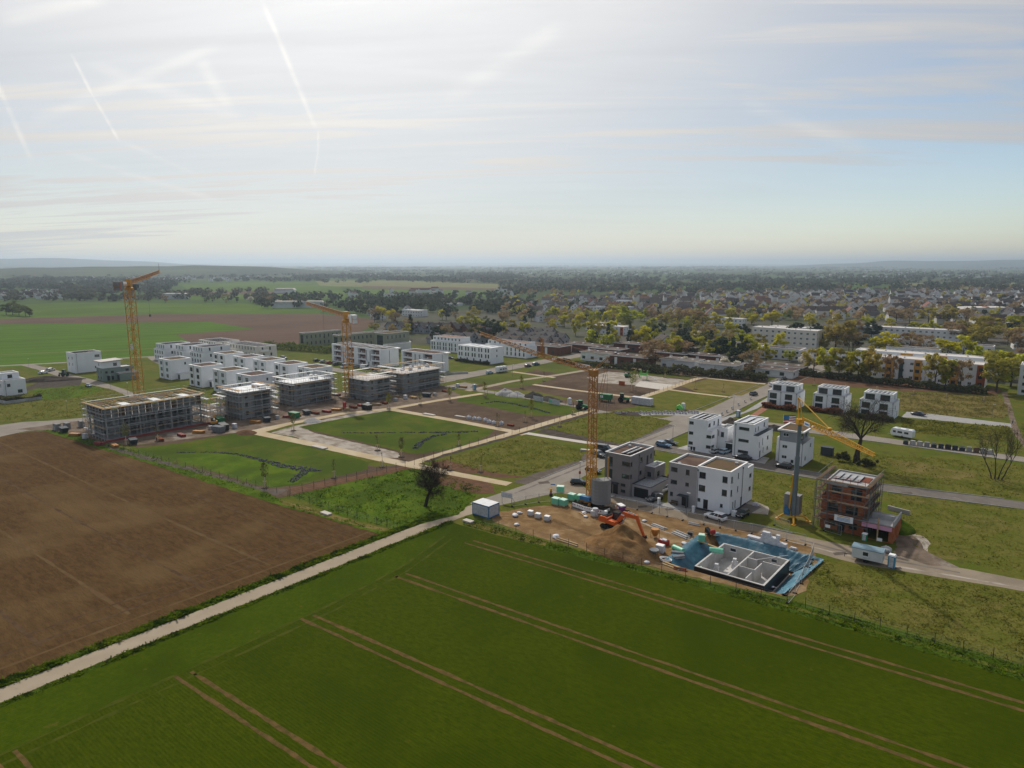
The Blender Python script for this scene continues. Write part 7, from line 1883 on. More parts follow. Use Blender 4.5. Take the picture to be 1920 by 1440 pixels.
# ------------------------------------------------------------------ random fill of the town, houses first
class House:
 cache = {}
 @staticmethod
 def get(k, wm_=None):
  key = (k, wm_)
  if key in House.cache: return House.cache[key]
  r = random.Random(k * 13 + 5)
  w, d = r.uniform(8.5, 11.5), r.uniform(10, 13); e = r.uniform(3.6, 5.6); rg = e + w * r.uniform(.36, .48)
  wm = wm_ or ('render_pale' if k % 3 else 'render_cream'); rm = ('roof_tile', 'roof_tile_dark', 'roof_tile')[k % 3] if k % 9 else 'roof_tile_red'
  wa = MB()
  for y in (0, d):
   pts = [(0, y, 0), (w, y, 0), (w, y, e), (w / 2, y, rg), (0, y, e)]
   wa.poly(pts if y == 0 else pts[::-1])
  wa.quad((w, 0, 0), (w, d, 0), (w, d, e), (w, 0, e)); wa.quad((0, d, 0), (0, 0, 0), (0, 0, e), (0, d, e))
  ro = MB(); o = .5; t = .22
  sl = (rg - e) / (w / 2)
  for s in (-1, 1):
   xe = w / 2 + s * (w / 2 + o); ze = e - sl * o
   ro.hexa([(xe, -o, ze), (w / 2, -o, rg + .02), (w / 2, d + o, rg + .02), (xe, d + o, ze), (xe, -o, ze + t), (w / 2, -o, rg + t), (w / 2, d + o, rg + t), (xe, d + o, ze + t)] if s < 0 else
     [(w / 2, -o, rg + .02), (xe, -o, ze), (xe, d + o, ze), (w / 2, d + o, rg + .02), (w / 2, -o, rg + t), (xe, -o, ze + t), (xe, d + o, ze + t), (w / 2, d + o, rg + t)])
  ch = MB().box(w * .56, w * .56 + .7, d * .6, d * .6 + .7, rg - 1.4, rg + .8)
  dm = MB()
  x = w / 2 + w * .30; z = rg - sl * w * .30
  dm.box(x - .1, x + 1.3, d * .3, d * .3 + 2.2, z - 1.3, z + .5)
  wins = []
  for z in ((1.0,) if e < 4.4 else (1.0, 3.4)):
   wins += [(w * .18, 0, z, 0), (w * .62, 0, z, 0), (w, d * .2, z, 1), (w, d * .6, z, 1)]
  wins.append((w * .5 - .6, 0, e + .5, 0))
  House.cache[key] = (wa.mesh('wall', MATS[wm]), ro.mesh('roof', MATS[rm]), ch.mesh('chimney', MATS['brick_red']), dm.mesh('dormer', MATS[wm]), wins, w, d)
  return House.cache[key]

_wn = []
def gable_house(k, x, y, rz, label, group, name='gabled_house', wins=True, mirror=False, mats=None, scale=1.0):
 wa, ro, ch, dm, wl, w, d = House.get(k, mats)
 t = thing(name, label, 'house', (x, y, 0), rz, group)
 if scale != 1.0: t.scale = (scale,) * 3
 obj('wall', wa, t); r_ = obj('roof', ro, t); obj('chimney', ch, r_)
 if k % 2: obj('dormer', dm, r_)
 if wins:
  if not _wn: _wn.append(window_single(1.2, 1.2, 'w'))
  for (a, b_, z, f) in wl:
   obj('window', _wn[0], t, (a, b_ - .0, z) if f == 0 else (a, b_, z), R(90) if f else 0).location += Vector((0, -.03, 0)) if f == 0 else Vector((.03, 0, 0))
 return t

# the red-roofed rows between the school and the bungalows
a, c = Vector(G(722, 622)), Vector(G(884, 628))
for i in range(9):
 p = a.lerp(c, i / 8)
 gable_house(1 if i < 5 else 7, p.x, p.y, R(-8), ('blue-grey gabled house' if i < 5 else 'brick gabled house') + ' in the upper red-roofed row, number %s from the left' % ('one', 'two', 'three', 'four', 'five', 'six', 'seven', 'eight', 'nine')[i], 'upper red-roofed row', mats='render_slate' if i < 5 else 'brick_red')
a, c = Vector(G(818, 646)), Vector(G(900, 645))
for i in range(5):
 p = a.lerp(c, i / 4)
 gable_house(4, p.x, p.y, R(80), 'red-brown roofed house in the lower row, number %s from the left' % ('one', 'two', 'three', 'four', 'five')[i], 'lower red-roofed row', scale=.95, mats='render_slate')
k = 0
for (u0, u1, v, n) in ((945, 1040, 655, 6), (955, 1052, 646, 6), (965, 1030, 636, 4)):
 for i in range(n):
  x, y = G(u0 + (u1 - u0) * i / (n - 1), v)
  k += 1
  gable_house((4, 1, 7)[k % 3], x, y, R(85), 'steep dark-roofed row house by the road bend', 'dense dark-roofed rows', scale=.95, mats='render_grey')
for i, (u, v, lab) in enumerate(((694, 598, 'white gabled house left of the bright tree'), (688, 590, 'long red-roofed farmhouse beside the conifers'), (752, 590, 'black-roofed white house behind the red rows'), (1010, 604, 'white gabled house over the dense rows, left one'), (1042, 612, 'white gabled house over the dense rows, right one'), (1900, 655, 'red hip-roofed hall at the right edge'), (1912, 690, 'white villa with dark roof by the right edge'), (1238, 655, 'white house with blue roof in the garden behind the park'), (1290, 590, 'white villa between bright trees'))):
 gable_house(i + 8, *G(u, v), R(20 * i % 90), lab, None, scale=1.2 if 'hall' in lab else 1.0)

BOXES = [(o.location.x, o.location.y) for o in COL.objects if o.parent is None and o.get('category') in ('building', 'house')]
TOWN = [(930, 575), (1060, 560), (1250, 556), (1500, 549), (1920, 548), (2150, 550), (2150, 640), (1990, 640), (1900, 612), (1640, 603), (1420, 600), (1290, 603), (1100, 592), (1000, 596)]
TW = [G(*p) for p in TOWN]
xs = [p[0] for p in TW]; ys = [p[1] for p in TW]
cand = []
ca, sa = math.cos(R(24)), math.sin(R(24))
step_x, step_y = 19.0, 25.0
for i in range(-80, 80):
 for j in range(-20, 90):
  gx, gy = i * step_x + (j % 2) * 5, j * step_y
  x, y = -400 + gx * ca - gy * sa, 700 + gx * sa + gy * ca
  cand.append((x + rng.uniform(-3, 3), y + rng.uniform(-4, 4)))
cand = np.array(cand)
ok = inside(cand[:, 0], cand[:, 1], TW)
cand = cand[ok]
dist = np.hypot(cand[:, 0] - CAM.x, cand[:, 1] - CAM.y)
cand = cand[np.argsort(dist)]
keep = rng.uniform(0, 1, len(cand)) < .62
townspots = cand[keep]
NH = 235
words = ['white', 'cream', 'pale']
for i, (x, y) in enumerate(townspots[:NH]):
 far = i > 110
 k = int(rng.integers(0, 18))
 gable_house(k, x, y, R(24) + R(90) * int(rng.integers(0, 2)) + rng.uniform(-.1, .1), 'gabled house with tiled roof in the old town', 'old town houses', wins=not far)

def joined_houses(name, spots, label):
 """houses too far away to be told apart: one mesh"""
 mb = MB()
 for (x, y) in spots:
  w, d, e = rng.uniform(7, 11), rng.uniform(9, 14), rng.uniform(3.5, 6); rg = e + rng.uniform(2.5, 4.5)
  a = rng.uniform(0, 3.14); ca_, sa_ = math.cos(a), math.sin(a)
  def T(px_, py_, z): return (x + px_ * ca_ - py_ * sa_, y + px_ * sa_ + py_ * ca_, z)
  c = [(-w / 2, -d / 2), (w / 2, -d / 2), (w / 2, d / 2), (-w / 2, d / 2)]
  mb.poly([T(*c[0], 0), T(*c[1], 0), T(*c[1], e), T(0, -d / 2, rg), T(*c[0], e)], 0); mb.poly([T(*c[2], 0), T(*c[3], 0), T(*c[3], e), T(0, d / 2, rg), T(*c[2], e)], 0)
  mb.quad(T(*c[1], 0), T(*c[2], 0), T(*c[2], e), T(*c[1], e), 0); mb.quad(T(*c[3], 0), T(*c[0], 0), T(*c[0], e), T(*c[3], e), 0)
  rm = int(rng.integers(1, 4))
  mb.quad(T(*c[1], e), T(*c[2], e), T(0, d / 2, rg), T(0, -d / 2, rg), rm); mb.quad(T(*c[3], e), T(*c[0], e), T(0, -d / 2, rg), T(0, d / 2, rg), rm)
 return mb.build(name, (MATS['render_pale'], MATS['roof_tile'], MATS['roof_tile_dark'], MATS['roof_felt']), kind='stuff', label=label, cat='houses')

joined_houses('far_houses', townspots[NH:], 'mass of small distant roofs in the old town')
# villages on the far plain
vs = []
for (u0, u1, v0, v1, n) in ((0, 130, 550, 562, 26), (130, 470, 512, 528, 90), (480, 720, 506, 522, 40), (930, 1300, 508, 516, 40), (1500, 1920, 505, 522, 130), (0, 330, 502, 508, 60), (1000, 1500, 500, 506, 60), (660, 960, 548, 560, 20)):
 for _ in range(n):
  v = rng.uniform(v0, v1); vs.append(G(rng.uniform(u0, u1), v))
joined_houses('far_houses', vs, 'scattered villages on the distant plain')
# a few far barns
for (u, v, w, d, lab) in ((330, 560, 36, 16, 'pale-roofed barn at the far field edge'), (535, 549, 34, 18, 'white-roofed farm hall on the green plain'), (790, 548, 40, 18, 'red-roofed farm on the green plain'), (815, 545, 16, 12, 'white silo barn next to the red-roofed farm'), (1845, 590, 46, 20, 'white vaulted hall in the old town'), (560, 577, 60, 10, 'long low greenhouse roof behind the brown field')):
 mb = MB().box(-w / 2, w / 2, -d / 2, d / 2, 0, 5)
 x, y = G(u, v)
 t = thing('barn', lab, 'barn', (x, y, 0), HEAD + .1)
 mb.build('wall', MATS['render_pale'], t)
 MB().prism([(-w / 2 - 1, 5), (w / 2 + 1, 5), (w / 2 - 2, 8), (-w / 2 + 2, 8)], -d / 2 - 1, d / 2 + 1).build('roof', MATS['roof_tile_red' if 'red' in lab else 'roof_pale'], t)

# trees scattered through the town
kinds = ['bud', 'olive', 'spring', 'green', 'pine', 'spruce', 'yellow', 'blossom']
lab_of = {'bud': 'brown budding tree', 'olive': 'olive-green tree', 'spring': 'fresh green tree', 'green': 'dull green tree', 'pine': 'dark pine', 'spruce': 'dark conical spruce', 'yellow': 'yellow-green tree', 'blossom': 'pale blossom tree'}
FILL = [([(690, 600), (960, 590), (1000, 640), (950, 655), (760, 648), (690, 625)], 34, (.3, .15, .15, .1, .2, .05, .05, .0), 'between the school and the dark-roofed rows'),
  ([(1060, 655), (1250, 640), (1420, 640), (1500, 680), (1350, 690), (1180, 668)], 44, (.25, .2, .2, .1, .08, .07, .05, .07), 'among the bungalow gardens'),
  ([(980, 600), (1180, 590), (1420, 605), (1410, 640), (1200, 630), (1040, 625)], 56, (.28, .2, .2, .05, .1, .04, .13, .0), 'in the belt of trees beyond the bungalows'),
  ([(1440, 640), (1650, 615), (1920, 610), (1920, 660), (1640, 655), (1560, 670)], 46, (.35, .2, .12, .08, .12, .03, .1, .0), 'between the gallery row and the long pale block'),
  ([(1870, 690), (2000, 690), (2010, 800), (1925, 790)], 10, (.3, .3, .3, .1, 0, 0, 0, 0), 'at the right edge by the footpath')]
for (poly, n, pr, where) in FILL:
 w = [G(*p) for p in poly]
 arr = np.array(w); lo_, hi_ = arr.min(0), arr.max(0)
 c = 0
 while c < n:
  x, y = rng.uniform(lo_[0], hi_[0]), rng.uniform(lo_[1], hi_[1])
  if not inside(np.array([x]), np.array([y]), w)[0]: continue
  k = rng.choice(kinds, p=np.array(pr) / sum(pr))
  tree(k, x, y, rng.uniform(9, 15.5) * (.6 if k == 'blossom' else 1), lab_of[k] + ' ' + where, 'trees ' + where, wide=rng.uniform(.9, 1.35))
  c += 1

def joined_trees(name, spots, hts, m, label, nq=34, wide=1.0):
 """woods read as one mass: leaf sprays of thousands of crowns in one mesh"""
 sp = np.array(spots); h = np.array(hts); n = len(sp)
 base, N0, C = crown_points(nq * 6, 1, 1, 0, 7, .55, seed=77)
 Ps, Ns, Ss = [], [], []
 for j in range(6):
  sel = np.arange(j, n, 6)
  b_ = base[j * nq:(j + 1) * nq]; nn = N0[j * nq:(j + 1) * nq]
  hh = h[sel][:, None, None]
  P = b_[None] * hh * np.array([.42 * wide, .42 * wide, .42]) + np.column_stack([sp[sel], h[sel] * .55])[:, None, :]
  Ps.append(P.reshape(-1, 3)); Ns.append(np.tile(nn, (len(sel), 1))); Ss.append(np.repeat(h[sel] * .13 * math.sqrt(wide), nq))
 P, N, S = np.concatenate(Ps), np.concatenate(Ns), np.concatenate(Ss)
 return obj(name, quads_mesh(name, P, N, S * rng.uniform(.7, 1.3, len(S)), rng.uniform(.9, 1.3, len(S)), m), None, kind='stuff', label=label, cat='trees')

def scatter_px(u0, u1, v0, v1, n, clump=0.0):
 out = []
 while len(out) < n:
  u, v = rng.uniform(u0, u1), rng.uniform(v0, v1)
  if clump and mnoise.noise(Vector((u * .007, v * .42, 3))) + .4 * mnoise.noise(Vector((u * .03, v * .8, 8))) < rng.uniform(-.05, clump + .1): continue
  out.append(G(u, v))
 return out

town_t = [G(rng.uniform(940, 2050), rng.uniform(540, 603)) for _ in range(950)]
for m, q in (('leaf_bud', .36), ('leaf_olive', .24), ('leaf_green', .14), ('leaf_pine', .2), ('leaf_yellow', .06)):
 k = int(len(town_t) * q); part_, town_t = town_t[:k], town_t[k:]
 joined_trees('town_trees', part_, rng.uniform(6, 12, len(part_)), m, 'far tree crowns mixed into the old town roofs, ' + {'leaf_bud': 'brown ones', 'leaf_olive': 'olive ones', 'leaf_green': 'green ones', 'leaf_pine': 'dark ones', 'leaf_yellow': 'yellow ones'}[m])
A_ = scatter_px(-200, 500, 546, 566, 330, .15) + scatter_px(480, 960, 556, 578, 240, .1) + scatter_px(650, 1000, 552, 592, 160, .1)
joined_trees('far_woods', A_[:400], rng.uniform(7, 13, 400), 'wood_brown', 'brown tree line along the far edge of the fields')
joined_trees('far_woods', A_[400:], rng.uniform(7, 13, len(A_) - 400), 'wood_green', 'green tree line along the far edge of the fields')
B_ = scatter_px(-400, 2300, 505, 531, 3400, .2) + scatter_px(940, 2200, 530, 548, 900, .15) + scatter_px(-300, 330, 520, 547, 700, .2) + scatter_px(420, 960, 508, 527, 900, .1)
rng.shuffle(B_)
h1 = len(B_) // 2
joined_trees('far_woods', B_[:h1], rng.uniform(9, 16, h1), 'wood_dark', 'dark distant woods under the haze', 22, 1.6)
joined_trees('far_woods', B_[h1:], rng.uniform(9, 15, len(B_) - h1), 'wood_brown', 'brownish distant woods under the haze', 22, 1.6)
D_ = scatter_px(-600, 2500, 497.2, 505, 2200, .25)
joined_trees('far_woods', D_, rng.uniform(12, 22, len(D_)), 'wood_dark', 'faint woods near the horizon', 14, 4.0)

# hills on the horizon
mat('hill_wood', (0.040, 0.050, 0.030), (0.060, 0.066, 0.038), 0.002, rough=0.95, col3=(0.075, 0.09, 0.04), scale3=0.0006, lo3=0.55, hi3=0.62)

def hill(name, prof, dist, depth, seed):
 """ridge: (u, metres above the plain) along a line at the given distance"""
 vs, fs = [], []
 us = [prof[0][0] + (prof[-1][0] - prof[0][0]) * i / 80 for i in range(81)]
 rows = [(0.0, 0.0), (.25, .35), (.5, .8), (.7, 1.0), (1.0, .9), (1.4, .0)]
 for u in us:
  h = np.interp(u, [p[0] for p in prof], [p[1] for p in prof])
  d = view_dir(u, 494.0); d.z = 0; d.normalize()
  for (t, k) in rows:
   r_ = dist + depth * t
   w = 1 + .25 * mnoise.noise(Vector((u * .012, t * 2, seed)))
   vs.append((CAM.x + d.x * r_, CAM.y + d.y * r_, h * k * w - (.8 if k == 0 else 0)))
 n = len(rows)
 for i in range(80):
  for j in range(n - 1): fs.append((i * n + j, (i + 1) * n + j, (i + 1) * n + j + 1, i * n + j + 1))
 me = bpy.data.meshes.new(name); me.from_pydata(vs, [], fs); me.materials.append(MATS['hill_wood']); me.update()
 return obj(name, me, kind='structure', smooth=True)

hill('hills', [(-700, 120), (-200, 128), (0, 122), (120, 112), (240, 88), (330, 52), (420, 20), (520, 0)], 9000, 4500, 1.0)
hill('hills', [(150, 0), (300, 40), (520, 62), (760, 58), (1000, 66), (1200, 60), (1400, 40), (1500, 20)], 20000, 6000, 2.0)
hill('hills', [(1450, 0), (1560, 50), (1660, 84), (1800, 96), (1960, 92), (2400, 100)], 9500, 4000, 3.0)
hill('hills', [(-300, 20), (100, 34), (300, 40), (430, 38), (540, 26), (640, 10), (720, 0)], 2700, 1500, 4.0)
# ------------------------------------------------------------------ vehicles
for nm, c in (('white', (0.72, 0.73, 0.75)), ('black', (0.012, 0.013, 0.015)), ('dark', (0.030, 0.034, 0.040)), ('silver', (0.40, 0.42, 0.44)), ('blue', (0.045, 0.13, 0.24)), ('navy', (0.018, 0.030, 0.055)), ('lightblue', (0.30, 0.42, 0.52)), ('teal', (0.02, 0.10, 0.13)), ('red', (0.30, 0.03, 0.025)), ('anthracite', (0.06, 0.065, 0.07))):
 mat('paint_' + nm, c, rough=0.28, spec=0.5, coat=0.5)
mat('lamp_glass', (0.75, 0.75, 0.72), rough=0.2, spec=0.6)
mat('tail_lamp', (0.35, 0.02, 0.02), rough=0.25)
mat('rim', (0.38, 0.38, 0.40), rough=0.35, metallic=0.7)
_car = {}

def car_parts(kind, paint):
 key = (kind, paint)
 if key in _car: return _car[key]
 L, W, H, belt, hood = {'suv': (4.6, 1.86, 1.66, 1.02, 1.0), 'hatch': (4.1, 1.76, 1.48, .92, .86), 'saloon': (4.7, 1.82, 1.44, .92, .86), 'van': (5.3, 2.0, 2.3, 1.35, 1.2), 'mini': (3.8, 1.7, 1.42, .92, .9), 'pickup': (5.2, 1.9, 1.8, 1.08, 1.1)}[kind]
 hw = W / 2
 st = {'suv': [(-L / 2, .45, .9, .86), (-L / 2 + .18, .3, belt, .96), (-.9, .26, belt, 1), (.75, .26, belt, 1), (1.2, .27, hood, .99), (L / 2 - .3, .32, hood - .1, .93), (L / 2, .42, .72, .78)],
          }.get(kind, [(-L / 2, .42, .82, .84), (-L / 2 + .2, .3, belt, .95), (-.8, .24, belt, 1), (.8, .24, belt, 1), (1.1, .25, hood, .98), (L / 2 - .3, .3, hood - .1, .92), (L / 2, .4, .64, .76)])
 b_ = MB(); rings = []
 for (x, zl, zh, k) in st:
  w = hw * k
  rings.append([(x, -w * .9, zl), (x, -w, zl + .18), (x, -w, zh - .16), (x, -w * .92, zh), (x, w * .92, zh), (x, w, zh - .16), (x, w, zl + .18), (x, w * .9, zl)])
 i0 = len(b_.v)
 for r_ in rings: b_.v += r_
 for i in range(len(rings) - 1):
  for k in range(8):
   b_.f.append((i0 + i * 8 + k, i0 + i * 8 + (k + 1) % 8, i0 + (i + 1) * 8 + (k + 1) % 8, i0 + (i + 1) * 8 + k)); b_.m.append(0)
 b_.f += [tuple(range(i0, i0 + 8))[::-1], tuple(range(i0 + 8 * (len(rings) - 1), i0 + 8 * len(rings)))]; b_.m += [0, 0]
 x0, x1, t0, t1 = {'suv': (-2.15, 1.0, -1.75, .25), 'hatch': (-1.9, .95, -1.45, .2), 'saloon': (-1.75, 1.0, -.95, .2), 'van': (-2.55, 1.9, -2.45, 1.1), 'mini': (-1.75, .7, -1.4, .1), 'pickup': (-.6, 1.2, -.45, .5)}[kind]
 g = MB(); wb, wt = hw * .93, hw * .76
 g.hexa([(x0, -wb, belt - .02), (x1, -wb, belt - .02), (x1, wb, belt - .02), (x0, wb, belt - .02), (t0, -wt, H - .07), (t1, -wt, H - .07), (t1, wt, H - .07), (t0, wt, H - .07)])
 ro = MB(); ro.hexa([(t0 - .08, -wt - .02, H - .075), (t1 + .06, -wt - .02, H - .075), (t1 + .06, wt + .02, H - .075), (t0 - .08, wt + .02, H - .075), (t0 + .1, -wt + .12, H), (t1 - .12, -wt + .12, H), (t1 - .12, wt - .12, H), (t0 + .1, wt - .12, H)])
 for s in (-1, 1):
  for fx in (.36, .66):
   xb, xt = x0 + (x1 - x0) * fx, t0 + (t1 - t0) * fx
   ro.hexa([(xb - .05, s * wb - .02, belt - .02), (xb + .05, s * wb - .02, belt - .02), (xb + .05, s * wb + .02, belt - .02), (xb - .05, s * wb + .02, belt - .02), (xt - .05, s * wt - .02, H - .08), (xt + .05, s * wt - .02, H - .08), (xt + .05, s * wt + .02, H - .08), (xt - .05, s * wt + .02, H - .08)])
 if kind == 'van': ro.box(-2.5, .3, -wb - .012, -wb + .1, belt - .02, H - .1).box(-2.5, .3, wb - .1, wb + .012, belt - .02, H - .1)
 if 'tyre' not in _car:
  _car['tyre'] = MB().lathe([(.22, -.11), (.33, -.11), (.345, -.05), (.345, .05), (.33, .11), (.22, .11)], n=14).mesh('wheel', MATS['rubber'])
  _car['rim'] = MB().lathe([(.05, -.115), (.21, -.1), (.22, .1), (.05, .115)], n=10).mesh('rim', MATS['rim'])
  _car['hl'] = MB().box(0, .1, -.2, .2, 0, .14).mesh('headlight', MATS['lamp_glass']); _car['tl'] = MB().box(-.08, 0, -.14, .14, 0, .2).mesh('tail_light', MATS['tail_lamp'])
  _car['pl'] = MB().box(0, .02, -.26, .26, 0, .11).mesh('number_plate', MATS['white_paint'])
 pm = MATS['paint_' + paint]
 _car[key] = (b_.mesh('body', pm), g.mesh('cabin_glass', MATS['glass']), ro.mesh('roof', pm), L, W, belt)
 for me in _car[key][:1]: me.polygons.foreach_set('use_smooth', [True] * len(me.polygons))
 return _car[key]

def car(kind, paint, pos, rz, label, group='parked cars', px=True):
 x, y = G(*pos) if px else pos
 b_, g, ro, L, W, belt = car_parts(kind, paint)
 t = thing('parked_car' if kind != 'van' else 'parked_van', label, 'car' if kind != 'van' else 'van', (x, y, .06), R(rz), group)
 obj('body', b_, t); obj('cabin_glass', g, t); obj('roof', ro, t)
 for sx in (-.31, .31):
  for sy in (-1, 1):
   w = obj('wheel', _car['tyre'], t, (L * sx, sy * (W / 2 - .10), .345)); w.rotation_euler = (R(90), 0, 0); obj('rim', _car['rim'], w)
 for sy in (-1, 1):
  obj('headlight', _car['hl'], t, (L / 2 - .16, sy * W * .33, belt - .36)); obj('tail_light', _car['tl'], t, (-L / 2 + .1, sy * W * .38, belt - .3))
 obj('number_plate', _car['pl'], t, (L / 2 - .01, 0, .5))
 return t

car('suv', 'white', (1341, 974), 172, 'white SUV parked on the street in front of the white house')
car('mini', 'black', (1392, 968), -95, 'small black car with white roof beside the white house')
car('suv', 'anthracite', (1227, 938), -100, 'dark grey SUV on the driveway between the grey houses')
car('suv', 'white', (1240, 923), -100, 'white SUV with bluish bonnet behind the dark one on the driveway')
car('suv', 'blue', (1244, 838), -5, 'bright blue car parked beside the main street')
car('saloon', 'black', (1256, 833), -5, 'black car parked behind the bright blue one')
car('van', 'dark', (1131, 848), 10, 'dark van at the roadside above the grey house')
car('suv', 'dark', (1123, 856), -15, 'dark off-road car in front of the dark van')
car('hatch', 'navy', (1112, 886), 0, 'dark car half hidden by the lattice crane')
car('hatch', 'silver', (1341, 849), 80, 'silver people carrier at the foot of the solar-roofed house')
car('hatch', 'lightblue', (1359, 850), 80, 'pale blue car beside the small garage')
car('saloon', 'black', (1392, 861), 175, 'black saloon in front of the slit-window house')
car('hatch', 'black', (1469, 877), 180, 'black car with pale windscreen before the grey-topped house')
car('saloon', 'navy', (1721, 779), 165, 'dark blue estate car on the lane beside the dry meadow')
car('suv', 'dark', (1413, 741), 85, 'dark car driving up the far street')
for i, (u, v, c, lab) in enumerate(((1447, 724, 'white', 'white car first in the line on the far street'), (1461, 717, 'black', 'black car second in the line on the far street'), (1470, 712, 'black', 'dark car third in the line on the far street'), (1481, 708, 'navy', 'dark car last in the line on the far street'))):
 car('hatch', c, (u, v), 95, lab, 'cars in line on the far street')
car('hatch', 'lightblue', (918, 701), 85, 'small pale car behind the camper van')
car('hatch', 'black', (990, 688), 85, 'black car driving past the northern lawn')
car('suv', 'teal', (1005, 685), 85, 'teal car driving past the northern lawn')
car('suv', 'silver', (95, 696), 120, 'silver SUV on the left lane')
car('hatch', 'white', (81, 701), 110, 'white car in the grass beside the left lane')
car('saloon', 'lightblue', (166, 725), 170, 'pale blue car parked on the left meadow lane')
car('hatch', 'black', (310, 684), 0, 'black car in front of the first white block')
for i, (u, v, c, k, lab) in enumerate(((594, 678, 'black', 'hatch', 'first dark car of the row before the red-balcony block'), (606, 680, 'silver', 'hatch', 'pale car of the row before the red-balcony block'), (617, 682, 'red', 'hatch', 'reddish car of the row before the red-balcony block'), (631, 685, 'dark', 'suv', 'dark green car of the row before the red-balcony block'), (668, 690, 'black', 'hatch', 'black car left of the white van'), (702, 694, 'black', 'hatch', 'black car right of the white van'), (709, 696, 'navy', 'hatch', 'last dark car before the red-balcony block'))):
 car(k, c, (u, v), 88, lab, 'cars before the red-balcony block')
car('van', 'white', (685, 692), 20, 'white van parked before the red-balcony block')
car('van', 'silver', (646, 690), -70, 'silver camper van before the red-balcony block')
car('suv', 'dark', (532, 673), 5, 'olive car beside the back row of cube houses')
car('hatch', 'black', (846, 673), 0, 'black car on the drive of the slot-window terrace')
car('hatch', 'white', (766, 642), 0, 'white car parked beside the school')
car('hatch', 'white', (1060, 662), 20, 'white car at the road bend, right one'); car('hatch', 'silver', (1003, 664), 10, 'pale car at the road bend, left one')
car('hatch', 'black', (1085, 908), 30, 'dark vehicle parked beside the green pallets')

def caravan(label, pos, rz, camper=False):
 x, y = G(*pos)
 t = thing('camper_van' if camper else 'caravan', label, 'camper' if camper else 'caravan', (x, y, .05), R(rz))
 prof = [(-3.0, .5), (2.9, .5), (3.2, 1.3), (3.0, 2.2), (2.6, 2.65), (-2.7, 2.65), (-3.05, 2.3)] if not camper else [(-3.2, .5), (3.2, .5), (3.3, 1.2), (2.5, 1.35), (2.9, 2.2), (2.7, 2.9), (-3.1, 2.9), (-3.2, 2.6)]
 MB().prism(prof, -1.12, 1.12).build('body', MATS['paint_white'], t)
 for xx, w in ((-2.0, 1.2), (-.2, 1.3), (1.6, .8)): MB().box(xx, xx + w, -1.14, -1.121, 1.35, 1.95).build('window', MATS['glass'], t); MB().box(xx, xx + w, 1.121, 1.14, 1.35, 1.95).build('window', MATS['glass'], t)
 MB().box(-3.0, 3.0, -1.135, -1.121, .95, 1.05).build('side_stripe', MATS['paint_blue'], t)
 if camper: MB().hexa([(2.4, -1.0, 1.36), (3.1, -1.0, 1.22), (3.1, 1.0, 1.22), (2.4, 1.0, 1.36), (2.45, -.95, 2.1), (2.75, -.95, 2.1), (2.75, .95, 2.1), (2.45, .95, 2.1)]).build('windscreen', MATS['glass'], t)
 for xx in ((-.3,) if not camper else (-2.0, 2.1)):
  for sy in (-1, 1): w = obj('wheel', _car['tyre'], t, (xx, sy * 1.02, .345)); w.rotation_euler = (R(90), 0, 0); obj('rim', _car['rim'], w)
 if not camper: MB().bar((3.1, 0, .5), (4.3, 0, .45), .07).bar((4.2, 0, .45), (4.2, 0, .05), .05).build('drawbar', MATS['steel'], t)
 for xx in (-1.5, .8): MB().box(xx, xx + .7, -.35, .35, prof[4][1] if not camper else 2.9, (prof[4][1] if not camper else 2.9) + .14).build('roof_hatch', MATS['wrap_white'], t)
 return t

caravan('white caravan standing on the grassy plot below the pair houses', (1692, 820), 168)
caravan('white camper van parked on the road beside the slot-window terrace', (940, 698), 85, True)
# tractor and loader
def tractor(label, u, v, rz, m):
 t = thing('tractor', label, 'tractor', (*G(u, v), .05), R(rz))
 MB().prism([(.2, .8), (1.9, .8), (1.9, 1.35), (.2, 1.5)], -.4, .4).box(-.9, .199, -.55, .55, .7, 1.2).build('body', MATS[m], t)
 cb = MB().prism([(-.9, 1.2), (.3, 1.2), (.1, 2.5), (-.8, 2.5)], -.55, .55).build('cab', MATS['glass'], t); MB().box(-.95, .2, -.62, .62, 2.5, 2.6).build('roof', MATS[m], cb)
 for sy in (-1, 1):
  w = MB().lathe([(.5, -.2), (.75, -.18), (.78, 0), (.75, .18), (.5, .2)], n=14).build('wheel', MATS['rubber'], t, (-.6, sy * .8, .78)); w.rotation_euler = (R(90), 0, 0)
  w = MB().lathe([(.25, -.14), (.42, -.13), (.44, 0), (.42, .13), (.25, .14)], n=12).build('wheel', MATS['rubber'], t, (1.4, sy * .65, .44)); w.rotation_euler = (R(90), 0, 0)
 t.scale = (1.3,) * 3
tractor('green tractor beside the tall white house', 120, 706, 200, 'dark_green_paint')
tractor('dark green tractor next to the long white container', 1168, 754, 20, 'dark_green_paint')
tractor('dark machine by the park fence behind the crane mast', 1090, 768, 10, 'dark_green_paint')

# ------------------------------------------------------------------ fences
mat('post_dark', (0.045, 0.040, 0.034), (0.065, 0.058, 0.05), 2.0, rough=0.9)
mat('wire', (0.20, 0.20, 0.20), rough=0.6, metallic=0.4)
_post = MB().bar((0, 0, -.1), (0, 0, 1.75), .045, n=5).mesh('post', MATS['post_dark'])

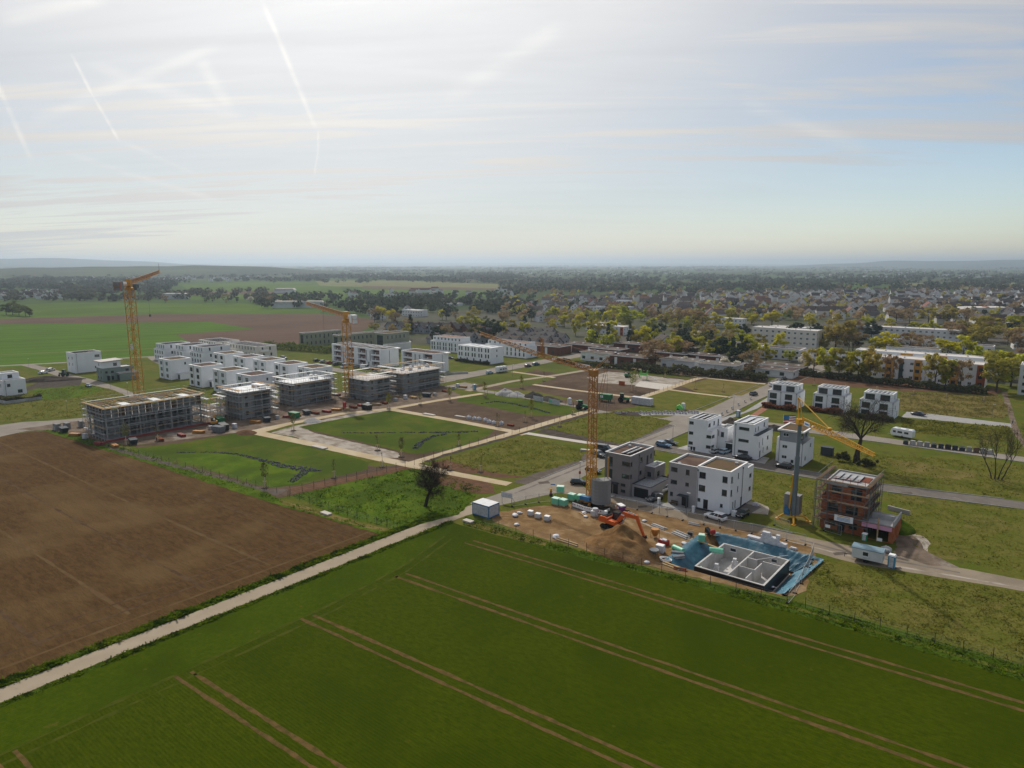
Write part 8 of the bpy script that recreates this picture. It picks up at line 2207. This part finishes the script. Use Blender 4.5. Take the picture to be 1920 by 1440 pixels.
def fence(label, line, gap=2.7, h=1.6, px=True, wires=4, z=0.0):
 w = [Vector(G(*p)) if px else Vector(p) for p in line]
 t = thing('fence', label, 'fence', (w[0].x, w[0].y, z))
 wm = MB(); o = w[0]
 for a, c in zip(w[:-1], w[1:]):
  L = (c - a).length; n = max(1, int(L / gap))
  for i in range(n + (c is w[-1])):
   p = a.lerp(c, i / n) - o
   po = obj('post', _post, t, (p.x, p.y, 0)); po.rotation_euler = (rng.uniform(-.04, .04), rng.uniform(-.04, .04), 0); po.scale = (1, 1, h / 1.65 * rng.uniform(.94, 1.06))
  for k in range(wires):
   z0 = h * (.2 + .75 * k / max(1, wires - 1))
   wm.bar((a.x - o.x, a.y - o.y, z0), (c.x - o.x, c.y - o.y, z0), .008, n=3)
 wm.build('wires', MATS['wire'], t, kind='stuff')
 return t

fence('post and wire fence from the farm path along the crop edge to the pit', [(905, 984), (1000, 1008), (1100, 1034), (1240, 1073), (1380, 1108), (1475, 1132)], 3.6)
fence('post and wire fence along the crop edge right of the pit', [(1510, 1140), (1700, 1195), (1920, 1252)], 3.2)
fence('post fence on the near side of the tree meadow', [(543, 932), (600, 950), (670, 972), (745, 994)], 2.8)
fence('post fence on the far side of the tree meadow', [(545, 926), (650, 903), (760, 877), (777, 872)], 2.8, 1.8)
fence('post fence beside the long sand path to the third basin', [(795, 864), (880, 838), (960, 815), (1040, 792), (1105, 772)], 3.2, 1.7)
fence('post fence between third basin and the park road', [(914, 741), (970, 747), (1030, 757), (1075, 764)], 3.2, 2.0)
fence('post fence beside the playground path', [(1120, 768), (1200, 745), (1260, 728), (1310, 712)], 3.4, 1.5)
fence('wire fence along the ploughed field strip', [(165, 830), (260, 852), (380, 885), (480, 912), (540, 932)], 3.4, 1.3)
for (u, v, w, lab) in ((1009, 753, 5.5, 'pale banner on the park road fence, left one'), (1039, 759, 5.8, 'green-blue and white banner on the park road fence, right one')):
 x, y = G(u, v)
 mb = MB().box(-w / 2, w / 2, -.02, .02, .1, 1.9, 0)
 if 'right' in lab: mb.box(-w / 2 + .2, -w / 2 + 1.8, -.03, -.021, .5, 1.5, 1)
 mb.build('fence_banner', (MATS['wrap_white'], MATS['wrap_green']), None, (x, y, .1), R(-10), label=lab, cat='banner')
# mobile fence panels round the pit
def panel_mesh(w=3.4, h=2.0):
 fr = MB()
 fr.bar((0, 0, .1), (0, 0, h), .03).bar((w, 0, .1), (w, 0, h), .03).bar((0, 0, .1), (w, 0, .1), .03).bar((0, 0, h), (w, 0, h), .03)
 me = MB()
 for k in range(1, 17): me.bar((w * k / 17, 0, .1), (w * k / 17, 0, h), .006, n=3)
 for k in range(1, 9): me.bar((0, 0, .1 + (h - .1) * k / 9), (w, 0, .1 + (h - .1) * k / 9), .006, n=3)
 ft = MB().box(-.12, .12, -.35, .35, 0, .14)
 return fr.mesh('frame', MATS['steel']), me.mesh('wire_grid', MATS['wire']), ft.mesh('foot', MATS['rubber'])
_pf, _pm, _pt = panel_mesh()

def fence_panels(line, where, px=True):
 w = [Vector(G(*p)) if px else Vector(p) for p in line]
 i = 0
 nums = ['first', 'second', 'third', 'fourth', 'fifth', 'sixth', 'seventh', 'eighth', 'ninth', 'tenth', 'eleventh', 'twelfth', 'thirteenth']
 for a, c in zip(w[:-1], w[1:]):
  L = (c - a).length; n = max(1, int(round(L / 3.5)))
  for k in range(n):
   p = a.lerp(c, k / n)
   t = thing('site_fence', 'wire mesh site fence, %s %s' % (nums[i % 13], where), 'fence', (p.x, p.y, .03), math.atan2(c.y - a.y, c.x - a.x) + rng.uniform(-.06, .06), 'mobile site fence panels')
   obj('frame', _pf, t); obj('wire_grid', _pm, t, kind='stuff'); obj('foot', _pt, t)
   i += 1

fence_panels([(1478, 1132), (1502, 1095), (1522, 1050), (1524, 1030)], 'up the right side of the pit')
fence_panels([(1510, 1022), (1440, 1006), (1350, 990), (1290, 978)], 'along the street behind the pit')
fence_panels([(1280, 976), (1195, 956), (1150, 948)], 'along the street behind the mound')
fence_panels([(1452, 985), (1470, 992)], 'at the tubular crane foot')
fence_panels([(960, 950), (1010, 942), (1075, 938)], 'behind the green pallets')
fence_panels([(1545, 995), (1590, 1010)], 'before the brick house door')

# ------------------------------------------------------------------ lamps, signs, flag
def lamp(u, v, h, label, arm=.7):
 t = thing('street_lamp', label, 'street lamp', (*G(u, v), .03), 0, 'slender street lamps')
 MB().bar((0, 0, 0), (0, 0, h), .055, n=6, r2=.04).build('pole', MATS['pipe_grey'], t)
 MB().box(-.1, arm, -.09, .09, h, h + .1).build('lamp_head', MATS['coping'], t)
for (u, v, h, lab) in ((1087, 909, 5.6, 'street lamp with a red bag at its foot beside the lattice crane'), (1261, 830, 5.2, 'street lamp behind the bright blue car'), (1375, 772, 5.6, 'street lamp at the far street junction'), (1080, 784, 6.0, 'street lamp left of the lattice crane mast on the weed plot'), (1198, 777, 5.8, 'street lamp at the cross street'), (127, 782, 5.6, 'street lamp in the left meadow'), (208, 728, 5.6, 'street lamp by the grey-green house'), (55, 694, 5.6, 'street lamp on the left lane'), (1287, 962, 4.4, 'thin post at the street edge before the pair house'), (1859, 789, 5.6, 'street lamp on the lane by the footpath'), (1236, 962, 4.2, 'thin post at the street edge behind the excavator'), (240, 742, 5.2, 'street lamp before the long open shell'), (961, 706, 5.6, 'street lamp on the northern lawn edge')):
 lamp(u, v, h, lab)
MB().lathe([(.2, 0), (.3, .3), (.25, .7), (.1, .8)], n=8).build('warning_bag', MATS['red_paint'], None, (*G(1087, 896), 1.0), label='red bag hung on the street lamp pole', cat='bag')
t = thing('street_sign', 'street sign post with red and yellow warning beacon at the street corner', 'sign', (*G(1033, 930), .03), .4)
MB().bar((0, 0, 0), (0, 0, 2.9), .035, n=6).build('post', MATS['steel'], t); MB().box(-.1, 1.0, -.02, .02, 2.6, 2.85).build('name_plate', MATS['sign_blue'], t); MB().box(-.25, .25, -.2, .2, .5, 1.1).build('beacon_panel', MATS['red_paint'], t); MB().box(-.2, .2, -.15, .15, 1.101, 1.7).build('beacon_top', MATS['crane_bright'], t); MB().box(-.3, .3, -.3, .3, 0, .499).build('beacon_foot', MATS['rubber'], t)
t = thing('info_board', 'pale blue-white builder board on two posts beside the farm path', 'sign', (*G(940, 942), .03), R(10))
MB().bar((.2, 0, 0), (.2, 0, 2.2), .06).build('post', MATS['steel'], t); MB().bar((2.6, .0, 0), (2.6, 0, 2.2), .06).build('post', MATS['steel'], t); MB().box(0, 2.8, -.06, -.02, 1.3, 2.5).build('board', MATS['lightboard'] if 'lightboard' in MATS else MATS['wrap_white'], t); MB().bar((2.6, .05, 1.6), (2.6, 1.4, 0), .04).build('brace', MATS['steel'], t)
fx, fy = G(1466, 828)
t = thing('flag', 'striped flag with blue corner on a pole behind the grey-topped house', 'flag', (fx, fy, 0))
MB().bar((0, 0, 0), (0, 0, 8.2), .05, n=6).build('flag_pole', MATS['coping_white'], t)
for k in range(7):
 mb = MB()
 for s in range(8):
  x0, x1 = s * .42, (s + 1) * .42; y0, y1 = .25 * math.sin(s * .9), .25 * math.sin((s + 1) * .9); z0, z1 = 5.6 + k * .34 + s * .07, 5.6 + k * .34 + (s + 1) * .07
  red = k % 2 == 0
  mm = 1 if (k >= 3 and s < 4) else 0
  mb.quad((x0, y0, z0), (x1, y1, z1), (x1, y1, z1 + .34), (x0, y0, z0 + .34), mm)
 mb.build('flag_stripe', (MATS['red_paint'] if k % 2 == 0 else MATS['white_paint'], MATS['blue_paint']), t)

# ------------------------------------------------------------------ stone-lined swales
def swale(label, line, width, seed):
 w = [Vector(G(*p)) for p in line]
 r = np.random.default_rng(seed); mb = MB()
 for i, (a, c) in enumerate(zip(w[:-1], w[1:])):
  L = (c - a).length; wa, wb = width[i], width[i + 1]
  d = (c - a).normalized(); nrm = Vector((-d.y, d.x))
  n = int(L * (wa + wb) / 2 * 4.2)
  for _ in range(n):
   t = r.uniform(); ww = wa + (wb - wa) * t
   p = a.lerp(c, t) + nrm * r.uniform(-.5, .5) * ww
   s = r.uniform(.14, .36); q = r.uniform(0, 6.28)
   top = r.uniform(.5, .9) * s
   pts = []
   for zz, k in ((-.05, 1.0), (top, .62)):
    for j in range(4):
     aa = q + j * 1.571 + r.uniform(-.2, .2)
     pts.append((p.x + s * k * math.cos(aa), p.y + s * k * math.sin(aa), .06 + zz + (r.uniform(-.06, .06) if zz > 0 else 0)))
   mb.hexa(pts, int(r.integers(0, 3)))
 return mb.build('stone_swale', (MATS['stone_dark'], MATS['stone_mid'], MATS['stone_pale']), kind='stuff', label=label, cat='stones')

mat('stone_mid', (0.075, 0.077, 0.085), (0.10, 0.10, 0.11), 4.0, rough=0.9); mat('stone_pale', (0.115, 0.115, 0.12), (0.15, 0.148, 0.15), 4.0, rough=0.9)
swale('dark stone-lined channel widening at the end of the lower basin', [(330, 849), (400, 848), (450, 853), (490, 863), (530, 874), (570, 880), (600, 883)], [.5, .9, 1.2, 1.6, 2.6, 4.0, 1.5], 1)
swale('short dark stone branch of the lower basin channel', [(575, 882), (560, 893), (545, 905)], [2.6, 2.2, 1.6], 2)
swale('long dark stone channel across the upper basin', [(640, 812), (700, 812), (760, 811), (820, 811), (860, 811), (897, 809)], [.6, .8, .9, 1.4, 2.2, 1.4], 3)
swale('curved dark stone branch in the upper basin', [(838, 813), (808, 820), (790, 829), (778, 842)], [1.6, 1.6, 1.8, 1.8], 4)
swale('dark stone channel across the third basin', [(903, 757), (930, 753), (960, 757), (1000, 766), (1030, 775)], [.8, 1.3, 1.5, 1.6, 1.2], 5)

# ------------------------------------------------------------------ bags, crates and site clutter
SB = 'white big bags in a row beside the park path'
for k, (u, v) in enumerate(((879, 785), (889, 787), (898, 788), (910, 790), (917, 793), (926, 795), (940, 796))):
 x, y = G(u, v)
 t = thing('big_bag', 'white big bag beside the park path, %s from the left' % ('first', 'second', 'third', 'fourth', 'fifth', 'sixth', 'seventh')[k], 'bag', (x, y, .05), rng.uniform(-.5, .5), SB)
 MB().hexa([(-.6, -.6, 0), (.6, -.6, 0), (.6, .6, 0), (-.6, .6, 0), (-.55, -.55, .8), (.6, -.5, .75), (.55, .6, .85), (-.6, .55, .8)]).build('sack', MATS['wrap_white'], t)
 MB().hexa([(-.5, -.5, .78), (.5, -.5, .78), (.5, .5, .78), (-.5, .5, .78), (-.08, -.08, 1.25), (.08, -.08, 1.25), (.08, .08, 1.25), (-.08, .08, 1.25)]).build('tied_top', MATS['wrap_white'], t)
MB().box(0, 2.4, 0, 1.2, 0, .18).box(.1, 2.3, .1, 1.1, .2, .5).build('brick_pallet', MATS['timber_red'], None, (*G(950, 798), .05), label='low reddish pallet at the end of the big bag row', cat='pallet')
for (u, v, w, d, rz, lab) in ((792, 777, 5.0, 1.4, 2, 'pale bench slab beside the upper park path'), (583, 838, 5.4, 1.8, 2, 'pale bench slab beside the lower park path'), (852, 781, 4.4, 1.0, 2, 'second pale slab beside the upper park path'), (600, 963, 2.6, 1.2, 0, 'pale manhole slab on the worn strip by the ploughed field'), (867, 978, 2.2, 1.2, 0, 'grey slab at the end of the crop verge'), (1088, 845, 4.5, 1.0, 20, 'white sheet lying by the dark van')):
 MB().box(0, w, 0, d, 0, .35).build('stone_slab', MATS['path_slab'], None, (*G(u, v), .03), R(rz), label=lab, cat='slab')
RC = 'dark crates and blocks along the caravan street'
cols = ['plinth', 'concrete', 'concrete', 'ballast', 'plinth', 'plinth', 'dark_heap', 'plinth', 'plinth', 'ballast', 'timber_dark', 'concrete', 'concrete']
for k in range(13):
 u, v = 1698 + k * 13.2, 833 + k * 1.55
 MB().box(-.65, .65, -.5, .5, 0, 1.25 if k % 4 else .95).box(-.55, .55, -.4, .4, 1.26, 1.36).build('stacked_crate', MATS[cols[k]], None, (*G(u, v), .03), rng.uniform(-.15, .15), label='%s crate in the line below the caravan, number %s from the left' % ('dark' if cols[k] in ('plinth', 'dark_heap', 'timber_dark') else 'grey', ('one', 'two', 'three', 'four', 'five', 'six', 'seven', 'eight', 'nine', 'ten', 'eleven', 'twelve', 'thirteen')[k]), cat='crate', group=RC)
BN = 'refuse bins'
for k, (u, v, m, lab) in enumerate(((1292, 843, 'black_paint', 'first black bin at the foot of the solar-roofed house'), (1297, 844, 'black_paint', 'second black bin at the foot of the solar-roofed house'), (1302, 845, 'black_paint', 'third black bin at the foot of the solar-roofed house'), (1216, 851, 'black_paint', 'left bin beside the grey cube house'), (1220, 851, 'crane_bright', 'yellow-lidded bin beside the grey cube house'), (1225, 852, 'black_paint', 'right bin beside the grey cube house'))):
 t = thing('refuse_bin', lab, 'bin', (*G(u, v), .05), 0, BN)
 MB().hexa([(-.24, -.3, .05), (.24, -.3, .05), (.24, .3, .05), (-.24, .3, .05), (-.3, -.36, 1.0), (.3, -.36, 1.0), (.3, .36, 1.0), (-.3, .36, 1.0)]).build('body', MATS['black_paint'], t); MB().box(-.32, .32, -.4, .38, 1.0, 1.08).build('lid', MATS[m], t)
MB().box(0, 3.0, 0, 1.8, 0, 2.2).box(-.1, 3.1, -.1, 1.9, 2.2, 2.35).build('garden_shed', MATS['plinth'], None, (*G(1538, 853), .03), label='black garden shed right of the grey-topped house', cat='shed')
t = thing('parasol', 'pale garden parasol behind the pair house', 'parasol', (27.6, 43.2, .05)); MB().bar((0, 0, 0), (0, 0, 2.4), .04).build('pole', MATS['timber_dark'], t); MB().lathe([(1.7, 1.9), (.9, 2.25), (.05, 2.55)], n=8).build('canopy', MATS['roof_pale'], t)
for (x, y, lab) in ((28.8, 31.6, 'white pillar box between the two grey houses'), (36.9, 31.5, 'white meter pillar before the pair house')):
 MB().box(-.25, .25, -.25, .25, 0, 1.3).box(-.3, .3, -.3, .3, 1.31, 1.4).build('meter_pillar', MATS['white_paint'], None, (x, y, .05), label=lab, cat='pillar')
MB().box(0, 1.2, 0, .9, 0, .12).hexa([(0, 0, .13), (1.3, 0, .13), (1.3, .9, .13), (0, .9, .13), (.2, .2, .7), (1.0, .2, .6), (1.0, .8, .7), (.2, .7, .6)]).build('covered_pile', MATS['wrap_white'], None, (*G(1410, 948), .03), label='small covered pile in the yard beside the white house', cat='pile')
bag(*G(1662, 1034), 'grey builder bag heap behind the grey trailer', 'roof_grey', 1.6, None, 'rubble_bag')
MB().box(0, 4.5, -.15, .15, 0, .9).build('low_wall', MATS['concrete'], None, (*G(1664, 955), .0), R(-12), label='low pale concrete wall beside the grassed mound', cat='wall')
MB().box(0, 12, -.2, .2, 0, 1.0).build('concrete_barrier', MATS['concrete'], None, (*G(832, 703), .0), R(60), label='pale concrete barrier beside the back road', cat='barrier')
# rows of plastic road barriers at the far street
for k in range(14):
 u, v = 1155 + k * 11.2, 776 + (k % 2) * .8 - k * .15
 t = thing('road_barrier', 'white and red road barrier on the cross street, number %s from the left' % ('one', 'two', 'three', 'four', 'five', 'six', 'seven', 'eight', 'nine', 'ten', 'eleven', 'twelve', 'thirteen', 'fourteen')[k], 'barrier', (*G(u, v), .03), R(2) + rng.uniform(-.1, .1), 'road barriers on the cross street')
 MB().box(0, 1.9, -.04, .04, .15, 1.0, 0).box(.1, .5, -.05, -.041, .65, .9, 1).box(1.0, 1.5, -.05, -.041, .65, .9, 1).build('panel', (MATS['wrap_white'], MATS['red_paint']), t); MB().box(.1, .4, -.35, .35, 0, .14).box(1.5, 1.8, -.35, .35, 0, .14).build('feet', MATS['rubber'], t, kind='stuff')
for k, (u, v) in enumerate(((1352, 779), (1361, 774), (1371, 768), (1383, 761), (1395, 755), (1406, 750))):
 t = thing('road_barrier', 'white and red road barrier lining the far street, number %s from the corner' % ('one', 'two', 'three', 'four', 'five', 'six')[k], 'barrier', (*G(u, v), .03), R(95), 'road barriers on the far street')
 MB().box(0, 1.9, -.04, .04, .15, 1.0, 0).box(.1, .5, -.05, -.041, .65, .9, 1).build('panel', (MATS['wrap_white'], MATS['red_paint']), t)
# clutter round the shells
CG = 'building material round the shells'
items = []
spots = [(418, 802), (395, 805), (440, 803), (478, 793), (500, 790), (520, 785), (540, 783), (556, 780), (575, 777), (590, 776), (612, 773), (630, 770), (648, 768), (662, 765), (678, 762), (690, 763), (705, 760), (720, 757), (742, 752), (760, 748), (775, 747), (800, 744), (815, 742), (160, 822), (140, 817), (120, 810), (105, 806), (185, 834), (215, 838), (250, 832), (300, 826), (340, 818), (372, 812), (645, 748), (630, 742), (610, 748), (725, 740), (740, 745), (835, 735), (850, 730), (858, 726), (868, 727)]
forms = [('steel skip', 'plinth', 'skip'), ('timber stack', 'timber', 'timber stack'), ('formwork stack', 'crane_ochre', 'formwork stack'), ('white pallet', 'wrap_white', 'pallet'), ('red board stack', 'board_red', 'board stack'), ('grey block pallet', 'concrete', 'pallet'), ('brown pipe stack', 'timber_red', 'pipe stack')]
cnt = {}
nth = ['first', 'second', 'third', 'fourth', 'fifth', 'sixth', 'seventh', 'eighth', 'ninth', 'tenth']
order = sorted(range(len(spots)), key=lambda i: spots[i][0])
for i in order:
 u, v = spots[i]
 k = (i * 5 + i // 3) % 7
 nm, m, cat = forms[k]; cnt[k] = cnt.get(k, 0) + 1
 mb = MB(); rz = rng.uniform(-.5, .5)
 if k == 0: mb.hexa([(-1.4, -.8, .1), (1.4, -.8, .1), (1.4, .8, .1), (-1.4, .8, .1), (-1.9, -1.0, 1.5), (1.9, -1.0, 1.5), (1.9, 1.0, 1.5), (-1.9, 1.0, 1.5)])
 elif k in (1, 2, 4, 6):
  for j in range(6): mb.box(-1.8 + (j % 2) * .2, 1.7 + (j % 3) * .15, -.6 + (j % 3) * .42, -.22 + (j % 3) * .42, (j // 3) * .4, (j // 3) * .4 + .36)
 else:
  mb.box(-.7, .7, -.6, .6, 0, .15).box(-.65, .65, -.55, .55, .16, 1.1 + .4 * (k == 3))
 mb.build(nm.replace(' ', '_'), MATS[m], None, (*G(u, v), .05), rz, label='%s beside the concrete shells, %s of its kind from the left' % (nm, nth[(cnt[k] - 1) % 10]), cat=cat, group=CG)
for (u, v, m, lab) in ((688, 768, 'black_paint', 'black container by the shell below the back crane'), (420, 806, 'black_paint', 'black skip between the long shell and the next one'), (412, 793, 'dark_green_paint', 'dark green skip between the shells'), (552, 783, 'dark_green_paint', 'dark green covered machine by the larger shell'), (410, 810, 'net_grey', 'grey low container at the lawn corner')):
 mb = MB().hexa([(-1.7, -1, .1), (1.7, -1, .1), (1.7, 1, .1), (-1.7, 1, .1), (-2.0, -1.1, 1.9), (2.0, -1.1, 1.9), (2.0, 1.1, 1.9), (-2.0, 1.1, 1.9)])
 for s in (-1.2, 0, 1.2): mb.box(s - .06, s + .06, -1.14, -1.0, .3, 1.7)
 mb.build('skip', MATS[m], None, (*G(u, v), .03), rng.uniform(-.4, .4), label=lab, cat='skip')
MB().box(0, .9, 0, .9, 0, 2.6).box(-.05, .95, -.05, .95, 2.61, 2.75).build('red_cabinet', MATS['red_paint'], None, (*G(643, 768), .03), label='tall red power cabinet beside the sand path', cat='cabinet')
for (u, v, lab) in ((118, 804, 'left grey water tank cage by the access road'), (99, 806, 'grey block cage left of the long shell'), (146, 800, 'tilted concrete slab by the access road')):
 MB().box(0, 2.4, 0, 1.5, 0, .12).box(.1, 2.3, .1, 1.4, .13, 2.0).build('block_cage', MATS['ballast'], None, (*G(u, v), .03), rng.uniform(-.3, .3), label=lab, cat='cage')
# playground pieces
t = thing('climbing_frame', 'playground climbing tower with slide by the white sand', 'playground', (*G(1200, 712), .03), .3)
for (x, y) in ((0, 0), (3, 0), (3, 2.4), (0, 2.4)): MB().bar((x, y, 0), (x, y, 4.2), .1, n=6).build('post', MATS['lime_green'], t)
MB().box(-.1, 3.1, -.1, 2.5, 2.0, 2.15).build('platform', MATS['timber'], t); MB().hexa([(3.1, .6, 1.9), (7.5, .6, .2), (7.5, 1.6, .2), (3.1, 1.6, 1.9), (3.1, .6, 2.0), (7.5, .6, .3), (7.5, 1.6, .3), (3.1, 1.6, 2.0)]).build('slide', MATS['steel'], t)
MB().box(0, 3, 0, .1, 2.16, 3.2).build('rail_panel', MATS['lime_green'], t)
MB().box(0, 2.6, 0, .8, 0, 1.6).box(.1, 2.5, .1, .7, 1.61, 1.75).build('rust_box', MATS['render_rust'], None, (*G(1160, 722), .03), label='rust-coloured box on the playground', cat='box')

# ------------------------------------------------------------------ people
def person(label, x, y, rz, top, legs, stride=.28):
 t = thing('person', label, 'person', (x, y, .05), rz)
 me = bpy.data.meshes.new('body')
 V = [(0, 0, .95), (0, 0, 1.15), (0, 0, 1.38), (0, 0, 1.5), (0, .01, 1.62), (0, 0, 1.74),
         (.1, 0, .88), (.11, stride * .6, .48), (.11, stride, .08), (.11, stride + .14, .04), (-.1, 0, .88), (-.11, -stride * .3, .48), (-.11, -stride, .1), (-.11, -stride + .13, .04),
         (.2, 0, 1.38), (.25, -.1, 1.12), (.24, .02, .88), (-.2, 0, 1.38), (-.25, .1, 1.12), (-.24, .14, .88)]
 E_ = [(0, 1), (1, 2), (2, 3), (3, 4), (4, 5), (0, 6), (6, 7), (7, 8), (8, 9), (0, 10), (10, 11), (11, 12), (12, 13), (2, 14), (14, 15), (15, 16), (2, 17), (17, 18), (18, 19)]
 rad = [.15, .14, .16, .06, .1, .09, .09, .065, .045, .04, .09, .065, .045, .04, .065, .05, .04, .065, .05, .04]
 me.from_pydata(V, E_, []); o = obj('body', me, t)
 me.materials.append(MATS[legs])
 sk = o.modifiers.new('skin', 'SKIN'); o.modifiers.new('sub', 'SUBSURF').render_levels = 1
 for i, r_ in enumerate(rad): me.skin_vertices[0].data[i].radius = (r_, r_)
 me.skin_vertices[0].data[0].use_root = True
 MB().lathe([(.17, .92), (.19, 1.1), (.21, 1.36), (.1, 1.47)], n=10).build('jacket', MATS[top], t)
 MB().lathe([(.10, 1.64), (.115, 1.7), (.09, 1.79), (.02, 1.82)], n=10).build('hair', MATS['bark_dark'], t)
 return t

mat('skin', (0.42, 0.26, 0.18), rough=0.7)
person('person in dark clothes walking on the sandy footpath at the right', *G(1898, 797), R(100), 'paint_navy', 'plinth')

# ------------------------------------------------------------------ tufts of grass
mat('tuft', (0.16, 0.165, 0.018), (0.23, 0.20, 0.04), 0.15, 0.35, 0.68, rough=0.9, trans=0.5, col3=(0.05, 0.075, 0.014), scale3=0.6, lo3=0.45, hi3=0.7)
mat('tuft_lush', (0.12, 0.19, 0.008), (0.17, 0.22, 0.014), 0.3, rough=0.9, trans=0.5, col3=(0.030, 0.062, 0.008), scale3=0.5)
mat('tuft_dry', (0.24, 0.19, 0.07), (0.16, 0.14, 0.035), 0.2, rough=0.9, trans=0.5)

def tufts(label, poly, n, m, h=(.12, .4), bias=0.3, seed=0):
 r = np.random.default_rng(seed + 100)
 a = np.array(poly); lo_, hi_ = a.min(0), a.max(0)
 P = np.zeros((0, 2))
 while len(P) < n:
  q = r.uniform(lo_, hi_, (n * 3, 2))
  q = q[inside(q[:, 0], q[:, 1], poly)]
  nv = np.array([mnoise.noise(Vector((x * .16, y * .16, seed))) + .5 * mnoise.noise(Vector((x * .7, y * .7, seed))) for x, y in q])
  q = q[nv > r.uniform(-.8, bias, len(q))]
  P = np.concatenate([P, q])
 P = P[:n]
 H = r.uniform(*h, n) * (1 + .6 * np.array([mnoise.noise(Vector((x * .3, y * .3, 7 + seed))) for x, y in P]))
 V = []; k = 2
 for j in range(k):
  an = r.uniform(0, math.pi, n); w = H * r.uniform(.3, .6, n)
  dx, dy = np.cos(an) * w, np.sin(an) * w
  lx, ly = r.normal(0, 1.0, n) * H, r.normal(0, 1.0, n) * H
  z0 = np.full(n, .02)
  V.append(np.stack([np.column_stack([P[:, 0] - dx * .5, P[:, 1] - dy * .5, z0]), np.column_stack([P[:, 0] + dx * .5, P[:, 1] + dy * .5, z0]), np.column_stack([P[:, 0] + dx * .7 + lx, P[:, 1] + dy * .7 + ly, H * .8]), np.column_stack([P[:, 0] - dx * .6 + lx, P[:, 1] - dy * .6 + ly, H])], 1))
 V = np.concatenate(V).reshape(-1, 3)
 me = bpy.data.meshes.new('grass'); nn = n * k
 me.vertices.add(4 * nn); me.vertices.foreach_set('co', V.astype(np.float32).ravel())
 me.loops.add(4 * nn); me.loops.foreach_set('vertex_index', np.arange(4 * nn, dtype=np.int32))
 me.polygons.add(nn); me.polygons.foreach_set('loop_start', np.arange(0, 4 * nn, 4, dtype=np.int32))
 me.materials.append(MATS[m]); me.update(calc_edges=True)
 return obj('grass', me, kind='stuff', label=label, cat='grass')

def clipbox(poly, n=None):
 return [(min(max(x, -260), 130), min(max(y, -100), 260)) for (x, y) in poly]

tufts('rough grass on the near right meadow', clipbox(PATCH_POLY['plot_a']), 9000, 'tuft', (.08, .24), seed=1)
tufts('rough grass on the meadow behind the grey trailer', clipbox(PATCH_POLY['plot_b']), 5000, 'tuft', (.08, .24), seed=2)
tufts('rough grass between the white house and the tubular crane', PATCH_POLY['plot_c'], 1500, 'tuft', (.08, .24), seed=3)
tufts('rough grass round the twin-trunk bare tree', clipbox(PATCH_POLY['plot_d']), 5000, 'tuft', (.1, .32), seed=4)
tufts('dry grass on the meadow below the ochre blocks', PATCH_POLY['plot_e'], 3000, 'tuft_dry', (.15, .5), seed=5)
tufts('rough grass beside the caravan', PATCH_POLY['plot_f'], 2500, 'tuft', (.15, .5), seed=6)
tufts('weeds on the plot beside the red planting bed', PATCH_POLY['plot_g'], 2600, 'tuft', (.1, .3), seed=7)
tufts('weeds on the plot beside the cross street', PATCH_POLY['plot_h'], 2600, 'tuft', (.1, .3), seed=8)
tufts('lush grass in the tree meadow', PATCH_POLY['tree_meadow'], 5000, 'tuft_lush', (.1, .28), seed=9)
tufts('lush grass on the strip beside the ploughed field', PATCH_POLY['strip_a'], 2500, 'tuft_lush', (.08, .25), seed=10)
tufts('rough grass on the left meadow', clipbox(PATCH_POLY['plot_k']), 3500, 'tuft', (.15, .4), seed=11)
vg = [G(*p) for p in [(872, 968), (1033, 1018), (1240, 1072), (1400, 1108), (1500, 1130), (1920, 1248), (2200, 1330), (2200, 1352), (1920, 1278), (1497, 1152), (1280, 1092), (1033, 1031), (868, 984)]]
tufts('tall dark grass on the verge between crop and plots', vg, 5000, 'tuft_lush', (.08, .24), seed=12)
tufts('grass fringe on the far side of the farm path', [(-5.3, -100), (-3.6, -100), (-3.6, -3), (-5.3, -16)], 7000, 'tuft_lush', (.12, .38), seed=13)
tufts('grass fringe on the near side of the farm path', [(.1, -100), (1.0, -100), (1.2, -5), (.1, -5)], 5000, 'tuft_lush', (.08, .25), seed=14)
# ------------------------------------------------------------------ haze over the plain
mh = bpy.data.materials.new('haze_air')
mh.use_nodes = True
th = mh.node_tree
th.nodes.clear()
vo = th.nodes.new('ShaderNodeVolumePrincipled')
vo.inputs['Color'].default_value = (0.72, 0.86, 1.0, 1)
vo.inputs['Density'].default_value = HAZE_DENSITY
vo.inputs['Anisotropy'].default_value = 0.6
ho = th.nodes.new('ShaderNodeOutputMaterial')
th.links.new(vo.outputs[0], ho.inputs['Volume'])
MB().box(-36000, 36000, -36000, 36000, -4.0, 190.0).build('haze', mh, kind='stuff', label='thin pale haze lying over the whole plain', cat='haze')
# ------------------------------------------------------------------ things that look alike are told apart by their place
def place_labels():
 ch, sh = math.cos(-HEAD), math.sin(-HEAD)
 by = {}
 for o in COL.objects:
  if o.parent is None and 'label' in o and o.get('kind') is None: by.setdefault(o['label'], []).append(o)
 nth = 'first second third fourth fifth sixth seventh eighth ninth tenth eleventh twelfth thirteenth fourteenth fifteenth sixteenth'.split()
 num = 'one two three four five six seven eight nine ten eleven twelve thirteen fourteen fifteen sixteen'.split()
 for lab, lst in by.items():
  if len(lst) < 2: continue
  def pos(o):
   dx, dy = o.location.x - CAM.x, o.location.y - CAM.y
   x, y = dx * ch - dy * sh, dx * sh + dy * ch
   return y, x / y
  lst.sort(key=lambda o: pos(o)[0])
  rows = [lst] if len(lst) <= 16 else [lst[i:i + 15] for i in range(0, len(lst), 15)]
  for r, row in enumerate(rows):
   row.sort(key=lambda o: pos(o)[1])
   for i, o in enumerate(row):
    o['label'] = lab + (', ' if len(rows) == 1 else ', row %s back, ' % num[r]) + nth[i] + ' from left'

place_labels()
